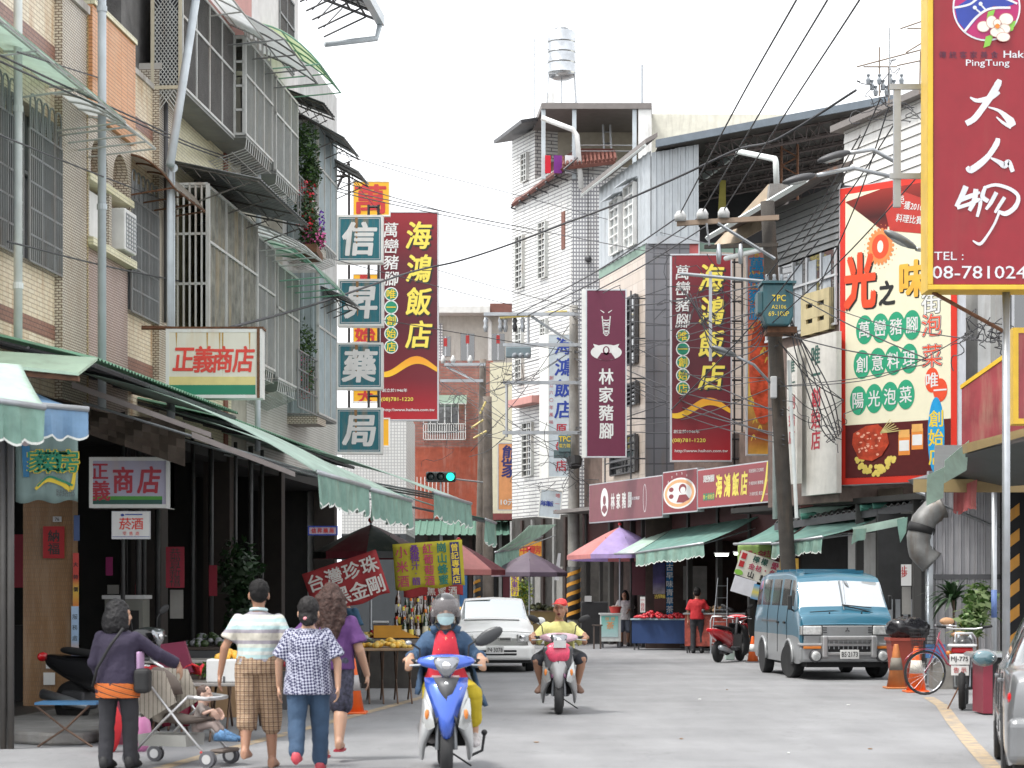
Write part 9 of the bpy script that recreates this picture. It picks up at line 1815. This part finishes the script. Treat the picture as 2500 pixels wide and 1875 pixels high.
def shirt(mat,sleeve=.62,hem=-.05,add=.018,vox=.011,name='shirt',fold=.010,r=1.0,collar=None,flare=0):
 def f(t,J,sh,hp,depth,belly):
  m=MB();p,c,n=Vector(J['pelvis']),Vector(J['chest']),Vector(J['neck']);b=p+V3(0,0,hem);a=p.lerp(c,.45)
  m.loft([ell(b,hp*(1.04+flare)+add,depth*(1.12+flare)+add),ell(p+V3(0,0,.04),hp*1.0+add,depth*1.08+add),ell(a,hp*.92*belly+add,depth*1.0*belly+add),ell(p.lerp(c,.8),sh*.84+add,depth*1.02+add),ell(c,sh*.94+add,depth*1.02+add),ell(c.lerp(n,.35),sh*1.02+add,depth*.88+add),ell(c.lerp(n,.62),sh*.86+add*.8,depth*.74+add*.7),ell(c.lerp(n,.84),sh*.44+add*.6,depth*.60+add*.5),ell(n-V3(0,0,.012),.064+add*.4,.062+add*.4)])
  for k in (0,1):
   S1,E1,W1_=map(Vector,J['arm'][k]);S1=S1+V3(-.022 if S1.x>0 else .022,0,-.018)
   if sleeve<=1:e=S1.lerp(E1,sleeve);m.tube([S1,S1.lerp(e,.5),e],[.052*r+add*.2,.058*r+add*.4,.060*r+add*.9],12);m.ball(S1,.052*r+add*.2,n=12,m=8)
   else:
    e=E1.lerp(W1_,sleeve-1);m.tube([S1,S1.lerp(E1,.5),E1,E1.lerp(e,.5),e],[.052*r+add*.2,.053*r+add*.3,.048*r+add*.4,.045*r+add*.5,.038*r+add*.6],12);m.ball(S1,.052*r+add*.2,n=12,m=8);m.ball(E1,.050*r+add*.5,n=12,m=8)
  o=m.build(name,mat,t,sm=1,mods=[('remesh',vox,4)]+([('folds',fold*2,.11)] if fold else []))
  if collar:MB().tube([n+V3(.07*math.cos(R(q)),.065*math.sin(R(q)),.0+.012*math.sin(R(q))) for q in range(0,361,30)],.016,8).build('collar',collar,o,sm=1)
 return f
def trousers(mat,to=2.0,add=.014,vox=.011,fold=.010,wide=1.0,name='trousers',skirt=False):
 def f(t,J,hp,depth):
  m=MB();p=Vector(J['pelvis']);m.loft([ell(p+V3(0,0,.07),hp*.92+add,depth*1.0+add),ell(p+V3(0,0,0),hp+add,depth*1.12+add),ell(p+V3(0,0,-.10),hp*.95+add,depth*1.05+add)])
  for k in (0,1):
   H1,K1,A1_,_=J['leg'][k];H1,K1,A1_=map(Vector,(H1,K1,A1_))
   if to<=1:e=H1.lerp(K1,to);limb(m,[H1,e],[.092*wide+add,.074*wide+add],12)
   else:e=K1.lerp(A1_,to-1);limb(m,[H1,K1,e],[.092*wide+add,.064*wide+add,(.052 if to>1.6 else .058)*wide+add],12)
  m.build(name,mat,t,sm=1,mods=[('remesh',vox,3)]+([('folds',fold*2,.12)] if fold else []))
 return f
def hair_cap(mat,back=0,vol=1.0,low=-.03,name='hair',extra=None):
 def f(t,q,rot,s):
  m=MB();m.ball(q(0,.022,.042),.086*s*vol,.100*s*vol,.094*s*vol,18,12,rot);m.ball(q(0,.045,low),.078*s*vol,.075*s*vol,.075*s*vol,16,10,rot)
  if extra:extra(m,q,rot,s)
  o=m.build(name,mat,t,sm=1,mods=[('remesh',.009,2),('folds',.018,.03)]);return o
 return f
def standing(h=1.65,lean=0,stride=.0,arms=((.0,.0),(.0,.0)),spread=.21,toe=(0,-1,0),shw=.18):
 k=h/1.65;J=dict(head=(0,-.01+lean*1.5,1.51*k),neck=(0,lean*1.2,1.38*k),chest=(0,lean,1.20*k),pelvis=(0,0,.93*k))
 J['arm']=[];J['leg']=[]
 for i,s in enumerate((-1,1)):
  sw,el=arms[i];S1=(s*shw,lean*1.05,1.32*k);E1=(s*(spread+.015),lean+sw*.5*.28,1.05*k);W1_=(s*(spread+.02),lean+sw*.5-el,.82*k);J['arm'].append((S1,E1,W1_));st_=stride*(1 if i else -1)
  up=.10 if st_>.1 else 0;J['leg'].append(((s*.09,0,.88*k),(s*.10,st_*.35-.02,.49*k),(s*.10,st_,.085+up),(toe[0],toe[1],0 if not up else -.5)))
 return J
vest=M('denim',(.045,.085,.15),.85,var=.2,scale=8,bump=.4,bscale=160);plum=M('plum_knit',(.028,.021,.045),.85,var=.15,bump=.3)
# striped shirt man, seen from behind (faces +y: rotated by pi, so index 0 appears on the viewer's right)
pol=STRIPE('polo_stripes',[(.50,.52,.49),(.38,.52,.52),(.50,.52,.46),(.27,.25,.28),(.52,.49,.42),(.52,.49,.42),(.27,.25,.28),(.38,.52,.52)],.26)
chk=STRIPE('brown_check',[(1,1,1),(.75,.68,.62),(.95,.9,.85),(.5,.42,.37)],.04,2,vertical=([(.40,.29,.19),(.40,.29,.19),(.20,.13,.09),(.40,.29,.2)],.04))
J=standing(1.72,0,.12,arms=((.25,.02),(-.10,.05)),spread=.25,shw=.185);J['arm'][0]=((-.205,0,1.37),(-.28,.02,1.10),(-.25,-.10,.87));J['arm'][1]=((.205,0,1.37),(.30,.04,1.10),(.35,.0,.86))
person('man seen from behind in a pale striped polo shirt and checked shorts',(-2.27,18.35,-.02),R(176),J,.215,.178,.13,1.06,skind,tops=shirt(pol,.72,-.02,.022,r=1.05,collar=M('collar_teal',(.5,.66,.66),.8)),legs=trousers(chk,1.25,.030,wide=1.1,name='shorts'),hair=hair_cap(M('cropped_hair',(.012,.011,.011),.7,var=.3,bump=.5,spec=.2),low=.01,vol=.97),shoes=None,hands=((0,0,-1),(0,0,-1)),curl=(.7,.5),hd=(.25,0))
# woman in the dotted blouse
J=standing(1.55,0,.16,arms=((.15,.02),(-.1,.02)),spread=.24,shw=.17)
dots,nd_,bd_=_new('dotted_blouse');w_=nd_.nodes.new('ShaderNodeTexChecker');w_.inputs['Scale'].default_value=50;mp_=nd_.nodes.new('ShaderNodeMapping');mp_.inputs['Rotation'].default_value=(0,R(40),0);tc_=nd_.nodes.new('ShaderNodeTexCoord');nd_.links.new(tc_.outputs['Object'],mp_.inputs[0]);nd_.links.new(mp_.outputs[0],w_.inputs['Vector'])
w_.inputs['Color1'].default_value=(.025,.025,.075,1);w_.inputs['Color2'].default_value=(.40,.41,.50,1);nd_.links.new(w_.outputs[0],bd_.inputs['Base Color']);bd_.inputs['Roughness'].default_value=.8
def bun(m,q,rot,s):m.ball(q(0,.105,-.065),.034*s,.03*s,.034*s,12,8,rot);m.ball(q(0,.06,-.06),.06*s,.05*s,.05*s,12,8,rot)
t_,q_,r_=person('short woman seen from behind in a navy dotted blouse and jeans, hair in a bun',(-1.79,18.0,-.02),R(184),J,.185,.175,.125,1.08,skin,tops=shirt(dots,.85,-.17,.028,r=1.12,name='blouse',flare=.08),legs=trousers(vest,1.92,.016,wide=1.02,name='jeans'),hair=hair_cap(M('greying_hair',(.018,.016,.016),.6,var=.6,scale=25,bump=.5,spec=.25),extra=bun),shoes=M('red_white_shoe',(.5,.06,.08),.5),curl=(.8,.5));MB().ball(q_(.02,.115,-.045),.02,.018,.016,10,8).build('hair_tie',M('pink_tie',(.7,.25,.28),.6),t_,sm=1)
# tall woman in purple with long wavy hair
J=standing(1.66,0,-.22,arms=((.0,.0),(.1,.0)),spread=.26,shw=.19);J['arm'][0]=((-.21,0,1.31),(-.27,.02,1.03),(-.33,-.08,.80));J['arm'][1]=((.21,0,1.31),(.33,-.05,1.12),(.42,-.12,.95))
def longhair(m,q,rot,s):
 rd=random.Random(4)
 for k in range(26):
  a=math.pi*(k/25)*1.5-.25*math.pi;x,y=.085*math.cos(a),.03+.085*math.sin(a);p=[q(x*.7,y*.7,.06)]
  for j in range(1,8):p.append(q(x*(1+.22*j/7)+.016*math.sin(j*1.7+k)+rd.uniform(-.008,.008),y*(1+.1*j/7)+.03*j/7+.01*math.sin(j*1.3+k*2),.06-.062*j))
  m.tube(p,[.03*s,.034*s,.036*s,.036*s,.036*s,.032*s,.024*s,.010*s],7)
purple=M('purple_jersey',(.10,.035,.145),.85,var=.1,bump=.3)
t_,q_,r_=person('tall woman from behind in a purple shirt with long wavy brown hair',(-1.70,19.25,.0),R(178),J,.215,.19,.14,1.12,skin,arm=1.2,leg=1.15,tops=shirt(purple,.75,-.08,.03,r=1.25),legs=trousers(M('flowered_shorts',(.05,.05,.08),.8,var=.8,scale=30),.9,.03,wide=1.12,name='shorts'),hair=hair_cap(M('brown_hair',(.055,.028,.022),.55,spec=.3,var=.5,scale=30,bump=.7,bscale=60),extra=longhair,low=-.05),hs=1.14)
for k in (0,1):a_=V3(*J['leg'][k][2]);m=MB();m.loft([[(a_.x+w*c_,a_.y-y,a_.z-.085-.0*y+(-.0)) for c_ in (-1,1)]+[(a_.x+w*c_,a_.y-y,a_.z-.07) for c_ in (1,-1)] for y,w in ((-.09,.02),(-.05,.045),(.1,.05),(.2,.045),(.22,.02))]);m.build('flip_flop',M('flipflop_red',(.35,.02,.04),.6),t_)
MB().tube([V3(.40,-.10,1.0)+V3(.033*math.cos(R(a)),.033*math.sin(R(a)),.01*math.sin(R(a))) for a in range(0,361,30)],.012,6).build('wristwatch',black,t_,sm=1)
# woman pushing the pushchair
J=standing(1.50,-.02,.05,arms=((0,0),(0,0)),spread=.22,shw=.165);J['arm'][1]=((.18,0,1.19),(.21,.02,.95),(.17,-.10,.80));J['arm'][0]=((-.18,0,1.19),(-.32,-.14,1.02),(-.46,-.30,.93))
def bob(m,q,rot,s):
 for k in range(14):a=math.pi*(k/13)*1.3-.15*math.pi;x,y=.082*math.cos(a),.02+.085*math.sin(a);m.tube([q(x*.8,y*.8,.05),q(x*1.05,y*1.05,-.02),q(x*1.1,y*1.12,-.10),q(x*.9,y*1.0,-.15)],[.03*s,.034*s,.03*s,.012*s],7)
t_,q_,r_=person('woman from behind in a dark plum jacket pushing a pushchair',(-3.52,18.3,.0),R(172),J,.185,.165,.12,1.05,skin,tops=shirt(plum,1.92,-.17,.03,r=1.05,name='jacket',flare=.04),legs=trousers(M('black_trousers',(.025,.025,.03),.85,var=.2),2.0,.012,name='trousers'),hair=hair_cap(M('dark_grey_hair',(.012,.011,.012),.55,var=.5,scale=25,bump=.5,spec=.3),extra=bob),shoes=black,hd=(-.9,0))
m=MB();m.loft([ell((0,.0,.77),.215,.17),ell((0,0,.70),.21,.168),ell((0,0,.64),.20,.16)],caps=False);m.build('tied_cloth',STRIPE('orange_animal_print',[(.62,.16,.03),(.55,.12,.02),(.62,.17,.03),(.05,.03,.02),(.6,.15,.03),(.5,.11,.02)],.05,2,ang=.3),t_,sm=1,mods=[('folds',.03,.05)])
MB().tube([V3(-.10,.15,1.26),V3(.02,.165,1.1),V3(.14,.16,.9),V3(.20,.10,.74)],.014,6).build('shoulder_strap',black,t_,sm=1);MB().box(-.215,-.18,-.10,.05,.68,1.05).build('side_stripe',M('pink_stripe',(.55,.35,.55),.8),t_,mods=[('bevel',.015)])
o=thing('shoulder_bag','small black shoulder bag at the hip of the pushchair woman','bag',(-3.30,18.25,.68));MB().box(-.06,.08,-.1,.1,0,.22).build('bag_body',black,o,mods=[('bevel',.04,3)])
# baby
J=dict(head=(0,-.05,.585),neck=(0,-.02,.50),chest=(0,0,.40),pelvis=(0,.05,.22),arm=[((-.08,0,.45),(-.12,-.08,.36),(-.10,-.18,.40)),((.08,0,.45),(.12,-.08,.36),(.10,-.18,.40))],leg=[((-.05,.0,.2),(-.08,-.18,.22),(-.08,-.28,.10),(0,-1,0)),((.05,0,.2),(.08,-.18,.22),(.08,-.28,.10),(0,-1,0))])
t_,q_,r_=person('baby sitting in the pushchair looking to the right',(-2.84,18.72,.21),R(78),J,.085,.075,.06,1.1,M('baby_skin',(.58,.38,.30),.5,var=.05,sub=.1),arm=.62,leg=.5,hs=.95,vox=.008,scale=.74,tops=shirt(M('baby_romper',(.30,.26,.24),.8),.9,-.03,.012,r=.6,fold=0),legs=trousers(M('baby_trousers',(.30,.24,.22)),1.6,.008,wide=.55,fold=0),shoes=M('blue_print_sock',(.10,.22,.40),.8,var=.5,scale=30),hair=hair_cap(M('baby_hair',(.08,.05,.04),.6),vol=.93,low=.02))
# masked woman on the blue scooter: seated
def rider(hgt=1.46,seat=.80,lean=.0,grip=.34,yw=0):
 return dict(head=(0,.34+lean,hgt-.02),neck=(0,.40+lean,hgt-.16),chest=(0,.46+lean*.5,hgt-.34),pelvis=(0,.62,seat+.03),arm=[((-.185,.42,hgt-.22),(-.33,.36,hgt-.44),(-grip,.27,1.03)),((.185,.42,hgt-.22),(.33,.36,hgt-.44),(grip,.27,1.03))],
  leg=[((-.10,.60,seat-.02),(-.20,.22,seat-.12),(-.17,.42,.40),(0,-1,0)),((.10,.60,seat-.02),(.20,.22,seat-.12),(.17,.42,.40),(0,-1,0))])
J=rider(1.43,grip=.30);J['leg'][0]=((-.09,.60,.78),(-.12,.24,.70),(-.12,.40,.36),(0,-1,0));J['leg'][1]=((.10,.60,.78),(.235,.24,.70),(.25,.34,.33),(0,-1,0));J['arm'][0]=((-.17,.42,1.20),(-.26,.40,.99),(-.30,.27,1.03));J['arm'][1]=((.17,.42,1.20),(.27,.40,.99),(.30,.27,1.03))
t_,q_,r_=person('masked woman with helmet and visor in a blue jacket riding the blue scooter',(-.56,17.45,0),R(3),J,.19,.175,.125,1.08,skin,tops=shirt(M('denim_jacket',(.035,.075,.14),.8,var=.15,bump=.4),1.88,.06,.034,r=1.1,name='jacket',fold=.014),legs=trousers(M('mustard_trousers',(.45,.34,.015),.8,var=.1),1.62,.02,wide=1.0),shoes=M('pale_trainer',(.45,.42,.42),.6,var=.4,scale=40),hands=((0,-.2,-1),(0,-.2,-1)),palms=((0,1,0),(0,1,0)),curl=(1.0,1.0))
# open front of the jacket with red blouse
pts=[]
m=MB();m.loft([[V3(x,y-.0,z) for x,y,z in row] for row in ([(-.055,.320,1.275),(-.02,.300,1.235),(0,.296,1.19),(.02,.300,1.235),(.055,.320,1.275)],[(-.085,.315,1.18),(-.04,.288,1.16),(0,.284,1.14),(.04,.288,1.16),(.085,.315,1.18)],[(-.10,.33,1.05),(-.05,.297,1.05),(0,.290,1.05),(.05,.297,1.05),(.10,.33,1.05)],[(-.15,.40,.88),(-.07,.36,.86),(0,.35,.85),(.09,.36,.86),(.17,.40,.88)],[(-.19,.42,.80),(-.09,.34,.78),(0,.32,.77),(.11,.34,.78),(.21,.42,.80)])],caps=False,close=False)
redb=M('coral_red_blouse',(.68,.035,.06),.75,var=.1,bump=.3);o=m.build('blouse',redb,t_,sm=1,mods=[('sub',1)]);o.modifiers.new('t','SOLIDIFY').thickness=.02
m=MB();rd=random.Random(2)
for i in range(40):x=rd.uniform(-.065,.065);z=rd.uniform(1.08,1.19);m.ball((x,.272+.25*abs(x),z),.005,.003,.006,6,4)
m.build('embroidery',M('embroidery',(.75,.5,.3),.6,var=.6,scale=60),o,kind='stuff')
for s in (-1,1):MB().loft([[(s*.045,.318,1.31),(s*.13,.30,1.27),(s*.11,.28,1.22),(s*.05,.29,1.25)],[(s*.05,.34,1.32),(s*.14,.33,1.28),(s*.12,.31,1.22),(s*.055,.32,1.26)]]).build('collar',M('denim_jacket',(.035,.075,.14)),t_,sm=1)
for s,w_ in ((-1,.9),(1,1.25)):
 m=MB();rows=[]
 for j in range(7):u=j/6;rows.append([(s*(.20+.035*u*w_+.02*math.sin(i*1.3+j)),.42+.06*i-.02*u,.98-.40*u*w_*.8) for i in range(5)]) 
 m.loft([[Vector((p[0]+(.10*(j/6)**1.2 if s>0 else -.02*j/6),p[1],p[2])) for p in row] for j,row in enumerate(rows)],caps=False,close=False);o=m.build('jacket_tail',M('denim_jacket',(.035,.075,.14)),t_,sm=1);o.modifiers.new('t','SOLIDIFY').thickness=.02
# helmet, visor, mask
m=MB();m.ball(q_(0,.018,.045),.118,.128,.115,22,14,r_);hel=m.build('helmet',M('helmet_black',(.03,.03,.032),.2,coat=.6),t_,sm=1)
# cut of the face: visor shell in front of a dark opening
m=MB();vis=[]
for z,rr in ((.10,.118),(.05,.135),(0,.138),(-.04,.130)):vis.append([q_(rr*math.sin(R(a)),-rr*math.cos(R(a))*1.02+.01,z) for a in range(-62,63,12)])
vm,vn,vb=_new('smoked_visor');vb.inputs['Base Color'].default_value=(.25,.22,.22,1);vb.inputs['Roughness'].default_value=.05;vb.inputs['Alpha'].default_value=.38;vb.inputs['Coat Weight'].default_value=1
m.loft(vis,caps=False,close=False).build('visor',vm,t_,sm=1);MB().ball(q_(0,-.022,-.0),.070,.078,.088,18,12,r_).build('face',skind,t_,sm=1)
hel2=MB()
for s in (-1,1):
 MB().ball(q_(s*.098,.01,-.035),.028,.065,.075,14,10,r_).build('ear_guard',M('helmet_black',(.03,.03,.032)),t_,sm=1);MB().ball(q_(s*.03,-.094,.005),.013,.008,.006,10,6,r_).build('eye',M('eye_dark',(.02,.015,.012),.3),t_,sm=1);MB().tube([q_(s*.085,-.03,-.09),q_(s*.05,-.06,-.14),q_(0,-.065,-.15)],.007,6).build('chin_strap',black,t_)
 MB().tube([q_(s*.015,-.095,.03),q_(s*.05,-.086,.032)],.005,5).build('eyebrow',hairb,t_)

MB().loft([[q_(x,y,z) for x,y,z in ((-.068,-.065,-.018),(-.035,-.103,-.014),(0,-.118,-.006),(.035,-.103,-.014),(.068,-.065,-.018))],[q_(x,y,z) for x,y,z in ((-.070,-.062,-.05),(-.038,-.108,-.052),(0,-.124,-.05),(.038,-.108,-.052),(.070,-.062,-.05))],[q_(x,y,z) for x,y,z in ((-.055,-.055,-.09),(-.03,-.09,-.103),(0,-.10,-.108),(.03,-.09,-.103),(.055,-.055,-.09))]],caps=False,close=False).build('face_mask',M('mask_blue',(.42,.58,.60),.8,var=.05),t_,sm=1,mods=[('sub',2)])
# man in yellow on the pink scooter
J=rider(1.36,.78,0,.33);J['head']=(.02,.30,1.345);J['leg'][0]=((-.10,.6,.76),(-.29,.24,.68),(-.22,.40,.34),(-.3,-1,0));J['leg'][1]=((.10,.6,.76),(.30,.26,.70),(.23,.42,.34),(.3,-1,0))
t_,q_,r_=person('laughing man in a red cap and yellow T-shirt riding the pink scooter',(.60,26.3,0),R(-2),J,.20,.175,.13,1.1,skind,tops=shirt(M('pale_yellow_shirt',(.66,.62,.24),.8,var=.1,bump=.3),.95,.0,.026,r=1.2),legs=trousers(M('black_shorts',(.03,.032,.04),.8),.9,.02,wide=1.0,name='shorts'),hair=hair_cap(M('short_grey_hair',(.22,.21,.20),.7),vol=.95,low=.02),shoes=M('brown_sandal',(.18,.10,.07),.7),hands=((0,-.2,-1),(0,-.2,-1)),palms=((0,1,0),(0,1,0)),curl=(1.,1.),hd=(-.2,-.12))
MB().loft([ell(q_(0,.015,.045),.088,.104),ell(q_(0,.015,.085),.084,.098),ell(q_(0,.02,.12),.06,.07),ell(q_(0,.02,.135),.02,.025)]).build('cap',M('cap_red',(.60,.04,.04),.7),t_,sm=1);MB().loft([[q_(x,y,z) for x,y,z in ((-.07,-.06,.055),(0,-.10,.062),(.07,-.06,.055))],[q_(x,y,z) for x,y,z in ((-.07,-.15,.040),(0,-.20,.043),(.07,-.15,.040))]],caps=False,close=False).build('cap_peak',M('cap_red',(.6,.04,.04)),t_,sm=1).modifiers.new('t','SOLIDIFY').thickness=.012
MB().ball(q_(0,-.088,-.066),.022,.012,.015,12,8,r_).build('mouth',M('mouth_dark',(.10,.01,.01),.5),t_,sm=1)
for s in (-1,1):MB().tube([q_(s*.018,-.088,.006),q_(s*.032,-.09,.010),q_(s*.046,-.082,.005)],.0035,5).build('eye',M('eye_dark',(.02,.015,.012)),t_);MB().tube([q_(s*.015,-.093,.026),q_(s*.05,-.083,.028)],.004,5).build('eyebrow',M('short_grey_hair',(.22,.21,.2)),t_)
# distant people
def face(t,q,r_,s=1):
 for k in (-1,1):MB().ball(q(k*.032,-.088,.004),.010,.006,.006,8,5,r_).build('eye',M('eye_dark',(.02,.015,.012)),t,sm=1)
J=standing(1.58,0,.06,arms=((-.1,.0),(0,.05)),spread=.22);J['arm'][1]=((.18,0,1.26),(.24,-.02,1.02),(.10,-.22,1.04));a,b=G(1525,1578)
t_,q_,r_=person('woman in a white T-shirt and grey shorts standing beside the white cart',(a,b,0),0,J,.19,.17,.12,1.05,skind,vox=.014,tops=shirt(M('white_tshirt',(.62,.60,.58),.85,var=.3,scale=18),.85,-.14,.03,vox=.016,r=1.2,flare=.08),legs=trousers(M('slate_shorts',(.13,.15,.19),.8),.98,.02,vox=.016,wide=1.15,name='shorts'),hair=hair_cap(hairb,extra=bob),shoes=black,hd=(-.25,0));face(t_,q_,r_)
a,b=G(1702,1595);J=standing(1.66,0,.05,arms=((0,0),(0,0)));J['arm'][0]=((-.18,0,1.32),(-.26,-.05,1.08),(-.30,-.25,1.0))
person('vendor with black hair standing with his back turned in a red shirt',(a,b,0),R(170),J,.195,.16,.12,1.04,skind,vox=.014,tops=shirt(M('vendor_red',(.42,.015,.02),.8),.9,-.08,.025,vox=.016,r=1.1),legs=trousers(M('black_trousers',(.025,.025,.03)),2,.012,vox=.016),hair=hair_cap(hairb,low=.0),shoes=black)
a,b=G(1637,1582);J=dict(head=(0,-.06,1.22),neck=(0,-.02,1.07),chest=(0,.0,.90),pelvis=(0,.08,.56),arm=[((-.17,0,1.0),(-.22,-.10,.78),(-.06,-.26,.78)),((.17,0,1.0),(.22,-.10,.78),(.08,-.26,.78))],leg=[((-.10,.05,.52),(-.14,-.34,.50),(-.16,-.38,.085),(0,-1,0)),((.10,.05,.52),(.14,-.34,.50),(.12,-.30,.085),(0,-1,0))])
t_,q_,r_=person('vendor in a red shirt and red headscarf sitting on a metal stool',(a+.2,b,0),R(35),J,.19,.17,.12,1.08,skind,vox=.014,tops=shirt(M('vendor_red',(.42,.015,.02)),.9,-.04,.028,vox=.016,r=1.1),legs=trousers(M('black_trousers',(.025,.025,.03)),1.9,.014,vox=.016),hair=hair_cap(M('headscarf_red',(.40,.015,.02),.8),low=-.01),shoes=black,hd=(-.3,.15));face(t_,q_,r_)
t=thing('metal_stool','round topped metal stool under the seated vendor','stool',(a+.25,b+.1,0));MB().lathe([(0,.46),(.16,.46),(.16,.49),(0,.49)],n=16).build('seat',grey,t)
for k in range(4):MB().bar((.12*math.cos(k*1.57+.8),.12*math.sin(k*1.57+.8),.46),(.17*math.cos(k*1.57+.8),.17*math.sin(k*1.57+.8),0),.012).build('leg',grey,t)
J=standing(1.5,0,.0,arms=((0,.1),(0,.1)));person('vendor with a purple cap half hidden behind the van',(5.75,46.3,.0),R(60),J,.18,.16,.12,1,skind,vox=.014,tops=shirt(M('vendor_red',(.42,.015,.02)),.9,-.08,.025,vox=.016),legs=trousers(M('grey_trousers',(.2,.22,.25),.8),2,.012,vox=.016),hair=hair_cap(M('purple_cap',(.22,.10,.45),.7),low=.0),shoes=black)
J=standing(1.6,0,.0,arms=((0,.1),(0,.05)));person('stall keeper in a dark blue shirt behind the tilted red banner',(-2.55,31.5,.0),R(150),J,.20,.17,.12,1.1,skind,vox=.013,tops=shirt(M('navy_shirt',(.02,.07,.13),.8),.9,-.1,.028,vox=.014,r=1.15),legs=trousers(M('black_trousers',(.025,.025,.03)),2,.012,vox=.014),hair=hair_cap(hairb),shoes=black)
J=standing(1.6,0,.0,arms=((0,.1),(0,.05)),spread=.28);J['arm'][1]=((.18,0,1.3),(.34,-.05,1.12),(.2,-.18,.95));person('person in a white shirt standing behind the bottle stall',(-1.65,35.3,.0),R(10),J,.19,.16,.12,1.0,skind,vox=.014,tops=shirt(M('plain_white_shirt',(.6,.6,.62),.85),.6,-.1,.025,vox=.016),legs=trousers(M('grey_trousers',(.2,.22,.25)),2,.012,vox=.016),hair=hair_cap(hairb),shoes=black)
